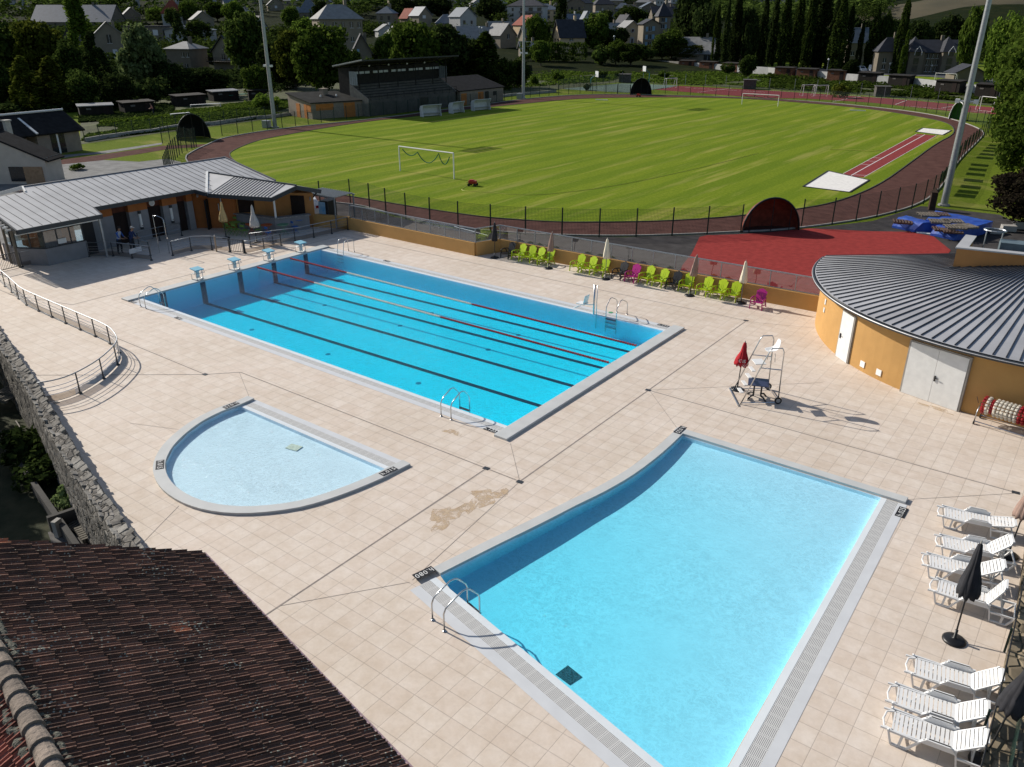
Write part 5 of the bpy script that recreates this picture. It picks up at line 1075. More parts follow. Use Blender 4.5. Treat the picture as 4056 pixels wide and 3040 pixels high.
# lane rope reel
rl = thing('rope_reel', 'steel trolley reel wound with red and white lane rope floats, by the orange round wall', 'rope reel', (39.2, 11.0, 0))
ra, rb = Vector((38.75, 10.95, 0)), Vector((41.2, 10.55, 0)); dr = (rb-ra).normalized(); nrl = Vector((-dr.y, dr.x, 0))
for e in (ra, rb):
    q = MB(); q.tube([tuple(e-nrl*.35+Vector((0, 0, .12))), tuple(e-nrl*.30+Vector((0, 0, .5))), tuple(e+Vector((0, 0, .78))), tuple(e+nrl*.30+Vector((0, 0, .5))), tuple(e+nrl*.35+Vector((0, 0, .12)))], .022, 6); q.build('end_frame', M_STEEL, rl, smooth=True)
    for s in (-1, 1): c = e+nrl*.35*s+Vector((0, 0, .07)); q = MB(); q.cone(tuple(c-dr*.02), tuple(c+dr*.02), .07, .07, 12); q.build('castor', M_BLACK, rl)
q = MB()
for s in (-1, 1): q.tube([tuple(ra+nrl*.35*s+Vector((0, 0, .13))), tuple(rb+nrl*.35*s+Vector((0, 0, .13)))], .02, 6)
q.tube([tuple(ra+Vector((0, 0, .72))), tuple(rb+Vector((0, 0, .72)))], .03, 8); q.build('frame', M_STEEL, rl)
q = MB(); q.tube([tuple(ra-dr*.1+Vector((0, 0, .72))), tuple(ra-dr*.2+Vector((0, 0, .95)))], .012, 5); q.build('crank', M_DARK, rl)
s = .12; k = 0; prev = None; hp = None
while s < 2.4:
    c_ = 'red' if k in (0, 2) or 9 <= k <= 11 else 'white'
    if c_ != prev:
        if hp: hp.build(prev+'_rope_coil', MATS['float_'+prev], rl)
        hp = MB(); prev = c_
    c = ra+dr*s+Vector((0, 0, .72)); R0 = .30 if k != 2 else .24
    for j in range(16):
        a = 2*math.pi*j/16; p = c+nrl*(R0*math.cos(a))+Vector((0, 0, R0*math.sin(a))); tt = (-nrl*math.sin(a)+Vector((0, 0, math.cos(a))))*.042; hp.cone(tuple(p-tt), tuple(p+tt), .055, .055, 6)
    s += .135; k += 1
hp.build(prev+'_rope_coil', MATS['float_'+prev], rl)
# railings
def railing(pts, label, name='railing', H=.92, rails=(.66, .50, .34), panel=True, spacing=1.5, cat='railing', closed=False, step=None, postfeet=True):
    t = thing(name, label, cat, (pts[0][0], pts[0][1], 0)); P3 = [Vector((p[0], p[1], 0)) for p in pts]
    ln = [0]
    for i in range(len(P3)-1): ln.append(ln[-1]+(P3[i+1]-P3[i]).length)
    def at(s):
        for i in range(len(P3)-1):
            if s <= ln[i+1]+1e-6: return P3[i].lerp(P3[i+1], (s-ln[i])/max(1e-6, ln[i+1]-ln[i]))
        return P3[-1]
    MB().tube([(p.x, p.y, H) for p in P3], .026, 8).build('top_rail', M_GALV if True else 0, t, smooth=True)
    for z in rails: MB().tube([(p.x, p.y, z) for p in P3], .012, 6).build('middle_rail', M_STEEL, t)
    if panel:
        q = MB()
        for i in range(len(P3)-1): a, b = P3[i], P3[i+1]; q.quad((a.x, a.y, .06), (b.x, b.y, .06), (b.x, b.y, .32), (a.x, a.y, .32))
        q.build('panel', MATS.get('rail_glass') or MATS.setdefault('rail_glass', glassmat('rail_glass', (.50, .46, .42), .06)), t)
        MB().tube([(p.x, p.y, .05) for p in P3], .012, 5).build('bottom_rail', M_GALV, t)
    n = max(1, round(ln[-1]/spacing))
    for i in range(n+1):
        p = at(ln[-1]*i/n); q = MB(); q.bar((p.x, p.y, 0), (p.x, p.y, H), .035, .06); 
        if postfeet: q.box((p.x, p.y, .03), (.13, .12, .06))
        q.build('post', M_DARK, t)
    return t
CR = [(-9.5, -3.2), (-8.36, -3.43), (-6.93, -3.69), (-5.49, -3.97), (-4.04, -4.24), (-2.52, -4.34), (1.79, -4.43), (4.73, -4.49), (6.04, -4.71), (7.31, -5.22), (8.24, -6.1), (9.0, -7.17), (9.47, -8.3), (9.45, -9.0), (9.2, -9.5)]
railing(dens(CR, 3), 'long curved steel railing with dark posts sweeping from the entrance gate to the stone wall', spacing=1.45, panel=True)
e9 = Zm(0, 850, 3.685); d9 = Zm(400, 740, 3.687)
railing([e9(1300, 620)[:2], e9(1640, 610)[:2], d9(740, 1080)[:2]], 'short steel railing in front of the kiosk door, with a white notice board', spacing=1.6)
railing([d9(720, 1010)[:2], (-9.8, 5.0), (-10.6, 6.2), (-10.6, 9.2)], 'inner steel railing of the ramp along the clubhouse front', spacing=1.8, rails=(.5,), panel=False)
railing([d9(1050, 1010)[:2], d9(1370, 930)[:2], d9(1610, 925)[:2], d9(1880, 955)[:2]], 'steel railing between the outdoor shower and the gate of the snack bar terrace', spacing=1.3)
railing([d9(2110, 975)[:2], c9(345, 1045)[:2], c9(570, 990)[:2], c9(790, 935)[:2]], 'low steel railing right of the gate, behind the starting blocks', spacing=1.3, H=.8, rails=(.5, .3))
railing([c9(345, 960)[:2], c9(1050, 868)[:2], c9(1300, 812)[:2], c9(1520, 765)[:2], c9(1765, 705)[:2]], 'long steel railing running from the snack bar gate to the orange wall', spacing=1.5)
q = MB(); gt = thing('barred_gate', 'dark barred gate in the railing of the snack bar terrace', 'gate', d9(1890, 955)); A_, B_ = Vector(d9(1890, 958)), Vector(d9(2095, 975))
def gate(t, A_, B_, n=8, H=.9):
    for e in (A_, B_): q = MB(); q.box((e.x, e.y, H/2), (.09, .09, H)); q.build('post', M_DARK, t)
    q = MB(); 
    for i in range(1, n): p = A_.lerp(B_, i/n); q.bar((p.x, p.y, .08), (p.x, p.y, H-.06), .02)
    q.bar((A_.x, A_.y, .08), (B_.x, B_.y, .08), .04); q.bar((A_.x, A_.y, H-.05), (B_.x, B_.y, H-.05), .04); q.build('leaf', M_DARK, t)
gate(gt, A_, B_)
A_, B_ = Vector(e9(-60, 855)), Vector(e9(290, 770)); gt = thing('entrance_gate', 'wide dark barred entrance gate at the left edge below the kiosk awning', 'gate', tuple(A_)); gate(gt, A_, B_, 15, 1.0)
A_, B_ = Vector(e9(330, 770)), Vector(e9(640, 700)); railing([A_[:2], B_[:2]], 'short dark railing between the entrance gate and the kiosk', spacing=1.0, rails=(.6, .3))
nb = thing('notice_board', 'white notice board hung on the railing near the two people', 'notice board', e9(2000, 640)); p = e9(2010, 640); q = MB(); q.box((p[0]+.1, p[1]-.1, .55), (.03, .9, .3), R(10)); q.build('board', mat('notice_pale', (.5, .52, .55), .6, .1, 12), nb)
wp = thing('wooden_post', 'pale wooden post with a stainless cap fixed to the terrace railing', 'post', d9(1690, 950)); p = d9(1690, 950); q = MB(); q.cone((p[0], p[1], 0), (p[0], p[1], 1.0), .05, .05, 10); q.build('post', mat('pale_wood', (.35, .26, .18), .8, .2, 8), wp); q = MB(); q.cone((p[0], p[1], 1.0), (p[0], p[1], 1.1), .055, .055, 10); q.build('cap', M_STEEL, wp)
fs_ = thing('foot_shower', 'slim steel outdoor shower arch standing in the gap of the terrace railing', 'shower', d9(1000, 975)); pa, pb = Vector(d9(1000, 975)), Vector(d9(860, 965))
pb = pa+Vector((-.55, -.35, 0)); q = MB(); q.tube([tuple(pa), tuple(pa+Vector((0, 0, 2.15))), tuple(pa+(pb-pa)*.15+Vector((0, 0, 2.3))), tuple(pa+(pb-pa)*.6+Vector((0, 0, 2.42))), tuple(pb+Vector((0, 0, 2.42)))], .022, 8); q.build('arch', M_STEEL, fs_, smooth=True)
q = MB(); q.tube([tuple(pb+Vector((0, 0, 2.40))), tuple(pb)], .016, 6); q.build('rear_tube', M_STEEL, fs_); q = MB(); q.box(tuple(pa+Vector((.02, 0, 1.0))), (.08, .08, .1)); q.build('tap', M_STEEL, fs_)
# vending machine and canopy
vm = thing('vending_machine', 'dark drinks vending machine with blue graphics under a small slatted canopy', 'vending machine', (-4.75, 17.35, 0)); q = MB(); q.box((-4.85, 17.6, .92), (.75, .95, 1.84), R(8)); q.build('cabinet', M_BLACK, vm, bevel=.02)
q = MB(); q.box((-4.46, 17.4, 1.25), (.03, .42, .9), R(8)); q.build('display', mat('blue_graphics', (.03, .14, .36), .3, col2=(.10, .30, .55), scale=2.5), vm); q = MB(); q.box((-4.92, 17.07, 1.0), (.6, .03, 1.5), R(8)); q.build('side_graphic', mat('cyan_graphics', (.06, .25, .5), .4, col2=(.35, .5, .6), scale=2.2), vm)
cn = thing('slatted_canopy', 'small grey slatted canopy on posts over the vending machine', 'canopy', (-4.6, 17.8, 0)); q = MB()
for i in range(14): q.box((-6.6+i*.24, 17.9, 2.28+i*.0), (.05, 2.0, .07), R(8))
q.build('slats', M_GALV, cn); q = MB(); q.bar((-6.7, 17.0, 2.2), (-3.4, 17.0, 2.2), .08); q.bar((-6.7, 18.9, 2.2), (-3.4, 18.9, 2.2), .08); q.build('beams', M_GALV, cn)
for x, y in ((-3.5, 17.05), (-3.5, 18.85), (-6.6, 18.85)): q = MB(); q.box((x, y, 1.1), (.08, .08, 2.2)); q.build('post', M_GALV, cn)
# white car behind the snack bar
def car(x, y, rz, body, label, L_=4.2, Wd=1.75, H=1.5, van=False):
    t = thing('parked_car' if not van else 'parked_van', label, 'car' if not van else 'van', (x, y, 0), rz)
    if van: side = [(-L_/2, .35), (-L_/2, 1.75), (-L_/2+.15, 1.95), (L_/2-1.35, 1.95), (L_/2-.75, 1.15), (L_/2-.05, .98), (L_/2, .35)]
    else: side = [(-L_/2, .35), (-L_/2, .85), (-L_/2+.12, 1.0), (-L_/2+.42, 1.38), (-L_/2+.8, H), (.25, H), (1.0, 1.0), (L_/2-.1, .82), (L_/2, .35)]
    q = MB(); n = len(side); ins = [0 if z < 1.05 else .14 for _, z in side]
    q.add([(a, -Wd/2+i_, z) for (a, z), i_ in zip(side, ins)]+[(a, Wd/2-i_, z) for (a, z), i_ in zip(side, ins)], [tuple(range(n)), tuple(range(2*n-1, n-1, -1))]+[(i, n+i, n+(i+1) % n, (i+1) % n) for i in range(n)])
    q.build('body', body, t, world=False, bevel=.04)
    g_ = MB(); zt = side[3][1] if van else H
    if not van:
        g_.add([(-L_/2+.16, -.62, 1.02), (-L_/2+.16, .62, 1.02), (-L_/2+.44, .56, 1.37), (-L_/2+.44, -.56, 1.37)], [(3, 2, 1, 0), (0, 1, 2, 3)]); g_.add([(x_-.01*0+(-.02 if x_ < 0 else .02), y_, z_) for x_, y_, z_ in ((1.0, -.66, 1.02), (1.0, .66, 1.02), (.30, .58, H-.04), (.30, -.58, H-.04))], [(0, 1, 2, 3), (3, 2, 1, 0)])
        g_.build('windows', M_GLASSD, t, world=False)
        for s in (-1, 1): q = MB(); q.add([(-1.5, s*(Wd/2-.02), 1.02), (.85, s*(Wd/2-.02), 1.02), (.2, s*(Wd/2-.13), H-.08), (-1.15, s*(Wd/2-.13), H-.08)], [(0, 1, 2, 3), (3, 2, 1, 0)]); q.build('side_window', M_GLASSD, t, world=False)
    else:
        g_.add([(L_/2-.78, -.7, 1.2), (L_/2-.78, .7, 1.2), (L_/2-1.30, .64, 1.88), (L_/2-1.30, -.64, 1.88)], [(0, 1, 2, 3), (3, 2, 1, 0)]); g_.build('windscreen', M_GLASSD, t, world=False)
    for s in (-1, 1):
        for a in (-L_/2+.8, L_/2-.85): q = MB(); q.cone((a, s*(Wd/2-.2), .32), (a, s*(Wd/2+.01), .32), .32, .32, 16); w_o = q.build('wheel', M_BLACK, t, world=False)
        q = MB(); q.box((-L_/2+.06, s*.68, .88), (.12, .22, .2)); q.build('tail_light', mat('tail_red', (.30, .01, .01), .2, .1, 4), t, world=False); q = MB(); q.box((L_/2-.05, s*.62, .68), (.12, .3, .14)); q.build('headlight', mat('lamp_clear', (.5, .52, .55), .1, .1, 4), t, world=False)
    q = MB(); q.box((-L_/2-.01, 0, .62), (.02, .5, .12)); q.build('number_plate', M_WPAINT, t, world=False)
M_CARW = mat('white_car_paint', (.72, .72, .72), .25, .03, 3, spec=.5)
pc = P(1228, 868); car(pc[0]-1.7, pc[1]+.9, R(150), M_CARW, 'white car parked behind the snack bar, rear end visible beside the vending machine')
p = z4(803, 622); car(p[0], p[1], R(-50), M_CARW, 'white car on the road behind the allotments, the left one of two white vehicles', L_=4.0)
p = z4(920, 628); car(p[0], p[1], R(-50), M_CARW, 'white van on the road behind the allotments, right of the white car', L_=4.6, Wd=1.9, van=True)
p = z4(1678, 695); car(p[0], p[1], R(-60), mat('navy_car_paint', (.012, .015, .035), .25, .1, 3, spec=.5), 'dark blue car by the low garage behind the tall right floodlight pole')
# bicycle rack-like barrier behind the glass, and hose carts
br_ = thing('crowd_barrier', 'grey metal crowd barrier lying behind the glass balustrade', 'barrier', (6, 19.3, 0)); q = MB(); pa, pb = Vector((5.2, 19.9, 0)), Vector((8.6, 19.3, 0)); q.tube([tuple(pa+Vector((0, 0, .1))), tuple(pa+Vector((0, 0, .9))), tuple(pb+Vector((0, 0, .9))), tuple(pb+Vector((0, 0, .1))), tuple(pa+Vector((0, 0, .1)))], .02, 6)
q.build('frame', M_GALV, br_); q = MB()
for i in range(1, 22): c = pa.lerp(pb, i/22); q.bar((c.x, c.y, .1), (c.x, c.y, .9), .014)
q.build('bars', M_GALV, br_)
# two people leaning on the ramp railing
def person(x, y, rz, label, shirt, trousers, hairc, sleeve, pose=0, cap=False, skin=(.30, .17, .11)):
    t = thing('person', label, 'person', (x, y, 0), rz, 'people at the clubhouse')
    # skeleton, facing +X
    V = [(0, 0, .95, .15, .12), (.03, 0, 1.12, .145, .11), (.08, 0, 1.32, .17, .12), (.13, 0, 1.45, .12, .09), (.17, 0, 1.53, .055, .055), (.21, 0, 1.62, .085, .085), (.22, 0, 1.70, .088, .088), (.21, 0, 1.76, .06, .06),
         (-.0, .10, .88, .10, .10), (.05, .11, .50, .065, .065), (-.02, .12, .10, .045, .045), (.10, .13, .04, .04, .035), (-.0, -.10, .88, .10, .10), (-.04, -.12, .50, .065, .065), (-.10, -.13, .10, .045, .045), (.02, -.14, .04, .04, .035),
         (.11, .19, 1.41, .062, .062), (.20, .24, 1.15, .045, .045), (.42, .18, 1.03, .034, .034), (.50, .15, 1.03, .034, .02), (.11, -.19, 1.41, .062, .062), (.22, -.24, 1.16, .045, .045), (.44, -.14, 1.06, .034, .034), (.52, -.10, 1.06, .034, .02)]
    E_ = [(0, 1), (1, 2), (2, 3), (3, 4), (4, 5), (5, 6), (6, 7), (0, 8), (8, 9), (9, 10), (10, 11), (0, 12), (12, 13), (13, 14), (14, 15), (3, 16), (16, 17), (17, 18), (18, 19), (3, 20), (20, 21), (21, 22), (22, 23)]
    # five fingers on each hand
    def fingers(wi, sy):
        b = V[wi]
        for k in range(4): n0 = len(V); V.append((b[0]+.035, b[1]+(-.024+.016*k), b[2]-.002, .0085, .0085)); V.append((b[0]+.075-.006*abs(k-1.4), b[1]+(-.028+.019*k), b[2]-.018, .0075, .0075)); E_.append((wi, n0)); E_.append((n0, n0+1))
        n0 = len(V); V.append((b[0]-.005, b[1]-sy*.035, b[2]-.005, .010, .010)); V.append((b[0]+.03, b[1]-sy*.055, b[2]-.01, .008, .008)); E_.append((wi, n0)); E_.append((n0, n0+1))
    fingers(19, 1); fingers(23, -1)
    me = bpy.data.meshes.new('body'); me.from_pydata([v[:3] for v in V], E_, []); o = link(bpy.data.objects.new('body', me)); o.parent = t
    sk = o.modifiers.new('skin', 'SKIN'); sk.use_smooth_shade = True
    for i, v in enumerate(V): me.skin_vertices[0].data[i].radius = (v[3], v[4]); me.skin_vertices[0].data[i].use_root = (i == 0)
    sb = o.modifiers.new('sub', 'SUBSURF'); sb.levels = 1; sb.render_levels = 1
    dg = bpy.context.evaluated_depsgraph_get(); m2 = bpy.data.meshes.new_from_object(o.evaluated_get(dg)); o.modifiers.clear(); o.data = m2
    ms = [mat('skin_tone', skin, .6, .05, 5), shirt, sleeve, trousers, mat('dark_shoes', (.02, .02, .02), .6, .1, 5)]
    m2.materials.clear()
    for mm in ms: m2.materials.append(mm)
    for p in m2.polygons:
        c = p.center
        i = 0
        if c.z < .10: i = 4
        elif c.z < .99 and c.x < .33: i = 3
        elif c.z < 1.50 and c.x < .30: i = 1 if abs(c.y) < .15 else 2
        if c.z >= 1.02 and c.x >= .30 and c.z < 1.4: i = 0
        p.material_index = i
    q = MB(); q.sphere((.205, 0, 1.70), .105, 12, 8, 1.05, .95, 1.05); hb = bmesh.new()
    o2 = q.build('hair' if not cap else 'cap', hairc, t, world=False, smooth=True)
    bm = bmesh.new(); bm.from_mesh(o2.data); bmesh.ops.delete(bm, geom=[v for v in bm.verts if v.co.z < 1.685 and v.co.x > .19 or v.co.z < 1.64], context='VERTS'); bm.to_mesh(o2.data); bm.free()
    if cap: q = MB(); q.box((.32, 0, 1.715), (.10, .13, .012)); q.build('cap_peak', hairc, t, world=False)
    q = MB(); q.cone((.29, 0, 1.655), (.318, 0, 1.635), .012, .018, 6); q.build('nose', ms[0], t, world=False)
    for s in (-1, 1): q = MB(); q.sphere((.288, s*.032, 1.672), .011, 6, 4); q.build('eye', M_BLACK, t, world=False); q = MB(); q.sphere((.205, s*.086, 1.655), .022, 6, 4, .8, .4, 1.1); q.build('ear', ms[0], t, world=False)
    q = MB(); q.box((.292, 0, 1.612), (.012, .04, .008)); q.build('mouth', mat('lips', (.25, .09, .07), .6, .1, 5), t, world=False)
e9 = Zm(0, 850, 3.685)
pA = P(478, 1010); pB = P(500, 1012)
person(pA[0]-.1, pA[1]+.1, R(25), 'person in a white and blue top behind the ramp railing, the left of two', mat('white_shirt', (.45, .48, .55), .8, .1, 5), mat('dark_trousers', (.015, .017, .025), .8, .2, 5), mat('dark_hair', (.02, .015, .012), .7, .2, 8), mat('blue_sleeve', (.03, .10, .38), .8, .1, 5))
person(pB[0]+.1, pB[1]+.45, R(35), 'person in a dark blue top and pale cap leaning forward, right of the other person', mat('navy_top', (.015, .03, .10), .8, .1, 5), MATS['dark_trousers'], mat('pale_cap', (.45, .42, .38), .8, .1, 5), MATS['navy_top'], cap=True)
pg = z1(1330, 1000); person(pg[0], pg[1], R(-120), 'person in a pinkish top bending over the allotment beds near the dark sheds', mat('pink_top', (.35, .15, .12), .8, .1, 5), MATS['dark_trousers'], MATS['dark_hair'], MATS['pink_top'])
# ================================================================== STADIUM
M_WIRE = meshmat('fence_wire', (.008, .03, .02), (.10, .10), .012)
def fence(pts, label, H=2.0, spacing=2.5, post=M_GREEN, panel=True, name='mesh_fence', grp=None, pw=.07):
    t = thing(name, label, 'fence', (pts[0][0], pts[0][1], 0), 0, grp); P3 = [Vector((p[0], p[1], 0)) for p in pts]; ln = [0]
    for i in range(len(P3)-1): ln.append(ln[-1]+(P3[i+1]-P3[i]).length)
    def at(s):
        for i in range(len(P3)-1):
            if s <= ln[i+1]+1e-6: return P3[i].lerp(P3[i+1], (s-ln[i])/max(1e-6, ln[i+1]-ln[i]))
        return P3[-1]
    n = max(1, round(ln[-1]/spacing))
    if panel:
        q = MB(); vs = []; 
        for i in range(n+1): p = at(ln[-1]*i/n); vs += [(p.x, p.y, .06), (p.x, p.y, H-.06)]
        q.add(vs, [(2*i, 2*i+2, 2*i+3, 2*i+1) for i in range(n)]); o = q.build('mesh_panel', M_WIRE, t); us = [ln[-1]*(i//2)/n for i in range(2*n+2)]; me = o.data; uv = me.uv_layers.new(name='UVMap')
        for l in me.loops: uv.data[l.index].uv = (us[l.vertex_index], me.vertices[l.vertex_index].co.z)
    proto = None
    for i in range(n+1):
        p = at(ln[-1]*i/n)
        if proto is None: q = MB(); q.box((0, 0, H/2), (pw, pw, H)); proto = q.build('post', post, t, world=False); c = proto
        else: c = link(proto.copy()); c.parent = t
        c.location = p-t.location
    return t
TR = offset(TRACK, 0)
ctr = (sum(p[0] for p in TRACK)/len(TRACK), sum(p[1] for p in TRACK)/len(TRACK))
def outward(pts, d):
    out = []
    for i, p in enumerate(pts):
        a, b = pts[max(0, i-1)], pts[min(len(pts)-1, i+1)]; dx, dy = b[0]-a[0], b[1]-a[1]; l = math.hypot(dx, dy); n = (dy/l, -dx/l)
        if (p[0]-ctr[0])*n[0]+(p[1]-ctr[1])*n[1] < 0: n = (-n[0], -n[1])
        out.append((p[0]+n[0]*d, p[1]+n[1]*d))
    return out
near = [g(x, y)[:2] for x, y in ((630, 455), (753, 440), (850, 468), (960, 491), (1086, 505), (1211, 511), (1349, 513), (1486, 509), (1600, 503))]
fence(dens(near, 3), 'tall green mesh fence with dark posts along the near side of the running track')
right = [g(x, y)[:2] for x, y in ((1731, 490), (1780, 489), (1884, 472), (1986, 446), (2037, 408), (2071, 350), (2112, 311), (2135, 290))]
fence(dens(right, 3), 'green mesh fence climbing the right bend of the track, hung with dark panels')
far_ = [g(x, y)[:2] for x, y in ((2135, 290), (2128, 274), (2090, 263), (2038, 250), (1961, 238), (1861, 227), (1761, 218), (1660, 212), (1506, 206), (1410, 203))]
fence(dens(far_, 3), 'green mesh fence round the far right bend in front of the red courts')
far2 = [g(x, y)[:2] for x, y in ((1362, 203), (1256, 203.5), (1181, 208), (1106, 215))]
fence(dens(far2, 3), 'green mesh fence at the far left corner before the green court', grp=None)
left = [z2(*q)[:2] for q in ((2212, 870), (1900, 912), (1650, 935), (1250, 985), (1000, 1008), (740, 1040), (460, 1075), (250, 1105), (40, 1130))]+[z1(*q)[:2] for q in ((2150, 1145), (1920, 1175))]
fence(dens(left, 3), 'green mesh fence between the track and the grandstand')
gf = [z1(*q)[:2] for q in ((735, 1228), (890, 1200), (1040, 1180), (1185, 1160), (1325, 1145), (1450, 1120), (1580, 1100), (1850, 1080), (2212, 1030))]+[z2(*q)[:2] for q in ((100, 1025), (300, 1000))]
fence(gf, 'thin green fence on the low concrete kerb along the left allotments', H=1.8)
kb_ = MB(); wallpath(kb_, gf, .25, 0, .45); T_('low_garden_wall', 'low grey concrete wall along the front of the left allotments', 'wall', kb_, M_CONC)
cf = [z1(*q)[:2] for q in ((1405, 1240), (1540, 1258), (1680, 1280))]; fence(cf, 'short mesh gate fence beside the left dark dome', H=2.2, spacing=1.5)
cf = [z1(*q)[:2] for q in ((1700, 1275), (1640, 1300), (1570, 1330), (1520, 1380), (1480, 1440), (1440, 1560))]; fence(cf, 'tightly seen mesh fence rising behind the clubhouse roof, left of the track', H=2.2, spacing=1.6)
f3 = [z2(2060, 850)[:2], z2(2212, 830)[:2], z3(380, 800)[:2], z3(640, 735)[:2], z3(900, 715)[:2]]; kb_ = MB(); wallpath(kb_, f3[:3], .25, 0, .45); T_('low_garden_wall', 'low dark wall behind the track between the stand and the green court', 'wall', kb_, M_CONC)
fence([z3(400, 780)[:2], z3(640, 745)[:2], z3(950, 718)[:2]], 'green fence on the left side of the green court', H=2.2); fence([z3(950, 718)[:2], z3(1450, 735)[:2], z3(2212, 780)[:2], z4(300, 790)[:2], z4(1000, 848)[:2], z4(1975, 920)[:2]], 'thin tall fence between the red courts and the allotments', H=2.4, post=M_GALV, spacing=5, panel=False)
fence([z3(640, 795)[:2], z3(880, 812)[:2], z3(1020, 815)[:2]], 'green fence on the near side of the green court', H=1.8)
# boards hanging on the right fence
for i, s in enumerate((.10, .16, .22, .30, .37, .43, .49, .60, .66, .72, .78, .84)):
    dr_ = dens(right, 3); k = s*(len(dr_)-1)*.42+(len(dr_)-1)*.50; a = Vector(dr_[int(k)]); b = Vector(dr_[min(len(dr_)-1, int(k)+1)]); p = a.lerp(b, k-int(k)); d = (b-a).normalized()
    q = MB(); q.box((p.x-.06, p.y, 1.25), (.03, 1.7, .95), math.atan2(d.y, d.x)-math.pi/2); T_('fence_board', ORD[i]+' dark board from the pool end hanging on the right hand track fence', 'board', q, M_GREEN, 'dark boards on the right track fence')
# floodlight poles
def pole(x, y, H, r, label, m=M_GALV, head=True):
    t = thing('floodlight_pole', label, 'floodlight pole', (x, y, 0)); q = MB(); n = 5
    for i in range(n): a, b = H*i/n, H*(i+1)/n; rr_ = lambda z: r*(1-.45*z/H); q.cone((x, y, a), (x, y, b), rr_(a), rr_(b), 14, False)
    q.build('pole', m, t, smooth=True); q = MB(); q.cone((x, y, 0), (x, y, .12), r*1.7, r*1.6, 12); q.build('base_plate', M_CONC, t)
    q = MB(); q.bar((x-.6, y, 8), (x+.6, y, 8), .12); q.box((x-.65, y, 8), (.3, .35, .28)); q.box((x+.65, y, 8), (.3, .35, .28)); q.build('lower_lamp', M_WPAINT, t)
    q = MB()
    for z in (H-.5, H-1.4):
        q.bar((x, y-2.2, z), (x, y+2.2, z), .14)
        for k in range(5): q.box((x+.2, y-2+k, z+.1), (.5, .6, .6))
    q.build('lamp_head', M_GALV, t)
pL = P(1090, 506); pM = P(2073, 391); pR = P(3738, 815)
pole(pL[0], pL[1], 22.4, .30, 'tall grey floodlight pole left of the grandstand'); pole(pM[0], pM[1], 22.2, .30, 'tall grey floodlight pole right of the grandstand, thin and farther away'); pole(pR[0], pR[1], 22, .27, 'tall pale floodlight pole on the right beside the blue mats', M_GALV)
p4 = z4(2165, 720); 
t = thing('floodlight_pole', 'white pole half hidden behind the big trees at the right edge', 'floodlight pole', (36.5, 76, 0)); p4 = P(4034, 420); q = MB(); q.cone((p4[0], p4[1], 0), (p4[0], p4[1], 20), .22, .12, 12); q.build('pole', M_WPAINT, t)
t.location = (p4[0], p4[1], 0)
for ch in t.children: ch.data.transform(Matrix.Translation((36.5-p4[0], 76-p4[1], 0)))
for (zf, x, y, lab) in ((z2, 95, 1105, 'small grey electrical cabinet at the foot of the left floodlight pole'), (z3, 65, 855, 'small dark cabinet at the foot of the middle floodlight pole')):
    p = zf(x, y); q = MB(); q.box((p[0], p[1], .45), (.9, .9, .9), .3); q.box((p[0], p[1], .93), (1.0, 1.0, .06), .3); T_('electrical_cabinet', lab, 'cabinet', q, M_GALV)
# goals
def goal(a, b, H, depth_, label, col=M_WPAINT, r=.06, nets=None, name='football_goal', rear=False):
    a, b = Vector(a), Vector(b); t = thing(name, label, 'goal', tuple(a)); q = MB()
    for e in (a, b): q = MB(); q.tube([tuple(e), tuple(e+Vector((0, 0, H)))], r, 8); q.build('goalpost', col, t)
    q = MB(); q.tube([tuple(a+Vector((0, 0, H))), tuple(b+Vector((0, 0, H)))], r, 8); q.build('crossbar', col, t)
    if rear:
        n = Vector((-(b-a).y, (b-a).x, 0)).normalized()*depth_
        for e in (a, b): q = MB(); q.tube([tuple(e+Vector((0, 0, H))), tuple(e+n*.5+Vector((0, 0, H))), tuple(e+n), tuple(e)], r*.6, 6); q.build('rear_frame', col, t)
        q = MB(); q.tube([tuple(a+n), tuple(b+n)], r*.6, 6); q.build('rear_bar', col, t)
    return t
gl_, gr_ = z2(1246, 1480), z2(1712, 1550); t = goal(gl_, gr_, 2.38, 1, 'white football goal nearest the pool with a gathered green net on its crossbar')
A_, B_ = Vector(gl_), Vector(gr_); pts = []
def cat_(s0, s1, z0, z1_, sag, n=9): return [tuple(A_.lerp(B_, s0+(s1-s0)*i/n)+Vector((0, 0, z0+(z1_-z0)*i/n-sag*4*(i/n)*(1-i/n)))) for i in range(n+1)]
q = MB(); q.tube(cat_(.07, .35, 2.15, 2.05, .45)+cat_(.35, .74, 2.05, 2.2, .95)[1:]+cat_(.74, .93, 2.1, 2.0, .8)[1:], .045, 6); q.build('gathered_net', mat('net_green', (.01, .12, .06), .9, .3, 9), t)
fl_, fr2 = z3(1985, 903), z4(84, 922); t = goal(fl_, fr2, 1.8, 1, 'white football goal at the far end of the pitch'); A_, B_ = Vector(fl_), Vector(fr2)
q = MB(); q.tube(cat_(.05, .35, 1.6, 1.6, .3)+cat_(.35, .65, 1.6, 1.6, .3)[1:]+cat_(.65, .95, 1.6, 1.6, .3)[1:], .04, 5); q.build('gathered_net', MATS['net_green'], t)
def gpair(zf, x, y, wdt, H, rz, lab): p = zf(x, y); a = (p[0], p[1], 0); b = (p[0]+wdt*math.cos(rz), p[1]+wdt*math.sin(rz), 0); goal(a, b, H, 1.0, lab, rear=True, r=.05, name='handball_goal')
gpair(z3, 1330, 765, 3, 2, 1.2, 'white handball goal on the right part of the green court'); gpair(z4, 300, 830, 3, 2, 1.0, 'left of two white small goals standing together on the red court'); gpair(z4, 395, 835, 3, 2.0, .9, 'right of two white small goals standing together on the red court'); gpair(z4, 1965, 965, 3, 2.1, 2.6, 'white handball goal at the right end of the red court by the trees'); gpair(z4, 1435, 710, 5, 2, -.3, 'white goal standing on the grass verge behind the allotment wall')
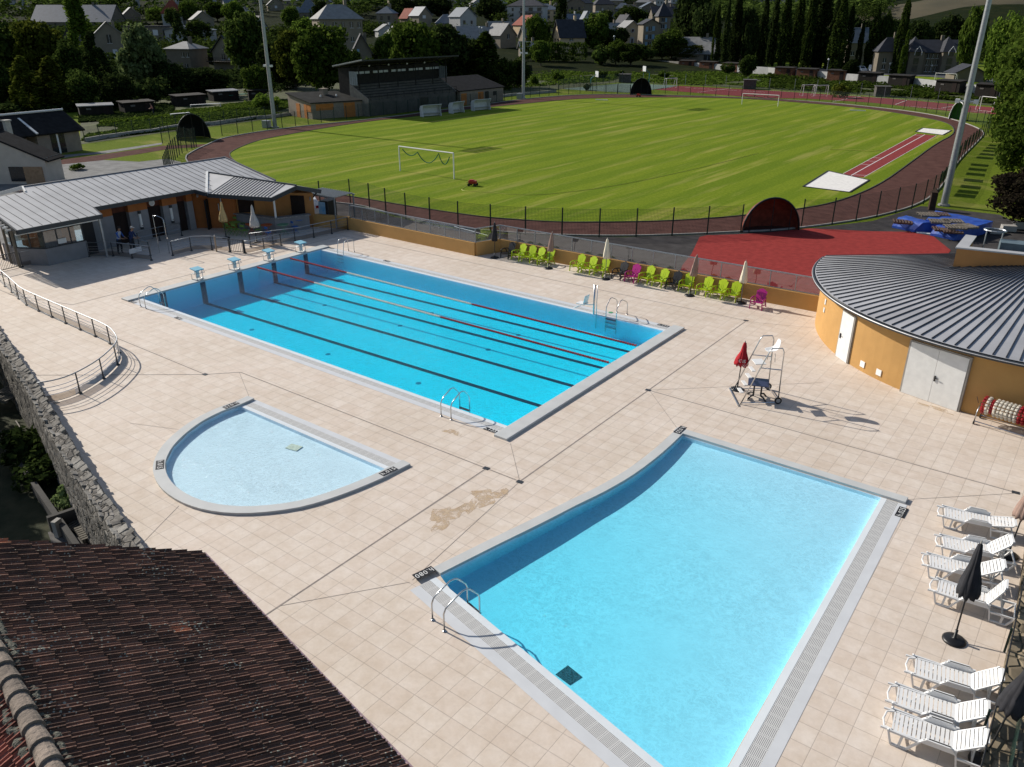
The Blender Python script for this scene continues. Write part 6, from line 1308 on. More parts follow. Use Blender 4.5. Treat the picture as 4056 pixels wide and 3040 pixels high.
# basketball hoops
for zf, x, y, yt, lab in ((z3, 678, 780, 640, 'basketball hoop with a white backboard at the near corner of the green court'), (z3, 1182, 722, 605, 'basketball hoop with a white backboard on the far side of the green court')):
    p = Vector(zf(x, y)); t = thing('basketball_hoop', lab, 'basketball hoop', tuple(p)); hh = 3.1; d = Vector((.75, .35, 0))
    if 'near' not in lab: d = Vector((-.6, -.6, 0))
    q = MB(); q.tube([tuple(p), tuple(p+Vector((0, 0, 2.3))), tuple(p+d*1.3+Vector((0, 0, hh)))], .08, 8); q.build('post', mat('teal_paint', (.05, .20, .22), .5, .1, 3), t)
    q = MB(); c = p+d*1.5+Vector((0, 0, hh+.1)); q.box(tuple(c), (1.7, .06, 1.15), R(YAW*0+-37)+0); q.build('backboard', mat('board_white', (.6, .62, .62), .4, .05, 3), t)
    q = MB(); c2 = c+Vector((-.35, -.35, -.35)); q.tube([(c2.x+.23*math.cos(k/12*6.283), c2.y+.23*math.sin(k/12*6.283), c2.z) for k in range(13)], .02, 5); q.build('ring', mat('ring_red', (.4, .05, .03), .5, .1, 3), t)
# dugouts
for x0, x1, yb, lab in ((1450, 1605, 1015, 'leftmost white team shelter beside the pitch in front of the grandstand'), (1708, 1803, 985, 'middle, narrowest white team shelter beside the pitch'), (1893, 2030, 962, 'rightmost white team shelter beside the pitch')):
    A_, B_ = Vector(z2(x0, yb)), Vector(z2(x1, yb-12)); t = thing('team_shelter', lab, 'team shelter', tuple(A_)); d = (B_-A_).normalized(); n = Vector((-d.y, d.x, 0))
    prof = [(.0, 0), (.02, 1.35), (.15, 1.62), (-.9, 1.75), (-1.0, 1.72)]; 
    pr_ = [(1.0, 0), (1.05, 1.2), (.8, 1.6), (-.1, 1.78)]
    q = MB(); q.ribbon([tuple(A_+n*o_+Vector((0, 0, z))) for o_, z in pr_], [tuple(B_+n*o_+Vector((0, 0, z))) for o_, z in pr_]); o = q.build('shell', mat('shelter_white', (.55, .56, .57), .5, .08, 3), t); so_ = o.modifiers.new('s', 'SOLIDIFY'); so_.thickness = .08
    for e, s in ((A_, 1), (B_, -1)):
        q = MB(); q.add([tuple(e+Vector((0, 0, 0))), tuple(e+n*1.0), tuple(e+n*1.05+Vector((0, 0, 1.2))), tuple(e+n*.8+Vector((0, 0, 1.6))), tuple(e-n*.1+Vector((0, 0, 1.75))), tuple(e+n*.25+Vector((0, 0, 1.1)))], [(0, 1, 2, 3, 4, 5)]); o = q.build('side_panel', MATS['shelter_white'], t); so_ = o.modifiers.new('s', 'SOLIDIFY'); so_.thickness = .06
    q = MB(); q.bar(tuple(A_+n*.6+Vector((0, 0, .45))), tuple(B_+n*.6+Vector((0, 0, .45))), .4, .05); q.build('bench', M_GALV, t)
# domes
def dome(a, b, H, label, inner, dep=1.6, outer=None, flip=1):
    a, b = Vector(a), Vector(b); w_ = (b-a).length; d = (b-a).normalized(); n = Vector((-d.y, d.x, 0))*flip; c = (a+b)/2; t = thing('storage_dome', label, 'dome shelter', tuple(c)); q = MB(); N = 18; rows = []
    for j in range(7):
        f = j/6; y = dep*f; k = math.sqrt(max(0, 1-f*f)) if j < 6 else 0.0
        rows.append([tuple(c+n*y+d*(-math.cos(math.pi*i/N)*w_/2*k)+Vector((0, 0, math.sin(math.pi*i/N)*H*k))) for i in range(N+1)])
    for j in range(6): q.ribbon(rows[j], rows[j+1])
    q.build('cover', inner, t, smooth=True); q = MB(); q.tube(rows[0], .07, 6); q.build('rim', outer or M_BLACK, t)
    q = MB()
    for k in (.25, .5, .75): i = int(N*k); q.bar(rows[0][i][:2]+(0.0,), rows[0][i], .05)
    q.build('ribs', M_BLACK, t); return t
dome(z1(1535, 1215), z1(1820, 1195), 3.0, 'dark dome shelter standing on the track at the left', mat('black_tarp', (.010, .014, .013), .9, .2, 4), 2.5)
dome(z3(1022, 822), z3(1205, 822), 3.1, 'dark dome shelter at the far end of the pitch by the green court', MATS['black_tarp'], 2.5)
A_, B_ = Vector(P(2940, 921)), Vector(P(3163, 912)); dome(tuple(A_), tuple(B_), 2.35, 'dome shelter with a rusty red inside beside the red rubber ground', mat('red_tarp', (.16, .035, .02), .8, .3, 3), 1.6, M_BLACK)
dome(z4(1560, 1030), z4(1690, 1050), 2.6, 'green covered dome outside the far right bend of the track', mat('green_tarp', (.03, .12, .02), .8, .15, 3), 1.2, M_WPAINT)
# roller mats: blue high jump landing area with pallets
mt = thing('jump_mats', 'large blue tarpaulin covered high jump mats weighed down by old pallets', 'crash mats', (31, 44, 0)); M_TARP = mat('blue_tarp', (.010, .035, .26), .45, col2=(.02, .09, .40), scale=1.6, bump=.8, bscale=2.2, spec=.5)
def hmat(quad_, h, slope_front=0.0):
    q = MB(); n = 10; a, b, c, d = [Vector(p) for p in quad_]; vs = []
    for j in range(n+1):
        for i in range(n+1):
            p = a.lerp(b, i/n).lerp(d.lerp(c, i/n), j/n); hh = h*min(1, .25+j/n/(slope_front or .001)) if slope_front else h; vs.append((p.x, p.y, hh+.05*mnoise.noise(Vector((p.x*1.7, p.y*1.7, 0)))))
    q.add(vs, [(j*(n+1)+i, j*(n+1)+i+1, (j+1)*(n+1)+i+1, (j+1)*(n+1)+i) for i in range(n) for j in range(n)])
    edge = [i for i in range(n+1)]+[j*(n+1)+n for j in range(1, n+1)]+[n*(n+1)+i for i in range(n-1, -1, -1)]+[j*(n+1) for j in range(n-1, 0, -1)]
    m_ = len(edge); base = len(q.v); q.add([(vs[e][0], vs[e][1], 0.02) for e in edge], []); q.f += [(edge[i], base+i, base+(i+1) % m_, edge[(i+1) % m_]) for i in range(m_)]; q.mi += [0]*m_
    return q
b1, b2, b3 = [[P(3400+x/3.372, 780+y/3.372, z)[:2]+(0,) for x, y, z in L_] for L_ in (((445, 415, 0), (745, 478, 0), (1010, 335, .75), (640, 240, .75)), ((955, 520, 0), (1280, 590, 0), (1520, 425, .75), (1130, 360, .75)), ((900, 315, .75), (1500, 420, .75), (1800, 335, .75), (1030, 185, .75)))]
hmat(b1, .7, .5).build('left_mat', M_TARP, mt); hmat(b2, .7, .5).build('right_mat', M_TARP, mt); hmat(b3, .78).build('rear_mat', M_TARP, mt)
M_PAL = mat('old_pallet_wood', (.06, .028, .024), .9, col2=(.13, .09, .07), scale=4)
def pallet(x, y, z, rz, lab, m=M_PAL, tilt=0.0, w_=1.2, l_=1.0, n=7, grp='wooden pallets'):
    t = thing('wooden_pallet', lab, 'pallet', (x, y, z), rz, grp); t.rotation_euler = (tilt, 0, rz); q = MB()
    for i in range(n): q.box((-w_/2+.05+i*(w_-.1)/(n-1), 0, .12), (.09, l_, .022))
    q.build('slats', m, t, world=False); q = MB()
    for y_ in (-l_/2+.05, 0, l_/2-.05): q.box((0, y_, .06), (w_, .09, .10))
    q.build('bearers', m, t, world=False); return t
r4 = Zm(3400, 780, 3.372)
for i, (x, y, rz, m, lab) in enumerate(((590, 340, .3, M_PAL, 'dark wooden frame lying on the left front slope of the blue mats'), (760, 325, .3, M_PAL, 'dark wooden frame on the left blue mat next to the first one'), (930, 245, .5, mat('pale_pallet_wood', (.15, .13, .105), .9, .3, 5), 'pale wooden pallet at the back left of the blue mats'), (1080, 240, .4, M_PAL, 'dark red pallet at the rear centre of the blue mats'), (1080, 335, .4, MATS['pale_pallet_wood'], 'bleached pallet in the middle of the blue mats'),
        (1260, 330, .4, MATS['pale_pallet_wood'], 'bleached pallet right of the middle on the blue mats'), (1130, 440, .35, M_PAL, 'dark wooden frame on the slope of the right blue mat'), (1250, 465, .35, M_PAL, 'rightmost dark wooden frame on the slope of the right blue mat'), (1290, 410, .45, MATS['pale_pallet_wood'], 'bleached pallet near the front right of the blue mats'), (1430, 400, .8, MATS['pale_pallet_wood'], 'bleached pallet with a loose diagonal board on the right blue mat'))):
    p = r4(x, y, .78 if i not in (0, 1, 6, 7) else .56); pallet(p[0], p[1], .74 if i not in (0, 1, 6, 7) else .52, rz, lab, m, w_=1.25, l_=1.15)
q = MB(); p = P(3688, 832); q.box((p[0], p[1], .7), (.45, .45, 1.4), .4); q.add([(p[0]-.3, p[1]-.3, 1.4), (p[0]+.3, p[1]-.3, 1.4), (p[0]+.3, p[1]+.3, 1.4), (p[0]-.3, p[1]+.3, 1.4), (p[0], p[1], 1.75)], [(0, 1, 4), (1, 2, 4), (2, 3, 4), (3, 0, 4)]); T_('gate_pillar', 'dark weathered brick pillar with pointed top at the foot of the right floodlight pole', 'pillar', q, mat('dark_brick', (.05, .03, .02), .9, .3, 6))
q = MB(); p = P(3657, 925); q.box((p[0], p[1], .03), (.9, .5, .04), .3); T_('white_board', 'small white board lying on the ground in front of the blue mats', 'board', q, M_WPAINT)
for i, (x, y) in enumerate(((1970, 490), (2030, 470), (2090, 450))): p = a4(x, y); q = MB(); q.box((p[0]+i*.3, p[1], .15+.1*i), (.9, .6, .3+.1*i), .4); T_('stone_block', ('lowest', 'middle', 'highest')[i]+' of the white stone steps on the grass right of the blue mats', 'stone step', q, M_CONC)
# hose carts
def cart(p, label, hose):
    t = thing('sprinkler_cart', label, 'sprinkler cart', (p[0], p[1], 0), R(20)); t.scale = (.85, .85, .85); q = MB(); q.box((0, 0, .42), (.85, .5, .34)); q.box((-.1, 0, .62), (.5, .36, .12)); q.build('body', mat('red_enamel', (.38, .02, .012), .4, .1, 3, spec=.5), t, world=False, bevel=.05)
    for x in (-.32, .34):
        for s in (-1, 1): q = MB(); q.cone((x, s*.28, .17), (x, s*.36, .17), .17, .17, 12); q.build('wheel', M_BLACK, t, world=False)
    q = MB(); q.tube([(-.4, 0, .4), (-.7, 0, .3)], .03, 6); q.build('nozzle', M_BLACK, t, world=False)
cart(z2(1873, 1610), 'red wheeled sprinkler cart on the near part of the pitch', 1); cart(z3(1093, 840), 'red wheeled sprinkler cart at the far end of the pitch, below the dark dome', 2)
hs = [z2(1835, 1607), z2(1790, 1630), z2(1780, 1645), z2(1830, 1655), P(1960, 766), P(2028, 772), P(2130, 774), P(2260, 762), P(2420, 740), P(2600, 705), P(2800, 660), P(3000, 610)]
q = MB(); q.tube([(x, y, .03) for x, y in dens([h[:2] for h in hs], 4)], .022, 5); T_('garden_hose', 'long thin yellow hose lying in a curve across the pitch from the near red cart', 'hose', q, mat('yellow_hose', (.50, .48, .08), .5, .1, 3))
q = MB(); q.tube([(x, y, .05) for x, y in dens([z4(*p_)[:2] for p_ in ((980, 1305), (880, 1310), (700, 1300), (530, 1295))], 3)], .03, 5); T_('garden_hose', 'short piece of yellow hose on the grass left of the jump runway', 'hose', q, MATS['yellow_hose'])
for x, y, zf, lab in ((775, 868, z3, 'thin white bar lying on the grass near the far left corner of the pitch'), (775, 960, z4, 'thin white bar lying on the grass behind the far goal'), (2025, 1100, z4, 'short white bar lying on the grass at the far right fence')):
    p = zf(x, y); q = MB(); q.box((p[0], p[1], .08), (2.4, .14, .14), .2); T_('white_bar', lab, 'bar', q, M_WPAINT)
# grandstand
gs = thing('grandstand', 'dark concrete grandstand with tiered seats under a flat cantilever roof', 'grandstand', (-58, 80, 0)); M_STC = mat('stand_concrete', (.085, .08, .07), .9, .25, 1.5); M_STD = mat('stand_dark', (.022, .020, .018), .9, .3, 2)
q = MB(); q.prism([(-55, 70), (-55, 90.5), (-59, 90.5), (-59, 70)], 0, 2.35); q.build('base', M_STC, gs)
for i in range(6): q = MB(); q.box((-55.3-.6*i-.3, 80.2, 2.35+.17+.34*i), (.6, 20.4, .36)); q.build('seat_tier', M_STC, gs)
q = MB(); q.prism([(-58.9, 69.9), (-58.9, 90.6), (-61.5, 90.6), (-61.5, 69.9)], 0, 6.9); q.build('rear_wall', M_STD, gs)
for y in (69.9, 90.5): q = MB(); q.add([(-55, y, 0), (-58.9, y, 0), (-58.9, y, 4.6), (-55, y, 2.5)], [(0, 1, 2, 3)]); o = q.build('side_wall', mat('stand_side', (.16, .15, .13), .9, .2, 2), gs); so_ = o.modifiers.new('s', 'SOLIDIFY'); so_.thickness = .25
q = MB(); q.add([(-55.2, 69.2, 7.95), (-55.2, 91.6, 7.95), (-61.9, 91.6, 6.9), (-61.9, 69.2, 6.9), (-55.2, 69.2, 8.15), (-55.2, 91.6, 8.15), (-61.9, 91.6, 7.1), (-61.9, 69.2, 7.1)], [(3, 2, 1, 0), (4, 5, 6, 7), (0, 1, 5, 4), (1, 2, 6, 5), (2, 3, 7, 6), (3, 0, 4, 7)]); q.build('roof', mat('stand_roof', (.05, .05, .048), .7, .2, 1), gs)
q = MB(); q.bar((-61.9, 69.15, 7.1), (-55.2, 69.15, 8.15), .06, .18); q.build('roof_edge', M_GALV, gs)
for y in (70.2, 74.4, 78.6, 82.8, 87.0, 90.4): q = MB(); q.bar((-57.2, y, 3.2), (-57.2, y, 7.7), .12); q.bar((-57.2, y, 6.6), (-60, y, 7.4), .1); q.bar((-57.2, y, 7.0), (-55.4, y, 7.9), .1); q.build('column', M_STD, gs)
for k in range(5):
    for j in range(3): q = MB(); yy = 71.2+k*4.1+j*1.18; q.box((-58.86, yy, 6.1), (.06, .95, .34)); q.build('window', mat('frosted_pane', (.50, .52, .54), .3, .08, 4), gs)
for y, s in ((69.8, 1), (90.6, -1)):
    for j in range(4): q = MB(); q.box((-57.4-.45*j, y, 5.4), (.38, .05, 2.0)); q.build('side_screen', mat('screen_glass', (.22, .25, .28), .2, .1, 3), gs)
for y in range(5): q = MB(); q.box((-55.8-y*.6, 80.2, 2.75+.34*y), (.04, 20, .05)); q.build('bench_edge', M_STD, gs)
q = MB(); q.tube([(-54.95, 70, 3.2), (-54.95, 90.5, 3.2)], .03, 5); q.tube([(-54.95, 70, 2.8), (-54.95, 90.5, 2.8)], .03, 5)
for k in range(12): q.tube([(-54.95, 70.2+k*1.84, 2.3), (-54.95, 70.2+k*1.84, 3.2)], .03, 5)
q.build('guard_rail', M_STD, gs); q = MB(); q.box((-54.96, 82.3, 1.0), (.08, 1.8, 2.0)); q.build('doorway', M_BLACK, gs)
for k in range(4): q = MB(); q.sphere((-57.2, 72.5+4.2*k, 7.15), .14, 8, 5); q.build('lamp', M_WPAINT, gs)
def shutter(q, c, d, rz=0): q.box(c, d, rz)
M_OSH = mat('orange_shutter', (.42, .15, .03), .7, .12, 3); M_SLATE = mat('dark_slate', (.020, .020, .021), .9, .3, 2, bump=.2, bscale=6, spec=.05); M_SHW = mat('grey_brown_render', (.24, .20, .16), .9, .12, 1.5)
def shed_wing(pts, h, rear_h, label, name, openings, roofm):
    """pts: front-left, front-right, back-right, back-left"""
    t = thing(name, label, 'building', (pts[0][0], pts[0][1], 0)); a, b, c, d = [Vector((p[0], p[1], 0)) for p in pts]; q = MB()
    vs = [tuple(p) for p in (a, b, c, d)]+[(a.x, a.y, h), (b.x, b.y, h), (c.x, c.y, rear_h), (d.x, d.y, rear_h)]
    q.add(vs, [(0, 1, 5, 4), (1, 2, 6, 5), (2, 3, 7, 6), (3, 0, 4, 7)]); q.build('wall', M_SHW, t)
    o_ = .35; m_ = (a+b+c+d)/4
    def ex(p, z): v = (p-m_); v.normalize(); v = p+v*o_; return (v.x, v.y, z)
    q = MB(); top = [ex(a, h-.02), ex(b, h-.02), ex(c, rear_h+.03), ex(d, rear_h+.03)]; q.add([(x, y, z) for x, y, z in top]+[(x, y, z+.16) for x, y, z in top], [(3, 2, 1, 0), (4, 5, 6, 7), (0, 1, 5, 4), (1, 2, 6, 5), (2, 3, 7, 6), (3, 0, 4, 7)]); q.build('roof', roofm, t)
    for nm, side, s0, s1, z0, z1_, m in openings:
        p0, p1 = {'f': (a, b), 'l': (d, a), 'r': (b, c)}[side]; u, v = p0.lerp(p1, s0), p0.lerp(p1, s1); q = MB(); q.bar((u.x, u.y, (z0+z1_)/2), (v.x, v.y, (z0+z1_)/2), .10, z1_-z0); q.build(nm, m, t)
    return t
t = shed_wing([(-59.0, 61.9), (-56.4, 69.8), (-62.5, 69.8), (-66, 63.2)], 2.25, 3.2, 'low stand wing with dark roof and orange shutters, left of the grandstand', 'stand_wing', [('shutter', 'f', .08, .42, 1.2, 2.1, M_OSH), ('garage_door', 'f', .62, .84, 0.0, 2.1, M_OSH), ('door', 'l', .08+.6, .20+.6, 0, 2.0, M_OSH), ('shutter', 'l', .82, .97, 1.0, 2.0, M_OSH), ('door', 'l', .35, .5, 0, 2.0, M_OSH)], mat('felt_roof', (.030, .030, .028), .9, .25, 1, spec=.05))
q = MB(); q.box((-61.9, 67.0, 3.3), (.9, .9, 1.1)); q.box((-61.9, 67.0, 3.9), (1.1, 1.1, .12)); q.build('chimney', M_SHW, t)
for x, y in ((-64.0, 65.0), (-61.0, 65.5), (-60, 67.8), (-62.5, 68.8)): q = MB(); q.cone((x, y, 2.7), (x, y, 3.15), .12, .12, 8); q.build('roof_vent', M_WPAINT, t)
shed_wing([(-54.8, 91.2), (-54.8, 103.5), (-61, 103.5), (-61, 91.2)], 2.3, 4.1, 'long low building with slate roof and orange doors, right of the grandstand', 'stand_wing', [('door', 'f', .02, .14, 0, 1.95, M_OSH), ('door', 'f', .40, .52, 0, 1.95, M_OSH), ('door', 'f', .56, .64, 0, 1.9, M_STD), ('window', 'f', .75, .82, 1.1, 1.8, M_STD)], M_SLATE)
# buildings behind the clubhouse on the left
A_, B_, C_ = Vector(z1(355, 1350)), Vector(z1(715, 1300)), None; d = (B_-A_).normalized(); n = Vector((-d.y, d.x, 0))
hb_ = thing('changing_rooms', 'low house with dark corrugated roof and sliding doors at the left, behind the clubhouse roof', 'building', tuple(A_)); bk_ = 6
q = MB(); P0 = A_-d*14; q.prism([P0[:2], (A_-d*5)[:2], (A_-d*5+n*2)[:2], (A_+n*2-d*0)[:2], A_[:2], B_[:2], (B_+n*bk_)[:2], (P0+n*bk_)[:2]], 0, 2.35); q.build('wall', M_SHW, hb_)
q = MB(); e0, e1 = A_-n*.5-d*14.5, B_-n*.5+d*.5; r0, r1 = A_+n*3.0-d*14.5, B_+n*3.0+d*.5; f0, f1 = A_+n*6.5-d*14.5, B_+n*6.5+d*.5
q.add([(p.x, p.y, z) for p, z in ((e0, 2.3), (e1, 2.3), (r1, 4.2), (r0, 4.2), (f1, 2.3), (f0, 2.3))], [(0, 1, 2, 3), (3, 2, 4, 5)]); o = q.build('roof', M_SLATE, hb_); so_ = o.modifiers.new('s', 'SOLIDIFY'); so_.thickness = .18
q = MB(); q.tube([(r0.x, r0.y, 4.3), (r1.x, r1.y, 4.3)], .12, 6); q.bar((e0.lerp(e1, .72).x, e0.lerp(e1, .72).y, 2.4), (r0.lerp(r1, .72).x, r0.lerp(r1, .72).y, 4.1), .25, .12); q.build('ridge_cap', M_WPAINT, hb_)
for s0, s1 in ((.30, .44), (.47, .62)): u, v = A_.lerp(B_, s0), A_.lerp(B_, s1); q = MB(); q.bar((u.x, u.y, 1.1), (v.x, v.y, 1.1), .15, 2.1); q.build('sliding_door', M_GLASSD, hb_)
q = MB(); u = A_.lerp(B_, .455); q.bar((u.x-d.x*.1, u.y-d.y*.1, 1.1), (u.x+d.x*.1, u.y+d.y*.1, 1.1), .2, 2.2); q.build('door_post', M_WPAINT, hb_)
q = MB(); cpt = A_-d*3.0-n*.3; q.box((cpt.x, cpt.y, 2.0), (.55, .55, 4.0), math.atan2(d.y, d.x)); q.box((cpt.x, cpt.y, 4.05), (.75, .75, .12), math.atan2(d.y, d.x)); q.build('chimney', mat('pale_chimney', (.42, .40, .36), .9, .1, 3), hb_)
gh = thing('garage_house', 'pale house gable with a dark eave at the left edge, behind the clubhouse', 'house', (-44, 14, 0)); ga = Vector((-37.6, 13.0, 0)); gb_ = ga-Vector((*RGT[:2], 0))*9.5; d = (gb_-ga).normalized(); n = Vector((-d.y, d.x, 0))
if n.y < 0: n = -n
n = n*.3
pk = (ga+gb_)/2; q = MB(); vs = [(ga.x, ga.y, 0), (gb_.x, gb_.y, 0), (gb_.x, gb_.y, 2.3), (pk.x, pk.y, 4.3), (ga.x, ga.y, 2.3)]; vs2 = [(x+n.x*9, y+n.y*9, z) for x, y, z in vs]; q.add(vs+vs2, [(0, 1, 2, 3, 4), (9, 8, 7, 6, 5), (0, 4, 9, 5), (1, 6, 7, 2)]); q.build('wall', mat('cream_render', (.46, .42, .36), .9, .08, 1.5), gh)
q = MB(); o_ = .4
for s, e in ((1, ga), (-1, gb_)):
    e2 = e-d*s*o_; q.add([(pk.x-n.x*.4, pk.y-n.y*.4, 4.42), (e2.x-n.x*.4, e2.y-n.y*.4, 2.1), (e2.x+n.x*9.3, e2.y+n.y*9.3, 2.1), (pk.x+n.x*9.3, pk.y+n.y*9.3, 4.42)], [(0, 1, 2, 3)])
o = q.build('roof', M_SLATE, gh); so_ = o.modifiers.new('s', 'SOLIDIFY'); so_.thickness = .16
u, v = ga.lerp(gb_, .04), ga.lerp(gb_, .22); q = MB(); q.bar((u.x, u.y, .8), (v.x, v.y, .8), .12, 1.5); q.build('boarded_door', mat('board_wood', (.30, .20, .12), .8, .2, 4), gh)
u, v = ga.lerp(gb_, .22), ga.lerp(gb_, .36); q = MB(); q.bar((u.x, u.y, .9), (v.x, v.y, .9), .12, 1.3); q.build('dark_window', M_GLASSD, gh)
# allotment sheds and walls
def shed(p, L_, W_, H, rz, wallm, roofm, label, grp='allotment sheds'):
    t = thing('garden_shed', label, 'shed', p, rz, grp); MB().box((0, 0, H/2), (L_, W_, H)).build('wall', wallm, t, world=False)
    q = MB(); q.box((0, 0, H+.05), (L_+.4, W_+.5, .12), 0, Matrix.Rotation(.06, 3, 'X')); q.build('roof', roofm, t, world=False); q = MB(); q.box((L_*.28, -W_/2-.02, H*.45), (.9, .06, H*.85)); q.build('door', M_DOOR, t, world=False)
    q = MB(); q.box((-L_*.22, -W_/2-.02, H*.7), (.7, .05, .25)); q.build('vent', mat('slot_grey', (.13, .12, .11), .8, .1, 3), t, world=False)
M_SHD = mat('dark_shed_wood', (.014, .011, .008), .9, .3, 3); M_SHB = mat('brown_shed_wood', (.13, .055, .03), .9, .3, 3); M_TIN = mat('tin_roof', (.22, .22, .22), .5, .15, 2)
def two(zf, x0, y0, x1, y1): a, b = Vector(zf(x0, y0)), Vector(zf(x1, y1)); return a, b
sheds = [(z1, 695, 1015, 990, 1000, 1.6, M_SHD, M_TIN, 'dark shed with a pale tin roof edge, first from the left below the hedge trees'), (z1, 1085, 990, 1345, 970, 1.7, M_SHD, M_SHD, 'dark shed with a dark roof, second from the left in the left allotments'), (z1, 1540, 925, 1785, 905, 1.7, M_SHD, M_SHD, 'dark shed beside the white plastic chair'), (z1, 1850, 880, 2070, 865, 1.7, M_SHD, M_TIN, 'dark shed with a pale roof edge behind the green netting frame'), (z2, -60, 870, 100, 865, 1.7, M_SHD, M_SHD, 'dark shed directly left of the left floodlight pole'),
    (z3, 130, 565, 392, 560, 2.6, M_SHD, M_TIN, 'long dark shed with a bright roof right of the middle floodlight pole'), (z3, 492, 560, 620, 556, 2.5, M_SHD, M_TIN, 'small shed with a bright roof edge below the black roofed house'), (z3, 622, 558, 742, 556, 2.6, M_SHD, M_TIN, 'shed with a bright roof edge, right neighbour of the small one'), (z3, 750, 560, 885, 560, 2.5, M_SHD, M_SHD, 'dark low shed below the hedge bushes, left of two alike'), (z3, 893, 562, 1020, 562, 2.5, M_SHD, M_SHD, 'dark low shed below the hedge bushes, right of two alike'),
    (z3, 1442, 596, 1562, 600, 2.3, M_SHB, M_SHD, 'brown wooden shed at the right end of the pale stone wall'), (z3, 1612, 606, 1742, 612, 2.3, M_SHB, M_SHD, 'brown wooden shed, second in the row on the white wall'), (z3, 1812, 618, 1940, 626, 2.3, M_SHB, M_SHD, 'brown wooden shed, third in the row on the white wall'),
    (z4, 50, 665, 202, 672, 2.3, M_SHB, M_SHD, 'brown wooden shed below the left group of poplars'), (z4, 240, 678, 402, 686, 2.3, M_SHB, M_SHD, 'brown wooden shed below the tallest poplars'), (z4, 502, 698, 662, 706, 2.4, M_SHB, M_SHD, 'reddish brown shed left of the round dark bush'), (z4, 768, 722, 952, 732, 2.4, M_SHD, M_SHD, 'dark shed right of the round dark bush'), (z4, 1027, 748, 1212, 760, 2.4, M_SHD, M_SHD, 'dark shed below the residence with turrets, left part'), (z4, 1432, 806, 1642, 822, 2.5, M_SHD, M_SHD, 'dark shed below the white goal on the verge'), (z4, 1772, 852, 1972, 866, 2.6, M_SHD, M_SHD, 'dark shed at the right end of the allotment wall')]
for zf, x0, y0, x1, y1, H, wm_, rm_, lab in sheds: a, b = two(zf, x0, y0, x1, y1); c = (a+b)/2; d = b-a; n = Vector((-d.y, d.x, 0)).normalized(); c = c+n*1.1; shed(tuple(c), d.length*.99, 2.2, H, math.atan2(d.y, d.x), wm_, rm_, lab)
def wall_(name, pts, w_, h, m, label): q = MB(); wallpath(q, pts, w_, -.1, h); T_(name, label, 'wall', q, m)
wall_('garden_wall', [z3(1060, 570)[:2], z3(1440, 592)[:2]], .5, 1.9, mat('pale_stone', (.30, .28, .24), .9, .25, 2), 'pale stone wall below the long clipped hedge'); wall_('garden_wall', [z3(1562, 598)[:2], z3(2212, 645)[:2], z4(200, 665)[:2], z4(500, 690)[:2], z4(770, 715)[:2]], .4, 1.8, mat('white_wall', (.36, .36, .35), .9, .12, 1), 'long white wall behind the brown allotment sheds')
wall_('garden_wall', [z4(770, 718)[:2], z4(1220, 752)[:2], z4(1640, 805)[:2], z4(1985, 850)[:2]], .4, 1.9, MATS['white_wall'], 'stepped white wall below the grass verge at the far right')
wall_('garden_wall', [z2(1480, 720)[:2], z2(2212, 700)[:2], z3(120, 600)[:2]], .4, 2.3, M_SHD, 'dark wooden garden wall behind the grandstand')
for x, y, zf, lab in ((2050, 770, z3, 'square dark stone water tank among the allotments right of the far goal'), (980, 835, z4, 'square stone water tank behind the red court'), (975, 715, z3, 'dark stone block beside the green court')):
    p = zf(x, y); q = MB(); q.box((p[0], p[1], .9), (2.6, 2.6, 1.8), .4); q.box((p[0], p[1], 1.86), (2.9, 2.9, .12), .4); T_('stone_tank', lab, 'water tank', q, mat('tank_stone', (.07, .065, .06), .9, .3, 3))
p = z1(1512, 915); t = thing('plastic_chair', 'white plastic chair standing by the dark allotment shed', 'chair', p); q = MB(); q.box((p[0], p[1], .45), (.5, .5, .05)); q.build('seat', M_WHITE, t); q = MB(); q.box((p[0]-.25, p[1]+.1, .75), (.06, .5, .6)); q.build('backrest', M_WHITE, t)
for s in (-.2, .2):
    for s2 in (-.2, .2): q = MB(); q.box((p[0]+s, p[1]+s2, .22), (.05, .05, .44)); q.build('leg', M_WHITE, t)
for x0, x1, y, lab in ((1650, 1905, 938, 'long white bench top over the left allotment beds'), (1480, 1640, 1020, 'low white cold frame by the left allotment fence')):
    a, b = two(z1, x0, y, x1, y-14); q = MB(); q.bar((a.x, a.y, .55), (b.x, b.y, .55), .5, .06); q.bar((a.x, a.y, .27), (a.x, a.y, .55), .1); q.bar((b.x, b.y, .0), (b.x, b.y, .55), .1); T_('garden_bench', lab, 'bench', q, M_WPAINT)
a, b = two(z1, 1975, 870, 2212, 850); q = MB(); q.bar((a.x, a.y, .9), (b.x, b.y, .9), 1.0, .08); q.bar((a.x, a.y, 0), (a.x, a.y, .9), .1); q.bar((b.x, b.y, 0), (b.x, b.y, .9), .1); T_('netting_frame', 'green netting covered frame among the left allotments', 'plant frame', q, mat('net_teal', (.03, .16, .12), .8, .2, 4))
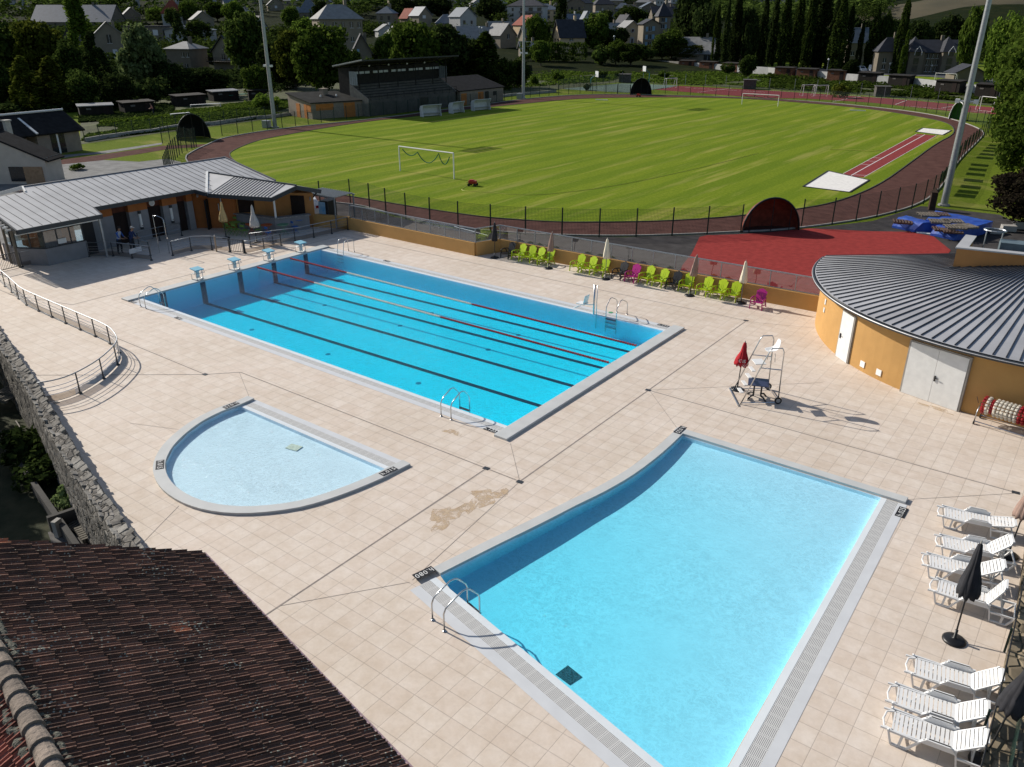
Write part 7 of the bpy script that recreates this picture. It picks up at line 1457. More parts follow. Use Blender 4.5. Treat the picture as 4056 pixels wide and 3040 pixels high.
# street lamps
for x, yb, yt, lab, zf in ((537, 480, 345, 'tall street lamp above the hedge at the far left', z1),):
    pass
def lamp(X, yb, yt, lab, ball=True):
    p = T(X, yb); h = (yb-yt)*m_px(p); t = thing('street_lamp', lab, 'street lamp', p, 0, 'street lamps of the town'); q = MB(); q.cone((0, 0, 0), (0, 0, h), .09, .06, 7); q.build('pole', M_GALV, t, world=False); q = MB(); q.sphere((0, 0, h+.15), .28, 8, 5); q.build('globe', M_WPAINT, t, world=False)
lamp(1042, 106, 66, 'street lamp with white head between the big house and the long hedge'); lamp(244, 113, 86, 'street lamp above the dark hedge at the far left'); lamp(1037, 138, 68, 'street lamp in front of the big four storey house'); lamp(1324, 135, 85, 'dark street lamp in front of the black roofed house', ); lamp(1487, 90, 78, 'short white street lamp beside the chapel'); lamp(1919, 160, 141, 'globe lamp left of the residence with turrets'); lamp(2010, 160, 145, 'globe lamp in front of the residence with turrets'); lamp(2075, 172, 153, 'globe lamp beside the low garage'); lamp(1786, 155, 132, 'globe lamp between the dark poplars')
# ================================================================== TOWN
M_TW = [mat('town_render_a', (.21, .18, .135), .9, .1, .6), mat('town_render_b', (.15, .13, .10), .9, .12, .6), mat('town_white', (.36, .36, .35), .9, .06, .6), mat('town_cream', (.46, .35, .22), .9, .08, .6)]
M_TR = [mat('slate_roof_light', (.22, .22, .215), .75, .16, .9, bump=.1, bscale=3), mat('slate_roof_dark', (.030, .032, .040), .75, .2, .9, bump=.1, bscale=3), mat('slate_roof_blue', (.11, .13, .155), .5, .15, .9), mat('red_tile_roof', (.20, .05, .03), .85, .2, .9)]
M_WIN = mat('town_window', (.02, .025, .03), .15, .2, 1, spec=.6); M_WFR = mat('window_white', (.55, .56, .57), .5, .05, 1); M_BSH = M_BLUEG
HOUSES = []
def house(X, yb, wpx, hpx, rpx, kind, yaw, label, wm=0, rm=0, dpx=None, wins=(), extras=(), ov=.5, chimney=True, name='house', cat='house'):
    """X, yb: foot of the front wall; sizes in half-size pixels at that distance; yaw turns it from facing the camera"""
    p = T(X, yb); HOUSES.append((p[0], p[1])); s = m_px(p); W = wpx*s; H = hpx*s; RH = rpx*s; D = (dpx or wpx*.8)*s
    t = thing(name, label, cat, p, -YAW*-1*-1+R(yaw)); t.rotation_euler = (0, 0, -YAW+R(yaw))
    wmm = M_TW[wm]; q = MB(); z0 = -3.0
    if kind == 'gable':   # gable faces the camera, ridge along depth
        fr = [(-W/2, 0, z0), (W/2, 0, z0), (W/2, 0, H), (0, 0, H+RH), (-W/2, 0, H)]; bkk = [(x, D, z) for x, y, z in fr]
        q.add(fr+bkk, [(0, 1, 2, 3, 4), (9, 8, 7, 6, 5), (0, 4, 9, 5), (2, 1, 6, 7)])
        r = MB(); k = RH/(W/2)
        for s_ in (-1, 1): r.add([(0, -ov, H+RH+.12), (s_*(W/2+ov), -ov, H-k*ov+.12), (s_*(W/2+ov), D+ov, H-k*ov+.12), (0, D+ov, H+RH+.12)], [(0, 1, 2, 3) if s_ > 0 else (3, 2, 1, 0)])
    elif kind == 'side':
        fr = [(-W/2, 0, z0), (-W/2, D, z0), (-W/2, D, H), (-W/2, D/2, H+RH), (-W/2, 0, H)]; bkk = [(W/2, y, z) for x, y, z in fr]
        q.add(fr+bkk, [(4, 3, 2, 1, 0), (5, 6, 7, 8, 9), (0, 5, 9, 4), (1, 2, 7, 6)])
        r = MB(); k = RH/(D/2)
        r.add([(-W/2-ov, D/2, H+RH+.12), (-W/2-ov, -ov, H-k*ov+.12), (W/2+ov, -ov, H-k*ov+.12), (W/2+ov, D/2, H+RH+.12)], [(0, 1, 2, 3)]); r.add([(-W/2-ov, D/2, H+RH+.12), (-W/2-ov, D+ov, H-k*ov+.12), (W/2+ov, D+ov, H-k*ov+.12), (W/2+ov, D/2, H+RH+.12)], [(3, 2, 1, 0)])
    elif kind == 'hip':
        q.prism([(-W/2, 0), (W/2, 0), (W/2, D), (-W/2, D)], z0, H); r = MB(); i_ = min(W, D)/2*.85; a, b, c, d = (-W/2-ov, -ov, H), (W/2+ov, -ov, H), (W/2+ov, D+ov, H), (-W/2-ov, D+ov, H)
        if W >= D: e, f = (-W/2+i_, D/2, H+RH), (W/2-i_, D/2, H+RH); r.add([a, b, c, d, e, f], [(0, 1, 5, 4), (1, 2, 5), (2, 3, 4, 5), (3, 0, 4)])
        else: e, f = (0, i_, H+RH), (0, D-i_, H+RH); r.add([a, b, c, d, e, f], [(0, 1, 4), (1, 2, 5, 4), (2, 3, 5), (3, 0, 4, 5)])
    else:
        q.prism([(-W/2, 0), (W/2, 0), (W/2, D), (-W/2, D)], z0, H); r = MB(); r.prism([(-W/2-.3, -.3), (W/2+.3, -.3), (W/2+.3, D+.3), (-W/2-.3, D+.3)], H, H+max(.3, RH))
    q.build('wall', wmm, t, world=False); o = r.build('roof', M_TR[rm], t, world=False)
    if kind != 'flat': so_ = o.modifiers.new('s', 'SOLIDIFY'); so_.thickness = .18
    if chimney and kind != 'flat':
        cx_ = W*.22; cy = D*.5; zt = H+RH*(.75 if kind == 'gable' else 1); c = MB(); c.box((cx_, cy, zt+.25), (.8, .7, 2.0)); c.build('chimney', wmm, t, world=False)
    for (face, u, v, ww, hh, mm) in wins:      # face f front, r right side, l left side; u, v centre as a share of width and height
        c = MB(); w2, h2 = ww*s, hh*s; z = v*H
        if face == 'f': c.box((-W/2+u*W, -.04, z), (w2, .1, h2))
        elif face == 'r': c.box((W/2+.04, u*D, z), (.1, w2, h2))
        else: c.box((-W/2-.04, u*D, z), (.1, w2, h2))
        o = c.build('window' if mm != 'd' else 'door', {'w': M_WIN, 'b': M_BSH, 'd': M_DOOR, 'p': M_WFR}[mm], t, world=False)
        if mm == 'w' and ww > 2.5 and s < .18:
            c = MB(); zf = .07
            if face == 'f':
                c.box((-W/2+u*W, -.11, z-h2/2-.05), (w2+.3, .12, .1)); c.box((-W/2+u*W, -.10, z), (.07, .05, h2))
            elif face == 'r': c.box((W/2+.11, u*D, z-h2/2-.05), (.12, w2+.3, .1))
            else: c.box((-W/2-.11, u*D, z-h2/2-.05), (.12, w2+.3, .1))
            f_ = c.build('window_frame', M_WFR, t, world=False); f_.parent = o
    return t, s, W, H, RH, D
def row(face, us, vs, w_, h_, m='w'): return [(face, u, v, w_, h_, m) for v in vs for u in us]
house(155, 62, 176, 14, 32, 'side', -4, 'long barn-like house with a wide blue-grey slate roof behind the tall poplar, far left', 1, 2, 70, row('f', (.1, .3, .6), (.5,), 4, 6), chimney=True)
house(163, 136, 46, 36, 34, 'gable', 10, 'steep dark roofed stone house left of the tall poplar', 1, 1, 50, [('f', .62, 1.02, 4, 12, 'w'), ('f', .75, .3, 6, 16, 'p')])
house(245, 133, 60, 52, 26, 'gable', 26, 'tall rendered house with light grey roof and one upright window, right of the tall poplar', 0, 0, 52, [('f', .5, .85, 9, 17, 'w'), ('f', .62, .28, 9, 18, 'p'), ('f', .3, .3, 4, 6, 'w')])
house(312, 92, 88, 30, 2, 'flat', -3, 'flat roofed brown building with white shutters behind the willow', 1, 1, 40, [('f', .22, .62, 10, 10, 'w'), ('f', .55, .62, 11, 11, 'p'), ('f', .82, .62, 11, 11, 'p')])
house(400, 92, 88, 24, 8, 'gable', -8, 'pale blue-white low building behind the dark conifer', 2, 2, 60, [('f', .85, .5, 7, 8, 'w'), ('f', .15, .5, 7, 8, 'w')], chimney=False)
house(390, 156, 60, 46, 14, 'hip', -18, 'grey slate roofed house with two small windows right of the willow', 1, 0, 60, [('f', .72, .75, 6, 9, 'w'), ('f', .92, .75, 6, 9, 'w'), ('f', .82, .25, 6, 9, 'w')])
t_, s_, W_, H_, RH_, D_ = house(490, 156, 66, 42, 30, 'gable', -24, 'house with a gabled front, wooden balcony and dark roof, left of the big dark tree', 0, 1, 60, [('f', .5, 1.18, 5, 8, 'w'), ('f', .45, .72, 8, 12, 'w'), ('f', .7, .72, 8, 12, 'p'), ('r', .3, .75, 8, 10, 'w')])
q = MB(); q.box((0, -1.4, H_*.5), (W_, 2.8, .15)); 
for k in range(14): q.bar((-W_/2+k*W_/13, -2.75, H_*.5), (-W_/2+k*W_/13, -2.75, H_*.5+1), .05)
q.bar((-W_/2, -2.75, H_*.5+1), (W_/2, -2.75, H_*.5+1), .08); q.build('balcony', M_SHD, t_, world=False)
house(288, 52, 34, 18, 14, 'gable', 30, 'small stone house with pale roof above the brown flat building', 1, 0, 34, [('f', .5, .9, 4, 6, 'w'), ('f', .7, .4, 4, 5, 'w')])
house(442, 62, 44, 18, 16, 'gable', 30, 'cottage with a bright grey roof above the pale blue building', 0, 0, 44, [('f', .7, .5, 5, 7, 'w')])
house(375, 56, 42, 24, 26, 'hip', 12, 'house with a steep dark red roof near the top left', 2, 3, 40, [('f', .3, .5, 4, 6, 'w')])
house(597, 24, 34, 12, 14, 'gable', 20, 'small grey roofed house high up beside the left floodlight pole', 0, 0, 30, [('f', .5, .6, 5, 5, 'p')])
house(668, 46, 44, 16, 26, 'hip', 8, 'slate house with a pointed roof and two brick chimneys', 1, 2, 40, row('f', (.3, .6), (.5,), 4, 7), chimney=True)
house(545, 88, 46, 16, 22, 'gable', 36, 'grey roofed house low between trees right of the left floodlight pole', 1, 0, 40, ())
house(565, 70, 30, 10, 22, 'gable', 34, 'house with a bright white gable edge near the left floodlight pole', 2, 1, 30, ())
t_, *_r = house(745, 152, 92, 100, 28, 'hip', 26, 'large four storey house with grey hipped roof and many windows above the grandstand', 0, 0, 66, row('f', (.12, .34, .54, .74, .92), (.88,), 7, 11)+row('f', (.12, .34, .54, .74, .92), (.60,), 7, 9)+row('f', (.15, .5, .8), (.32,), 6, 9)+[('r', .3, .88, 4, 9, 'w'), ('r', .65, .88, 6, 11, 'w'), ('r', .65, .62, 6, 10, 'w'), ('r', .65, .36, 6, 9, 'w')])
house(786, 168, 40, 52, 34, 'gable', 12, 'tall gable with pale blue shutters just above the grandstand roof', 1, 1, 50, [('f', .3, 1.0, 5, 9, 'b'), ('f', .35, .45, 8, 9, 'b')])
house(832, 54, 36, 22, 14, 'hip', -8, 'grey house with a blue-grey roof right of the large house', 0, 2, 40, row('f', (.3, .75), (.6,), 5, 8))
house(838, 82, 40, 14, 12, 'gable', 24, 'small white gabled house at the right foot of the large house', 2, 0, 30, ())
house(865, 88, 38, 14, 14, 'gable', 34, 'small grey roofed house left of the round topped trees', 0, 0, 34, ())
house(893, 50, 30, 10, 18, 'gable', 40, 'red tiled house in the middle of the town', 0, 3, 30, ())
house(920, 60, 34, 24, 16, 'gable', 40, 'cream gabled house right of the red tiled house', 0, 2, 36, [('f', .4, .85, 8, 6, 'p')])
house(1012, 62, 42, 24, 17, 'gable', 36, 'white gabled house with a blue-grey roof left of the middle pole', 2, 2, 44, [('f', .25, .5, 6, 8, 'w'), ('f', .7, .5, 5, 7, 'w')])
house(965, 60, 44, 8, 18, 'hip', 8, 'low house with a pyramid slate roof in the middle of the town', 0, 2, 40, ())
house(1040, 104, 92, 16, 26, 'side', 14, 'long low house with a wide light grey roof just left of the middle pole', 1, 0, 66, ())
house(1098, 104, 44, 26, 22, 'gable', 40, 'stone house with a gable right of the long low house', 0, 0, 50, [('f', .5, .85, 6, 9, 'w')])
house(1083, 80, 46, 10, 20, 'side', 20, 'light grey roofed house behind the long low house', 0, 0, 36, ())
house(1150, 76, 50, 20, 18, 'gable', 30, 'house with a warm red roof edge behind the middle pole', 3, 3, 40, ())
house(1150, 112, 34, 30, 18, 'side', 24, 'small rendered house with a dark window band right of the middle pole', 0, 0, 34, [('f', .5, .7, 14, 6, 'w')])
house(1145, 124, 40, 18, 12, 'side', 10, 'low annex with a grey roof beside the middle pole', 1, 0, 30, [('f', .6, .5, 6, 8, 'w')])
t_, s_, W_, H_, RH_, D_ = house(1134, 58, 78, 40, 12, 'hip', -14, 'white apartment block with dark balconies above the middle of the town', 2, 1, 50, row('f', (.42, .66, .9), (.82, .56, .30), 9, 8)+row('f', (.15,), (.82, .56, .3), 4, 6))
for v in (.70, .44, .18): q = MB(); q.box((W_*.16, -.8, v*H_), (W_*.62, 1.6, .9)); q.build('balcony', mat('balcony_grey', (.16, .15, .15), .8, .2, 1), t_, world=False)
house(1185, 48, 44, 24, 12, 'hip', 12, 'cream apartment house with a pale blue roof right of the white block', 3, 2, 44, row('f', (.2, .5, .8), (.75, .4), 5, 6))
house(1243, 38, 44, 28, 12, 'gable', -30, 'stone building high up right of the dark cypress', 1, 1, 40, row('f', (.3, .7), (.6,), 4, 6))
house(1240, 62, 36, 14, 14, 'side', 20, 'white house with a pale slate roof right of the dark cypress', 2, 2, 30, [('f', .8, .5, 4, 7, 'w')])
house(1268, 66, 30, 12, 26, 'gable', 10, 'house with a steep bluish roof and small dormer in the town', 2, 2, 30, [('f', .5, 1.4, 4, 6, 'p')])
house(1306, 30, 42, 18, 14, 'hip', 10, 'tall roofed villa with chimneys near the top centre', 0, 1, 36, row('f', (.3, .7), (.5,), 4, 6))
t_, s_, W_, H_, RH_, D_ = house(1236, 116, 56, 34, 32, 'side', 16, 'tan house with a big black slate roof above the allotments', 3, 1, 46, [('f', .45, .80, 9, 5, 'w'), ('f', .52, .22, 6, 12, 'd'), ('l', .3, .7, 6, 10, 'w'), ('l', .7, .7, 6, 10, 'w')])
t_, s_, W_, H_, RH_, D_ = house(1365, 98, 31, 36, 12, 'gable', 14, 'narrow cream chapel with a round window and red door', 3, 0, 50, [('f', .48, .22, 5, 11, 'd')], name='chapel', cat='chapel', chimney=False)
q = MB(); q.cone((0, -.10, H_*.80), (0, .05, H_*.80), 3.6*s_*.9, 3.6*s_*.9, 18); q.build('round_window', mat('round_glass', (.06, .02, .02), .3, .2, 2), t_, world=False); q = MB(); q.tube([(3.9*s_*.9*math.cos(k/18*6.283), -.1, H_*.80+3.9*s_*.9*math.sin(k/18*6.283)) for k in range(19)], .16, 5); q.build('window_surround', M_TW[2], t_, world=False)
q = MB(); q.box((-W_*.02, -.15, H_*.40), (7*s_, .3, .5)); q.box((-W_*.02-3.3*s_, -.12, H_*.2), (.5, .2, H_*.4)); q.box((-W_*.02+3.3*s_, -.12, H_*.2), (.5, .2, H_*.4)); q.build('door_surround', M_TW[2], t_, world=False)
t_, s_, W_, H_, RH_, D_ = house(1404, 116, 36, 58, 9, 'gable', 8, 'tall house with pale blue shutters right of the chapel', 0, 1, 40, row('f', (.22,), (.82, .55, .30), 5, 9, 'b')+row('f', (.62,), (.84, .56, .3), 6, 9, 'b')+row('f', (.42,), (.83, .56, .3), 5, 9))
t_, s_, W_, H_, RH_, D_ = house(1432, 100, 26, 58, 26, 'hip', 8, 'tower with a tall pointed roof behind the blue shuttered house', 0, 1, 26, row('f', (.35,), (.88, .66), 6, 8)+row('f', (.62,), (.88, .66), 4, 8, 'b'), name='tower_house', cat='house')
t_, s_, W_, H_, RH_, D_ = house(1500, 132, 78, 16, 30, 'side', -24, 'modern house with a wide sloping grey roof above the clipped hedge', 0, 0, 62, [('f', .25, .5, 14, 6, 'w'), ('f', .85, .3, 16, 14, 'w'), ('r', .3, 1.0, 10, 26, 'w'), ('r', .65, .6, 6, 8, 'w')])
house(1328, 86, 40, 18, 14, 'side', 30, 'grey roofed house behind the bushes left of the chapel', 1, 0, 34, [('f', .7, .5, 5, 7, 'w')])
house(1356, 72, 24, 22, 14, 'gable', 28, 'small stone gable just above the chapel', 0, 1, 30, row('f', (.3, .6), (.5,), 2.5, 6))
house(1362, 30, 46, 8, 10, 'hip', 0, 'dark roofed low house behind the large leafy tree at top centre', 1, 1, 36, ()); house(1440, 44, 60, 10, 16, 'side', 6, 'dark slate roofed house at the left edge of the big conifers', 1, 1, 40, ())
house(1310, 52, 50, 10, 12, 'side', 14, 'long dark blue roof in the town left of the large leafy tree', 1, 1, 36, ()); house(1616, 30, 88, 10, 2, 'flat', 2, 'long reddish brown low block far behind the poplars', 1, 1, 30, row('f', (.2, .4, .6, .8), (.5,), 3, 4))
q_ = house(1845, 142, 36, 48, 26, 'side', -12, 'building with a blue roof half hidden between the dark poplars', 1, 2, 40, [('f', .3, .5, 6, 8, 'w')])
rs = []
for X, yb, w_, h_, r_, lab in ((1915, 160, 46, 44, 28, 'left dark turret roofed wing of the residence at the right, behind thin trees'),):
    house(X, yb, w_, h_, r_, 'hip', -8, lab, 1, 1, 40, row('f', (.3, .7), (.3, .6), 6, 9), name='residence', cat='apartment building')
t_, s_, W_, H_, RH_, D_ = house(2005, 160, 118, 44, 22, 'side', -6, 'dark residence with two turret bays, steep roofs and white edged dormers at the right', 1, 1, 60, row('f', (.44, .52, .60), (.2, .5, .8), 5, 9)+[('f', .95, .5, 8, 9, 'w'), ('f', .02, .6, 6, 9, 'w')], name='residence', cat='apartment building')
for fx in (.20, .78):
    q = MB(); w_ = W_*.26; cx = -W_/2+fx*W_; q.prism([(cx-w_/2, -1.8), (cx+w_/2, -1.8), (cx+w_/2, 3), (cx-w_/2, 3)], -3, H_*1.02); q.build('turret_wall', M_TW[1], t_, world=False)
    q = MB(); a, b, c, d, e = (cx-w_/2-.4, -2.3, H_*1.0), (cx+w_/2+.4, -2.3, H_*1.0), (cx+w_/2+.4, 6, H_*1.0), (cx-w_/2-.4, 6, H_*1.0), (cx, 2, H_+RH_*1.35); q.add([a, b, c, d, e], [(0, 1, 4), (1, 2, 4), (2, 3, 4), (3, 0, 4)]); q.build('turret_roof', M_TR[1], t_, world=False)
    q = MB(); q.bar((cx-.9, -2.6, H_*1.02), (cx, -2.6, H_*1.02+1.3), .12); q.bar((cx+.9, -2.6, H_*1.02), (cx, -2.6, H_*1.02+1.3), .12); q.bar((cx-.9, -2.6, H_*.85), (cx-.9, -2.6, H_*1.02), .12); q.bar((cx+.9, -2.6, H_*.85), (cx+.9, -2.6, H_*1.02), .12); q.build('dormer_trim', M_WFR, t_, world=False)
    for v in (.25, .58, .95): q = MB(); q.box((cx, -1.84, v*H_), (1.3, .1, 1.5)); q.build('window', M_WIN, t_, world=False)
house(2092, 178, 62, 18, 16, 'gable', -10, 'low dark garage building with a gabled roof behind the right floodlight pole', 1, 1, 60, [('r', .5, .5, 20, 12, 'w')], name='garage', chimney=False)
# upper rows of the town, farther houses each its own
rr = random.Random(21)
far = [(20, 8), (60, 30), (470, 30), (500, 14), (520, 34), (556, 6), (628, 10), (640, 32), (700, 12), (735, 20), (770, 6), (800, 2), (850, 28), (858, 6), (880, 12), (905, 4), (935, 12), (948, 30), (958, 4), (980, 14), (1000, 6), (1035, 14), (1052, 30), (1070, 8), (1085, 30), (1212, 22), (1225, 8), (1260, 16), (1280, 8), (1292, 44), (1330, 10), (1345, 26), (1390, 12), (1385, 36), (1405, 24), (1425, 10), (1445, 22), (1460, 6), (1480, 20)]
adj = ['grey', 'slate', 'pale', 'blue-grey', 'dark']
def near_lm(X):
    L_ = [(155, 'the leftmost tall poplar'), (312, 'the willow'), (390, 'the dark conifer'), (588, 'the left floodlight pole'), (770, 'the large four storey house'), (905, 'the red tiled house'), (1012, 'the white gabled house'), (1131, 'the middle floodlight pole'), (1210, 'the dark cypress'), (1365, 'the chapel'), (1440, 'the pointed tower')]
    return min(L_, key=lambda a: abs(a[0]-X))
cnt = {}
for i, (X, yb) in enumerate(far):
    w_ = rr.uniform(20, 36); k = rr.choice(('gable', 'side', 'hip')); lm_ = near_lm(X); rm = rr.choice((0, 0, 1, 2, 2)); wm = rr.choice((0, 1, 2, 2)); side = 'left of' if X < lm_[0] else 'right of'; kk = (side, lm_[1]); cnt[kk] = cnt.get(kk, 0)+1
    house(X, yb+2, w_, rr.uniform(6, 11), rr.uniform(7, 12), k, rr.uniform(-35, 35), f"small {('grey', 'dark', 'blue-grey')[min(rm, 2)]} roofed {('rendered', 'stone', 'white')[wm]} town house, {ORD[cnt[kk]-1]} one {side} {lm_[1]}", wm, rm, w_*.8, row('f', (.3, .7), (.5,), 3, 4), chimney=rr.random() < .5)
# viaduct piers far left
for i, X in enumerate((52, 130, 213, 300, 385, 466)):
    p = T(X, 20); s = m_px(p); q = MB(); q.box((p[0], p[1], p[2]+18), (5.5*s*1.1, 5.5*s, 60), -YAW); T_('viaduct_pier', ORD[i]+' tall concrete viaduct pier from the left above the town', 'bridge pier', q, mat('viaduct_concrete', (.28, .29, .30), .9, .08, .2), 'viaduct piers')
# ================================================================== TREES
def leafmat(name, c1, c2, c3):
    M = bpy.data.materials.new(name); M.use_nodes = True; n = M.node_tree.nodes; L = M.node_tree.links; n.remove(n['Principled BSDF'])
    ge = n.new('ShaderNodeNewGeometry'); oi = n.new('ShaderNodeObjectInfo'); tc = n.new('ShaderNodeTexCoord')
    r = n.new('ShaderNodeValToRGB'); r.color_ramp.elements[0].color = (*c1, 1); r.color_ramp.elements[1].color = (*c3, 1); e = r.color_ramp.elements.new(.55); e.color = (*c2, 1)
    L.new(ge.outputs['Random Per Island'], r.inputs['Fac'])
    mr = n.new('ShaderNodeMapRange'); mr.inputs['To Min'].default_value = .65; mr.inputs['To Max'].default_value = 1.35; L.new(oi.outputs['Random'], mr.inputs['Value'])
    sc = n.new('ShaderNodeVectorMath'); sc.operation = 'SCALE'; L.new(r.outputs['Color'], sc.inputs[0]); L.new(mr.outputs[0], sc.inputs['Scale'])
    d = n.new('ShaderNodeBsdfDiffuse'); t = n.new('ShaderNodeBsdfTranslucent'); L.new(sc.outputs[0], d.inputs[0]); L.new(sc.outputs[0], t.inputs[0])
    m_ = n.new('ShaderNodeMixShader'); m_.inputs[0].default_value = .42; L.new(d.outputs[0], m_.inputs[1]); L.new(t.outputs[0], m_.inputs[2]); L.new(m_.outputs[0], n['Material Output'].inputs[0]); return M
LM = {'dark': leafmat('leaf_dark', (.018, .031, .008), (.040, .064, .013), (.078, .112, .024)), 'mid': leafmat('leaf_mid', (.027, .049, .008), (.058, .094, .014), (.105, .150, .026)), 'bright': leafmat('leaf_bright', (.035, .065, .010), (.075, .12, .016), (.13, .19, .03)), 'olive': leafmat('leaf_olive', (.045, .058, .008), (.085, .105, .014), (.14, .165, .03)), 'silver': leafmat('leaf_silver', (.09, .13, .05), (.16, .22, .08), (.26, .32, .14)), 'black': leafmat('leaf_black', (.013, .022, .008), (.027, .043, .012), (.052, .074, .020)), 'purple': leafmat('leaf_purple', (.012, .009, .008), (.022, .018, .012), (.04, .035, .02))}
M_BARK = mat('bark', (.05, .04, .03), .95, .3, 3, bump=.5, bscale=8)
def crown_mesh(name, n, size, shape, nclump, seed, ex=1.0, clr=.2):
    """leaf faces gathered in clumps inside a unit crown: x, y in -.5...5, z 0..1"""
    r = np.random.default_rng(seed); cl = []
    while len(cl) < nclump:
        p = r.uniform(-1, 1, 3)
        if shape == 'round': ok = .35 < np.linalg.norm(p) < 1.0; q = p*.5*np.array([1, 1, 1])*.84+np.array([0, 0, .5])
        elif shape == 'poplar':
            z = r.uniform(.0, 1); w_ = .5*(math.sin(math.pi*min(1, (z*.92+.10))**.75))**.6*.82; a = r.uniform(0, 6.283); rad = w_*math.sqrt(r.uniform(.2, 1)); q = np.array([rad*math.cos(a), rad*math.sin(a), z*.94]); ok = True
        elif shape == 'conifer': z = r.uniform(0, 1); w_ = .5*(1-z)**.8; a = r.uniform(0, 6.283); q = np.array([w_*math.cos(a)*.9, w_*math.sin(a)*.9, z*.95]); ok = True
        elif shape == 'hedge': q = np.array([r.uniform(-.5, .5), r.uniform(-.5, .5), r.uniform(0.05, .95)]); ok = True
        else: ok = np.linalg.norm(p) < 1; q = p*.5*.8+np.array([0, 0, .5])
        if ok: cl.append(q)
    cl = np.array(cl); ci = r.integers(0, len(cl), n); rad = r.uniform(.5, 1.3, len(cl))*clr
    dirs = r.normal(size=(n, 3)); dirs /= np.linalg.norm(dirs, axis=1)[:, None]; pos = cl[ci]+dirs*(rad[ci]*r.uniform(.3, 1, n)**.5)[:, None]*np.array([ex, ex, 1/ex**.5 if ex < 1 else 1])
    if shape == 'hedge': pos = np.clip(pos, [-.5, -.5, 0], [.5, .5, 1])+r.normal(size=(n, 3))*.01
    nrm = dirs+r.normal(size=(n, 3))*.55; nrm /= np.linalg.norm(nrm, axis=1)[:, None]; up = r.normal(size=(n, 3)); a = np.cross(nrm, up); a /= np.linalg.norm(a, axis=1)[:, None]; b = np.cross(nrm, a); sz = size*r.uniform(.6, 1.3, n)[:, None]
    if not isinstance(ex, float): ex = 1.0
    return pos, a, b, sz
CR = {}
def make_crown(key, n, leaf, shape, nclump, seed, dims, clr=.2):
    """dims: real size the mesh is meant for, so leaves stay in proportion"""
    pos, a, b, sz = crown_mesh(key, n, 1.0, shape, nclump, seed, 1.0, clr); D = np.array(dims); l = leaf*sz/2
    P0 = pos*D; vs = np.empty((n*4, 3)); vs[0::4] = P0-a*l-b*l*.7; vs[1::4] = P0+a*l-b*l*.7; vs[2::4] = P0+a*l*.8+b*l*.7; vs[3::4] = P0-a*l*.8+b*l*.7; vs /= D
    me = bpy.data.meshes.new('crown_'+key); me.vertices.add(n*4); me.vertices.foreach_set('co', vs.ravel().astype(np.float32)); me.loops.add(n*4); me.loops.foreach_set('vertex_index', np.arange(n*4)); me.polygons.add(n); me.polygons.foreach_set('loop_start', np.arange(0, n*4, 4)); me.polygons.foreach_set('loop_total', np.full(n, 4)); me.update(calc_edges=True)
    me.materials.append(LM['mid']); CR[key] = me
for i in range(4): make_crown(f'round{i}', 9000, .50, 'round', (50, 70, 40, 90)[i], 10+i, (9, 9, 9), (.20, .16, .22, .14)[i])
for i in range(3): make_crown(f'poplar{i}', 9000, .42, 'poplar', (110, 140, 90)[i], 30+i, (4.5, 4.5, 20), (.10, .09, .12)[i])
make_crown('conifer0', 8000, .40, 'conifer', 110, 40, (7, 7, 14), .07); make_crown('bush0', 1500, .30, 'bush', 18, 50, (3, 3, 2.6), .24); make_crown('bush1', 1500, .30, 'bush', 12, 51, (3, 3, 2.6), .30)
make_crown('hedge0', 6000, .28, 'hedge', 240, 60, (20, 2.5, 2.5), .06); make_crown('near0', 15000, .22, 'round', 90, 70, (7, 7, 8), .12); make_crown('near1', 15000, .20, 'round', 70, 71, (6, 6, 6), .13)
trunk = MB(); trunk.cone((0, 0, -1.5), (0, 0, 1.0), .5, .30, 8, False)
for k in range(5): a = k*1.26; trunk.cone((0, 0, .75), (math.cos(a)*1.1, math.sin(a)*1.1, 1.9), .22, .05, 6, False)
tme = bpy.data.meshes.new('trunk'); tme.from_pydata(trunk.v, [], trunk.f); tme.materials.append(M_BARK)
def plant(key, p, w_, h, leaf, label, cat='tree', grp=None, trunk_h=.18, d_=None, name=None, rz=None):
    nm = name or {'poplar': 'poplar', 'conifer': 'conifer', 'bush': 'bush', 'hedge': 'hedge', 'round': 'tree', 'near': 'tree'}[key.rstrip('0123456789')]
    t = thing(nm, label, cat, p, random.uniform(0, 6.28) if rz is None else rz, grp); th = h*trunk_h
    c = link(bpy.data.objects.new('crown', CR[key])); c.parent = t; c.scale = (w_, d_ or w_, h-th*.6); c.location = (0, 0, th*.6)
    c.data = CR[key]; 
    if c.data.materials[0] != LM[leaf]:
        k2 = key+leaf
        if k2 not in CR: m2 = CR[key].copy(); m2.materials.clear(); m2.materials.append(LM[leaf]); CR[k2] = m2
        c.data = CR[k2]
    if trunk_h > 0: k = link(bpy.data.objects.new('trunk', tme)); k.parent = t; s_ = max(.25, min(.9, w_*.09)); k.scale = (s_, s_, th*1.1)
    return t
KN = {'round': 'round', 'poplar': 'tall narrow', 'conifer': 'pointed', 'bush': 'low'}
LN_ = {'dark': 'dark green', 'mid': 'green', 'bright': 'bright green', 'olive': 'olive green', 'silver': 'silvery green', 'black': 'almost black', 'purple': 'dark purple-green'}
def tr(X, yb, w_, h, key, leaf, where, trunk_h=.15, cat='tree', grp=None):
    p = T(X, yb); s = m_px(p); b = key.rstrip('0123456789'); plant(key, p, w_*s, h*s, leaf, f"{LN_[leaf]} {KN[b]} {'bush' if b == 'bush' else 'tree'} {where}", 'bush' if b == 'bush' else cat, grp, trunk_h if b != 'bush' else .05)
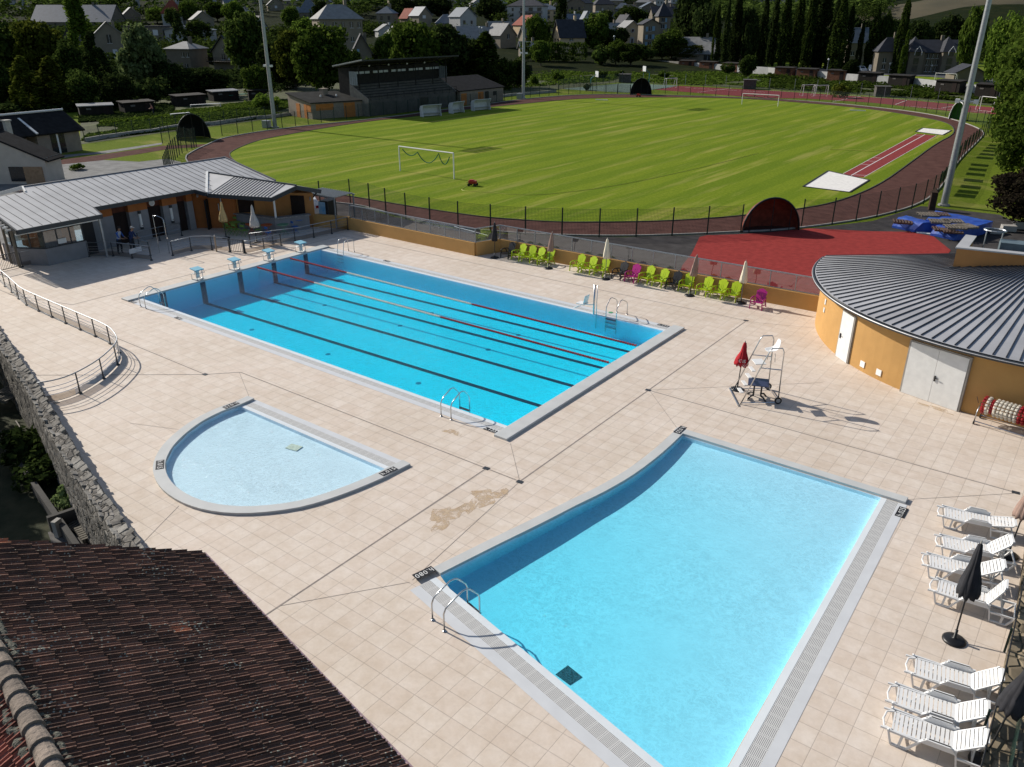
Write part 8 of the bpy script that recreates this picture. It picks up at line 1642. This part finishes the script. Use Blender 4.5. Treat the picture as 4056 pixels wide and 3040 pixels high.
# left hillside garden trees
for a in ((30, 175, 120, 130, 'round0', 'dark', 'at the far left edge under the long barn'), (100, 178, 110, 124, 'round1', 'olive', 'second from the left edge, wide crowned'), (158, 185, 70, 90, 'round2', 'dark', 'left of the tall poplar and below the steep roofed house'), (10, 235, 80, 90, 'round3', 'dark', 'cut by the left edge above the corrugated roof'), (70, 245, 74, 112, 'poplar0', 'olive', 'left of two olive trees above the corrugated roof'), (128, 242, 74, 108, 'poplar1', 'olive', 'right of two olive trees above the corrugated roof'), (185, 236, 70, 80, 'round0', 'dark', 'below the street lamp at the left'),
        (190, 175, 62, 182, 'poplar2', 'bright', 'rising above everything at the far left, the tallest poplar there'), (222, 222, 90, 142, 'conifer0', 'black', 'in front of the tall rendered house'), (262, 238, 80, 70, 'round1', 'black', 'at the foot of the willow, left side'), (318, 205, 96, 140, 'round3', 'silver', 'the pale willow in the left part of the town'), (330, 225, 70, 56, 'bush0', 'black', 'under the willow'), (372, 205, 70, 70, 'round0', 'black', 'below the grey roofed house right of the willow'), (395, 130, 46, 96, 'conifer0', 'black', 'the dark conifer in front of the pale blue building'), (445, 210, 110, 60, 'round1', 'black', 'dark mass below the balcony house'),
        (340, 50, 44, 30, 'round2', 'bright', 'small sunlit one above the brown flat building'), (376, 62, 34, 42, 'round0', 'dark', 'left of a larger round one above the pale blue building'), (413, 55, 48, 48, 'round1', 'mid', 'larger round one above the pale blue building'), (470, 46, 60, 38, 'round3', 'mid', 'wide round crown right of the bright roofed cottage'), (508, 52, 50, 46, 'round0', 'bright', 'sunlit crown between cottages near the left pole'), (430, 92, 60, 44, 'round2', 'dark', 'behind the gabled balcony house'),
        (540, 165, 96, 130, 'round1', 'dark', 'big dark tree just left of the left floodlight pole'), (560, 215, 60, 66, 'round2', 'mid', 'small tree at the foot of the left floodlight pole'), (606, 190, 84, 96, 'round0', 'black', 'right behind the left floodlight pole'), (640, 195, 80, 118, 'round3', 'olive', 'with yellowish crown left of the great round tree'), (705, 205, 130, 140, 'round1', 'mid', 'the great round one just left of the grandstand'), (664, 100, 60, 54, 'round2', 'bright', 'leafy one with a lit top below the pointed roofed house'), (760, 190, 60, 80, 'round0', 'dark', 'behind the left end of the grandstand roof'), (800, 192, 44, 60, 'round2', 'mid', 'small one below the blue shuttered gable'),
        (700, 75, 50, 66, 'round3', 'black', 'left of the large four storey house'), (655, 80, 30, 40, 'round0', 'black', 'between small houses left of the large house'), (630, 64, 44, 46, 'round1', 'mid', 'round one beside the left pole lamp in the upper town'), (730, 44, 40, 36, 'round2', 'mid', 'above the roof ridge left of the large house'), (840, 148, 54, 74, 'round0', 'mid', 'right of the tall street lamp behind the grandstand'), (855, 100, 40, 40, 'conifer0', 'black', 'small conifer by the white gabled house'),
        (900, 195, 120, 138, 'round1', 'mid', 'with sunlit top, left part of the dark belt behind the stand'), (960, 192, 120, 126, 'round3', 'black', 'middle of the dark belt behind the stand'), (1010, 188, 80, 100, 'round0', 'black', 'right part of the dark belt behind the stand'), (1050, 192, 84, 112, 'poplar1', 'mid', 'bright edged column at the right end of the dark belt'), (1085, 196, 60, 62, 'round2', 'dark', 'left of the middle floodlight pole, low'), (1118, 190, 60, 60, 'round0', 'dark', 'directly behind the middle floodlight pole'),
        (1158, 112, 44, 70, 'round2', 'bright', 'leafy one left of the black roofed house'), (1168, 142, 44, 50, 'round3', 'mid', 'smaller leafy one left of the black roofed house'), (1210, 92, 34, 112, 'poplar2', 'black', 'the dark cypress in the middle of the town'), (1285, 112, 68, 78, 'round1', 'mid', 'right of the black roofed house'), (1330, 112, 54, 50, 'round0', 'black', 'below the grey roofed house near the chapel'), (1300, 140, 50, 40, 'bush0', 'dark', 'left bush of the row above the allotment sheds'), (1330, 140, 44, 48, 'round2', 'mid', 'round bush like one in the row above the sheds'), (1362, 142, 60, 44, 'round3', 'dark', 'right one of the row above the sheds'), (1390, 130, 50, 32, 'bush1', 'dark', 'below the chapel'),
        (1387, 78, 26, 34, 'round1', 'dark', 'between the chapel and the shuttered house'), (1410, 80, 26, 46, 'conifer0', 'black', 'in front of the shuttered house'), (1360, 60, 76, 44, 'round0', 'dark', 'large leafy crown above the chapel'), (1306, 66, 40, 40, 'round1', 'black', 'dark crown left of the large leafy one'), (1450, 124, 76, 54, 'round2', 'mid', 'below the pointed tower'), (1430, 128, 50, 50, 'round1', 'dark', 'left of the tree below the pointed tower'),
        (1490, 118, 76, 140, 'round0', 'black', 'huge dark conifer like mass right of the tower'), (1180, 96, 20, 40, 'round1', 'black', 'small dark one beside the cream apartment house'),
        (870, 42, 60, 46, 'round2', 'black', 'first of four alike in the upper middle town'), (912, 42, 60, 44, 'round1', 'black', 'second of four alike in the upper middle town'), (950, 42, 60, 44, 'round3', 'black', 'third of four alike in the upper middle town'), (1080-20, 50, 66, 52, 'round0', 'black', 'fourth and largest of four alike in the upper middle town')): tr(*a)
# poplars on the right
px = [(1542, 142, 22, 120, 'poplar0', 'dark'), (1563, 142, 20, 130, 'poplar1', 'black'), (1584, 142, 28, 150, 'poplar2', 'black'), (1612, 144, 46, 118, 'round1', 'black'), (1640, 144, 24, 150, 'poplar0', 'black'), (1662, 144, 24, 152, 'poplar1', 'black'), (1686, 146, 26, 166, 'poplar2', 'dark'), (1714, 146, 28, 164, 'poplar1', 'dark'), (1738, 149, 28, 172, 'poplar0', 'dark'), (1762, 148, 52, 180, 'poplar2', 'black'), (1790, 150, 26, 140, 'poplar0', 'black'), (1801, 154, 42, 150, 'poplar1', 'dark'), (1822, 152, 22, 126, 'poplar2', 'black'), (1850, 152, 16, 96, 'poplar0', 'black'), (1876, 152, 32, 128, 'poplar1', 'dark'), (1900, 152, 28, 114, 'round2', 'dark'), (1934, 160, 30, 146, 'poplar2', 'dark'), (1945, 164, 18, 88, 'poplar0', 'mid')]
for i, (X, yb, w_, h, k_, l_) in enumerate(px): tr(X, yb, w_, h, k_, l_, f'in the long poplar row, {ORD[i]} from the left', .04 if 'poplar' in k_ else .1, grp='poplars in the row on the right')
for a in ((2084, 168, 56, 140, 'round3', 'mid', 'tall sunlit one behind the right floodlight pole'), (2130, 182, 22, 130, 'poplar1', 'mid', 'slim one right of the right floodlight pole'), (2150, 190, 70, 150, 'round0', 'bright', 'broad bright one right of the low garage'), (1975, 140, 60, 90, 'round1', 'black', 'behind the left turret of the residence'), (2040, 136, 80, 92, 'round2', 'black', 'behind the right turret of the residence'), (1920, 130, 60, 80, 'round3', 'black', 'far dark one left of the residence'), (1700, 130, 60, 80, 'round0', 'black', 'dark filler behind the poplars, left part'), (1745, 130, 60, 90, 'round1', 'black', 'dark filler behind the poplars, middle part'), (1600, 130, 70, 80, 'round2', 'black', 'dark one behind the leftmost poplars'), (1655, 130, 70, 84, 'round3', 'black', 'dark one behind the poplars near the red brown block'), (1520, 130, 60, 110, 'round0', 'black', 'dark one right of the modern house'), (1815, 130, 70, 90, 'round2', 'black', 'dark one behind the blue roofed building'), (1875, 130, 70, 84, 'round0', 'black', 'dark one right of the blue roofed building')): tr(*a)
# bushes in the allotments
for a in ((1613, 168, 40, 46, 'round1', 'dark', 'round fruit tree in the allotments above the far goal'), (1570, 160, 30, 22, 'bush0', 'dark', 'left of the round fruit tree'), (1835, 176, 34, 44, 'round3', 'black', 'round dark bush like one on the white allotment wall'), (1815, 212, 34, 30, 'bush1', 'olive', 'tall weeds behind the red court, left clump'), (1300, 172, 24, 18, 'bush0', 'dark', 'in the allotments left of the basketball hoop'), (1342, 170, 26, 16, 'bush1', 'dark', 'in the allotments right of the near basketball hoop'), (1268, 196, 18, 14, 'bush0', 'black', 'small round one in the middle of the allotments'), (1205, 176, 24, 18, 'bush1', 'mid', 'in the allotments right of the middle pole'), (1435, 170, 26, 16, 'bush0', 'mid', 'in the allotments below the pale stone wall'), (1155, 186, 16, 20, 'bush1', 'bright', 'light one right of the middle floodlight pole'), (580, 238, 56, 34, 'bush0', 'bright', 'bright vine like one left of the stand wing'), (170, 370, 28, 14, 'bush1', 'bright', 'small one on the gravel behind the clubhouse roof'), (1000, 196, 26, 14, 'bush0', 'mid', 'small one behind the right stand wing')): tr(*a)
a_, b_ = Vector(T(1385, 128)), Vector(T(1515, 134)); d = b_-a_; plant('hedge0', tuple((a_+b_)/2+Vector((0, 0, .9))), d.length, 3.6, 'olive', 'long clipped olive green hedge on top of the pale stone wall', 'hedge', None, 0, 3.0, rz=math.atan2(d.y, d.x))
a_, b_ = Vector(T(1125, 132)), Vector(T(1265, 134)); d = b_-a_; plant('hedge0', tuple((a_+b_)/2), d.length, 5.5, 'mid', 'leafy vine covered hedge above the bright roofed sheds', 'hedge', None, 0, 3.5, rz=math.atan2(d.y, d.x))
a_, b_ = Vector(T(150, 150)), Vector(T(255, 150)); d = b_-a_; plant('hedge0', tuple((a_+b_)/2), d.length, 4.5, 'dark', 'dark clipped hedge below the street lamp at the far left', 'hedge', None, 0, 4, rz=math.atan2(d.y, d.x))
# big near trees on the right edge
for x, y, w_, h, k_, l_, lab in ((36.3, 47, 6.3, 4.8, 'near1', 'purple', 'dark purple leaved tree at the right edge beside the blue mats'), (35.2, 61, 8.5, 10, 'near0', 'mid', 'leafy green tree at the right edge, nearest of the sunlit ones'), (32.6, 77, 10, 12, 'near0', 'mid', 'leafy green tree at the right edge, second of the sunlit ones'), (30.2, 97, 11, 14, 'near1', 'mid', 'leafy green tree at the right edge, third of the sunlit ones'), (27.8, 120, 12, 15, 'near0', 'mid', 'leafy green tree at the right edge, fourth of the sunlit ones'), (25, 146, 13, 17, 'near1', 'mid', 'leafy tree at the far right, just left of the frame edge')):
    plant(k_, (x, y, -.3), w_, h, l_, lab, trunk_h=.12)
plant('bush0', (38.5, 34, 0), 2.2, 1.6, 'mid', 'small leafy bush right of the white stone steps', 'bush', None, .03); q = MB(); q.box((38.6, 52.5, 1.2), (1.6, 1.6, 2.4), .3); q.add([(37.6, 51.5, 2.4), (39.6, 51.5, 2.4), (39.6, 53.5, 2.4), (37.6, 53.5, 2.4), (38.6, 52.5, 3.2)], [(0, 1, 4), (1, 2, 4), (2, 3, 4), (3, 0, 4)]); T_('brick_hut', 'small red brick hut with grey roof half hidden in the purple tree', 'hut', q, mat('red_brick', (.22, .07, .04), .9, .2, 4))
# sunken garden on the left
pg = g(60, 1130, -1.6)
for (x, y, w_, h, l_, lab) in ((g(150, 1070, -1.2)[0], g(150, 1070, -1.2)[1], 1.1, .8, 'silver', 'small white flowered shrub at the foot of the stone wall'), (g(60, 985, -1.4)[0], g(60, 985, -1.4)[1], 2.2, 1.2, 'black', 'dark tangled shrub in the sunken garden by the stone wall'), (g(100, 1020, -1.4)[0], g(100, 1020, -1.4)[1], 2, .9, 'black', 'dark low shrub in the raised bed of the sunken garden')): plant('bush1', (x, y, -1.6), w_, h, l_, lab, 'bush', None, .03)
for x, y, w_, h, lab in ((-1.5, -13.2, 7, 8.2, 'dark garden tree outside the left edge, shading the middle of the stone wall'), (3.3, -14.8, 6, 8.0, 'dark garden tree outside the left edge, shading the wall near the baby pool'), (-7.5, -10.0, 6.5, 7.5, 'dark garden tree outside the left edge near the curved railing'), (6.5, -16.8, 5, 7.8, 'dark garden tree outside the left edge beside the tiled house'), (-3, -18, 8, 9, 'dark garden tree farther left of the sunken garden')): plant('round1', (x, y, -1.6), w_, h, 'dark', lab, trunk_h=.15)
rw_ = MB(); a = Vector(g(0, 950, -1.6)); b = Vector(g(180, 1213, -1.6)); q = MB(); q.bar(tuple(a+Vector((0, 0, .1))), tuple(b+Vector((0, 0, .1))), .18, .7); c_ = Vector(g(345/1.0, 1150, -1.6)); 
e_ = Vector(Zm(0, 1250, 1.746)(620, 1305, -1.1)); f_ = Vector(Zm(0, 1250, 1.746)(325, 1405, -1.1)); q.bar((f_.x, f_.y, -1.35), (e_.x, e_.y, -1.35), .15, .6); T_('raised_bed', 'dark concrete edging of the raised bed in the sunken garden', 'garden bed', q, mat('dark_concrete', (.06, .058, .054), .9, .2, 3))
q = MB(); W5 = Zm(0, 1250, 1.746); q.sheet([W5(330, 1500, -1.6)[:2], W5(720, 1400, -1.6)[:2], W5(900, 1700, -1.6)[:2], W5(400, 1700, -1.6)[:2]], -1.598); struct(q.build('garden_paving', mat('dirty_paving', (.10, .095, .09), .9, .25, 3)))
p1 = W5(580, 1465, -1.6); pallet(p1[0], p1[1], -1.6, .2, 'grey wooden pallet lying flat in the sunken garden', mat('grey_pallet', (.13, .12, .10), .9, .3, 6), w_=.9, l_=.8); p1 = W5(640, 1520, -1.55); pallet(p1[0], p1[1], -1.45, -.2, 'grey wooden pallet on top of the other in the sunken garden', MATS['grey_pallet'], w_=.9, l_=.8)
p1 = W5(410, 1505, -1.5); q = MB(); q.box((p1[0], p1[1], -1.3), (.16, .28, .6), .4); T_('concrete_block', 'upright pale block leaning beside the raised bed of the sunken garden', 'block', q, M_CONC)
for i, (x, y) in enumerate(((30, 570), (90, 540))): p1 = W5(x, y, -1.1); t = pallet(p1[0], p1[1], -1.15+.1*i, .3+.2*i, ('left', 'right')[i]+' grey plastic crate grid lying by the stone wall in the dark garden', MATS['grey_pallet'], w_=1.0, l_=.7, grp='crates in the dark garden')
q = MB(); p1, p2, p3 = W5(110, 730, -.9), W5(150, 790, -.9), W5(200, 840, -.9); q.tube([p1, p2, p3], .025, 6); T_('bare_branch', 'bare pale branch lying over the dark garden beside the stone wall', 'branch', q, mat('pale_branch', (.25, .23, .20), .9, .1, 5))
# allotment greenery: rows of vegetables nobody could count
r = np.random.default_rng(5); P_ = []; cols_ = []
def veg(zf, quad_, n, hmax, kmin=-.28):
    a, b, c, d = [np.array(zf(*p)) for p in quad_]; u = r.uniform(0, 1, n); v = np.round(r.uniform(0, 1, n)*14)/14+r.normal(size=n)*.012; p = (a*(1-u)[:, None]+b*u[:, None])*(1-v)[:, None]+(d*(1-u)[:, None]+c*u[:, None])*v[:, None]
    k = np.array([mnoise.noise(Vector((x*.12, y*.12, 1.0))) for x, y in p[:, :2]]); keep = k > kmin; p = p[keep]; k = k[keep]; p[:, 2] = r.uniform(.05, 1, len(p))**1.5*hmax*(.6+np.maximum(0, k)*1.8); return p
def vobj(name, pts, size, leaf, lab):
    n = len(pts); nr = r.normal(size=(n, 3))+[0, 0, 2.4]; nr /= np.linalg.norm(nr, axis=1)[:, None]; a = np.cross(nr, r.normal(size=(n, 3))); a /= np.linalg.norm(a, axis=1)[:, None]; b = np.cross(nr, a); l = size*r.uniform(.5, 1.4, n)[:, None]/2; vs = np.empty((n*4, 3)); vs[0::4] = pts-a*l-b*l; vs[1::4] = pts+a*l-b*l; vs[2::4] = pts+a*l+b*l; vs[3::4] = pts-a*l+b*l
    me = bpy.data.meshes.new(name); me.vertices.add(n*4); me.vertices.foreach_set('co', vs.ravel().astype(np.float32)); me.loops.add(n*4); me.loops.foreach_set('vertex_index', np.arange(n*4)); me.polygons.add(n); me.polygons.foreach_set('loop_start', np.arange(0, n*4, 4)); me.polygons.foreach_set('loop_total', np.full(n, 4)); me.update(calc_edges=True); me.materials.append(LM[leaf]); o = link(bpy.data.objects.new(name, me)); o['kind'] = 'stuff'; o['label'] = lab; o['category'] = 'vegetation'; return o
va = [veg(z1, ((710, 1215), (1700, 1100), (2200, 900), (900, 1040)), 34000, .26, -.5), veg(z1, ((1400, 1130), (2212, 1030), (2212, 880), (1500, 960)), 16000, .3, -.5), veg(z2, ((-10, 1010), (310, 985), (300, 870), (-10, 880)), 4000, .4)]
vobj('vegetable_beds', np.concatenate(va), .30, 'bright', 'rows of vegetables in the left allotments')
va = [veg(z3, ((10, 760), (880, 700), (1000, 590), (60, 610)), 13000, .45), veg(z3, ((1000, 710), (2212, 760), (2212, 655), (1050, 590)), 16000, .45), veg(z2, ((2060, 790), (2212, 780), (2212, 650), (1900, 640)), 4000, .8)]
vobj('vegetable_beds', np.concatenate(va), .36, 'bright', 'rows of vegetables and weeds behind the far end of the pitch')
va = [veg(z4, ((0, 765), (1000, 825), (1000, 690), (0, 640)), 12000, .5), veg(z4, ((1000, 825), (1980, 900), (1990, 800), (1000, 700)), 12000, .6)]
vobj('vegetable_beds', np.concatenate(va), .40, 'mid', 'overgrown allotment beds behind the red courts')
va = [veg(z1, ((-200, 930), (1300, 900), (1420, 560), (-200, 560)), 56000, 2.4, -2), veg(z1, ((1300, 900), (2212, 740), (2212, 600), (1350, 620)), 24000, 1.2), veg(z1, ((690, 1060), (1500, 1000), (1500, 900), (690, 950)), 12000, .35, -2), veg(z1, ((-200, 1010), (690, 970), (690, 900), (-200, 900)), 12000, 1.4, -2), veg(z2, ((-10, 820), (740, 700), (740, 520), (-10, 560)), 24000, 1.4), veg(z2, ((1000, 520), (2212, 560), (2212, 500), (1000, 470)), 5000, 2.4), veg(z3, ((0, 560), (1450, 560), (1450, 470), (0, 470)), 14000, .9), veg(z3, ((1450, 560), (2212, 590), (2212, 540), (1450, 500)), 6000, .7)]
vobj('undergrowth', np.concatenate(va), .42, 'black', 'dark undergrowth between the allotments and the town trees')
# far woods: one mass on the slopes
n = 34000; v_ = 262+r.uniform(0, 1, n)**1.15*2100; u_ = r.uniform(-.8, .85, n)*v_; cY, sY = math.cos(YAW), math.sin(YAW); xs = CAM[0]+cY*u_+sY*v_; ys = CAM[1]-sY*u_+cY*v_
keep = []
for i in range(n):
    k = mnoise.noise(Vector((xs[i]*.006, ys[i]*.006, 2))); a = u_[i]/v_[i]
    if a > .18 or v_[i] > 900: ok = v_[i] > 300 and (k > -.25) and not (.42 < a < .95 and 380 < v_[i] < 660 and k < .75)
    else: ok = mnoise.noise(Vector((xs[i]*.022, ys[i]*.022, 5))) > .02
    if ok and v_[i] < 620:
        for hx, hy in HOUSES:
            ex, ey = hx-xs[i], hy-ys[i]; fd = ex*FWD[0]+ey*FWD[1]
            if -16 < fd/.91 < 34 and abs(ex*RGT[0]+ey*RGT[1]) < 10: ok = False; break
    if ok: keep.append(i)
keep = np.array(keep); B_ = 30; ctr_ = np.array([(xs[i], ys[i], hill(xs[i], ys[i])+(1.6 if v_[i] < 420 else 4.0)+((math.sin(u_[i]*.006+1)*math.cos(v_[i]*.004)*.03*(v_[i]-700)+abs(math.sin(u_[i]*.0021+v_[i]*.001))*.05*(v_[i]-700)) if v_[i] > 700 else 0)) for i in keep]); cc = np.repeat(ctr_, B_, axis=0); off = r.normal(size=cc.shape)*np.array([3.0, 3.0, 2.2]); fa = np.repeat(v_[keep], B_) > 480; vobj('woodland', (cc+off)[fa], 1.7, 'dark', 'wooded slopes and tree masses beyond the town')
nr_ = ctr_[v_[keep] <= 480]; cc = np.repeat(nr_, 90, axis=0); vobj('garden_greenery', cc+r.normal(size=cc.shape)*np.array([2.2, 2.2, 1.1]), .75, 'dark', 'shrubs and small trees packed between the town houses')
for o in bpy.data.objects:
    if o.parent is None and o.type in ('MESH', 'EMPTY') and 'kind' not in o and 'label' not in o: print('UNTAGGED', o.name)
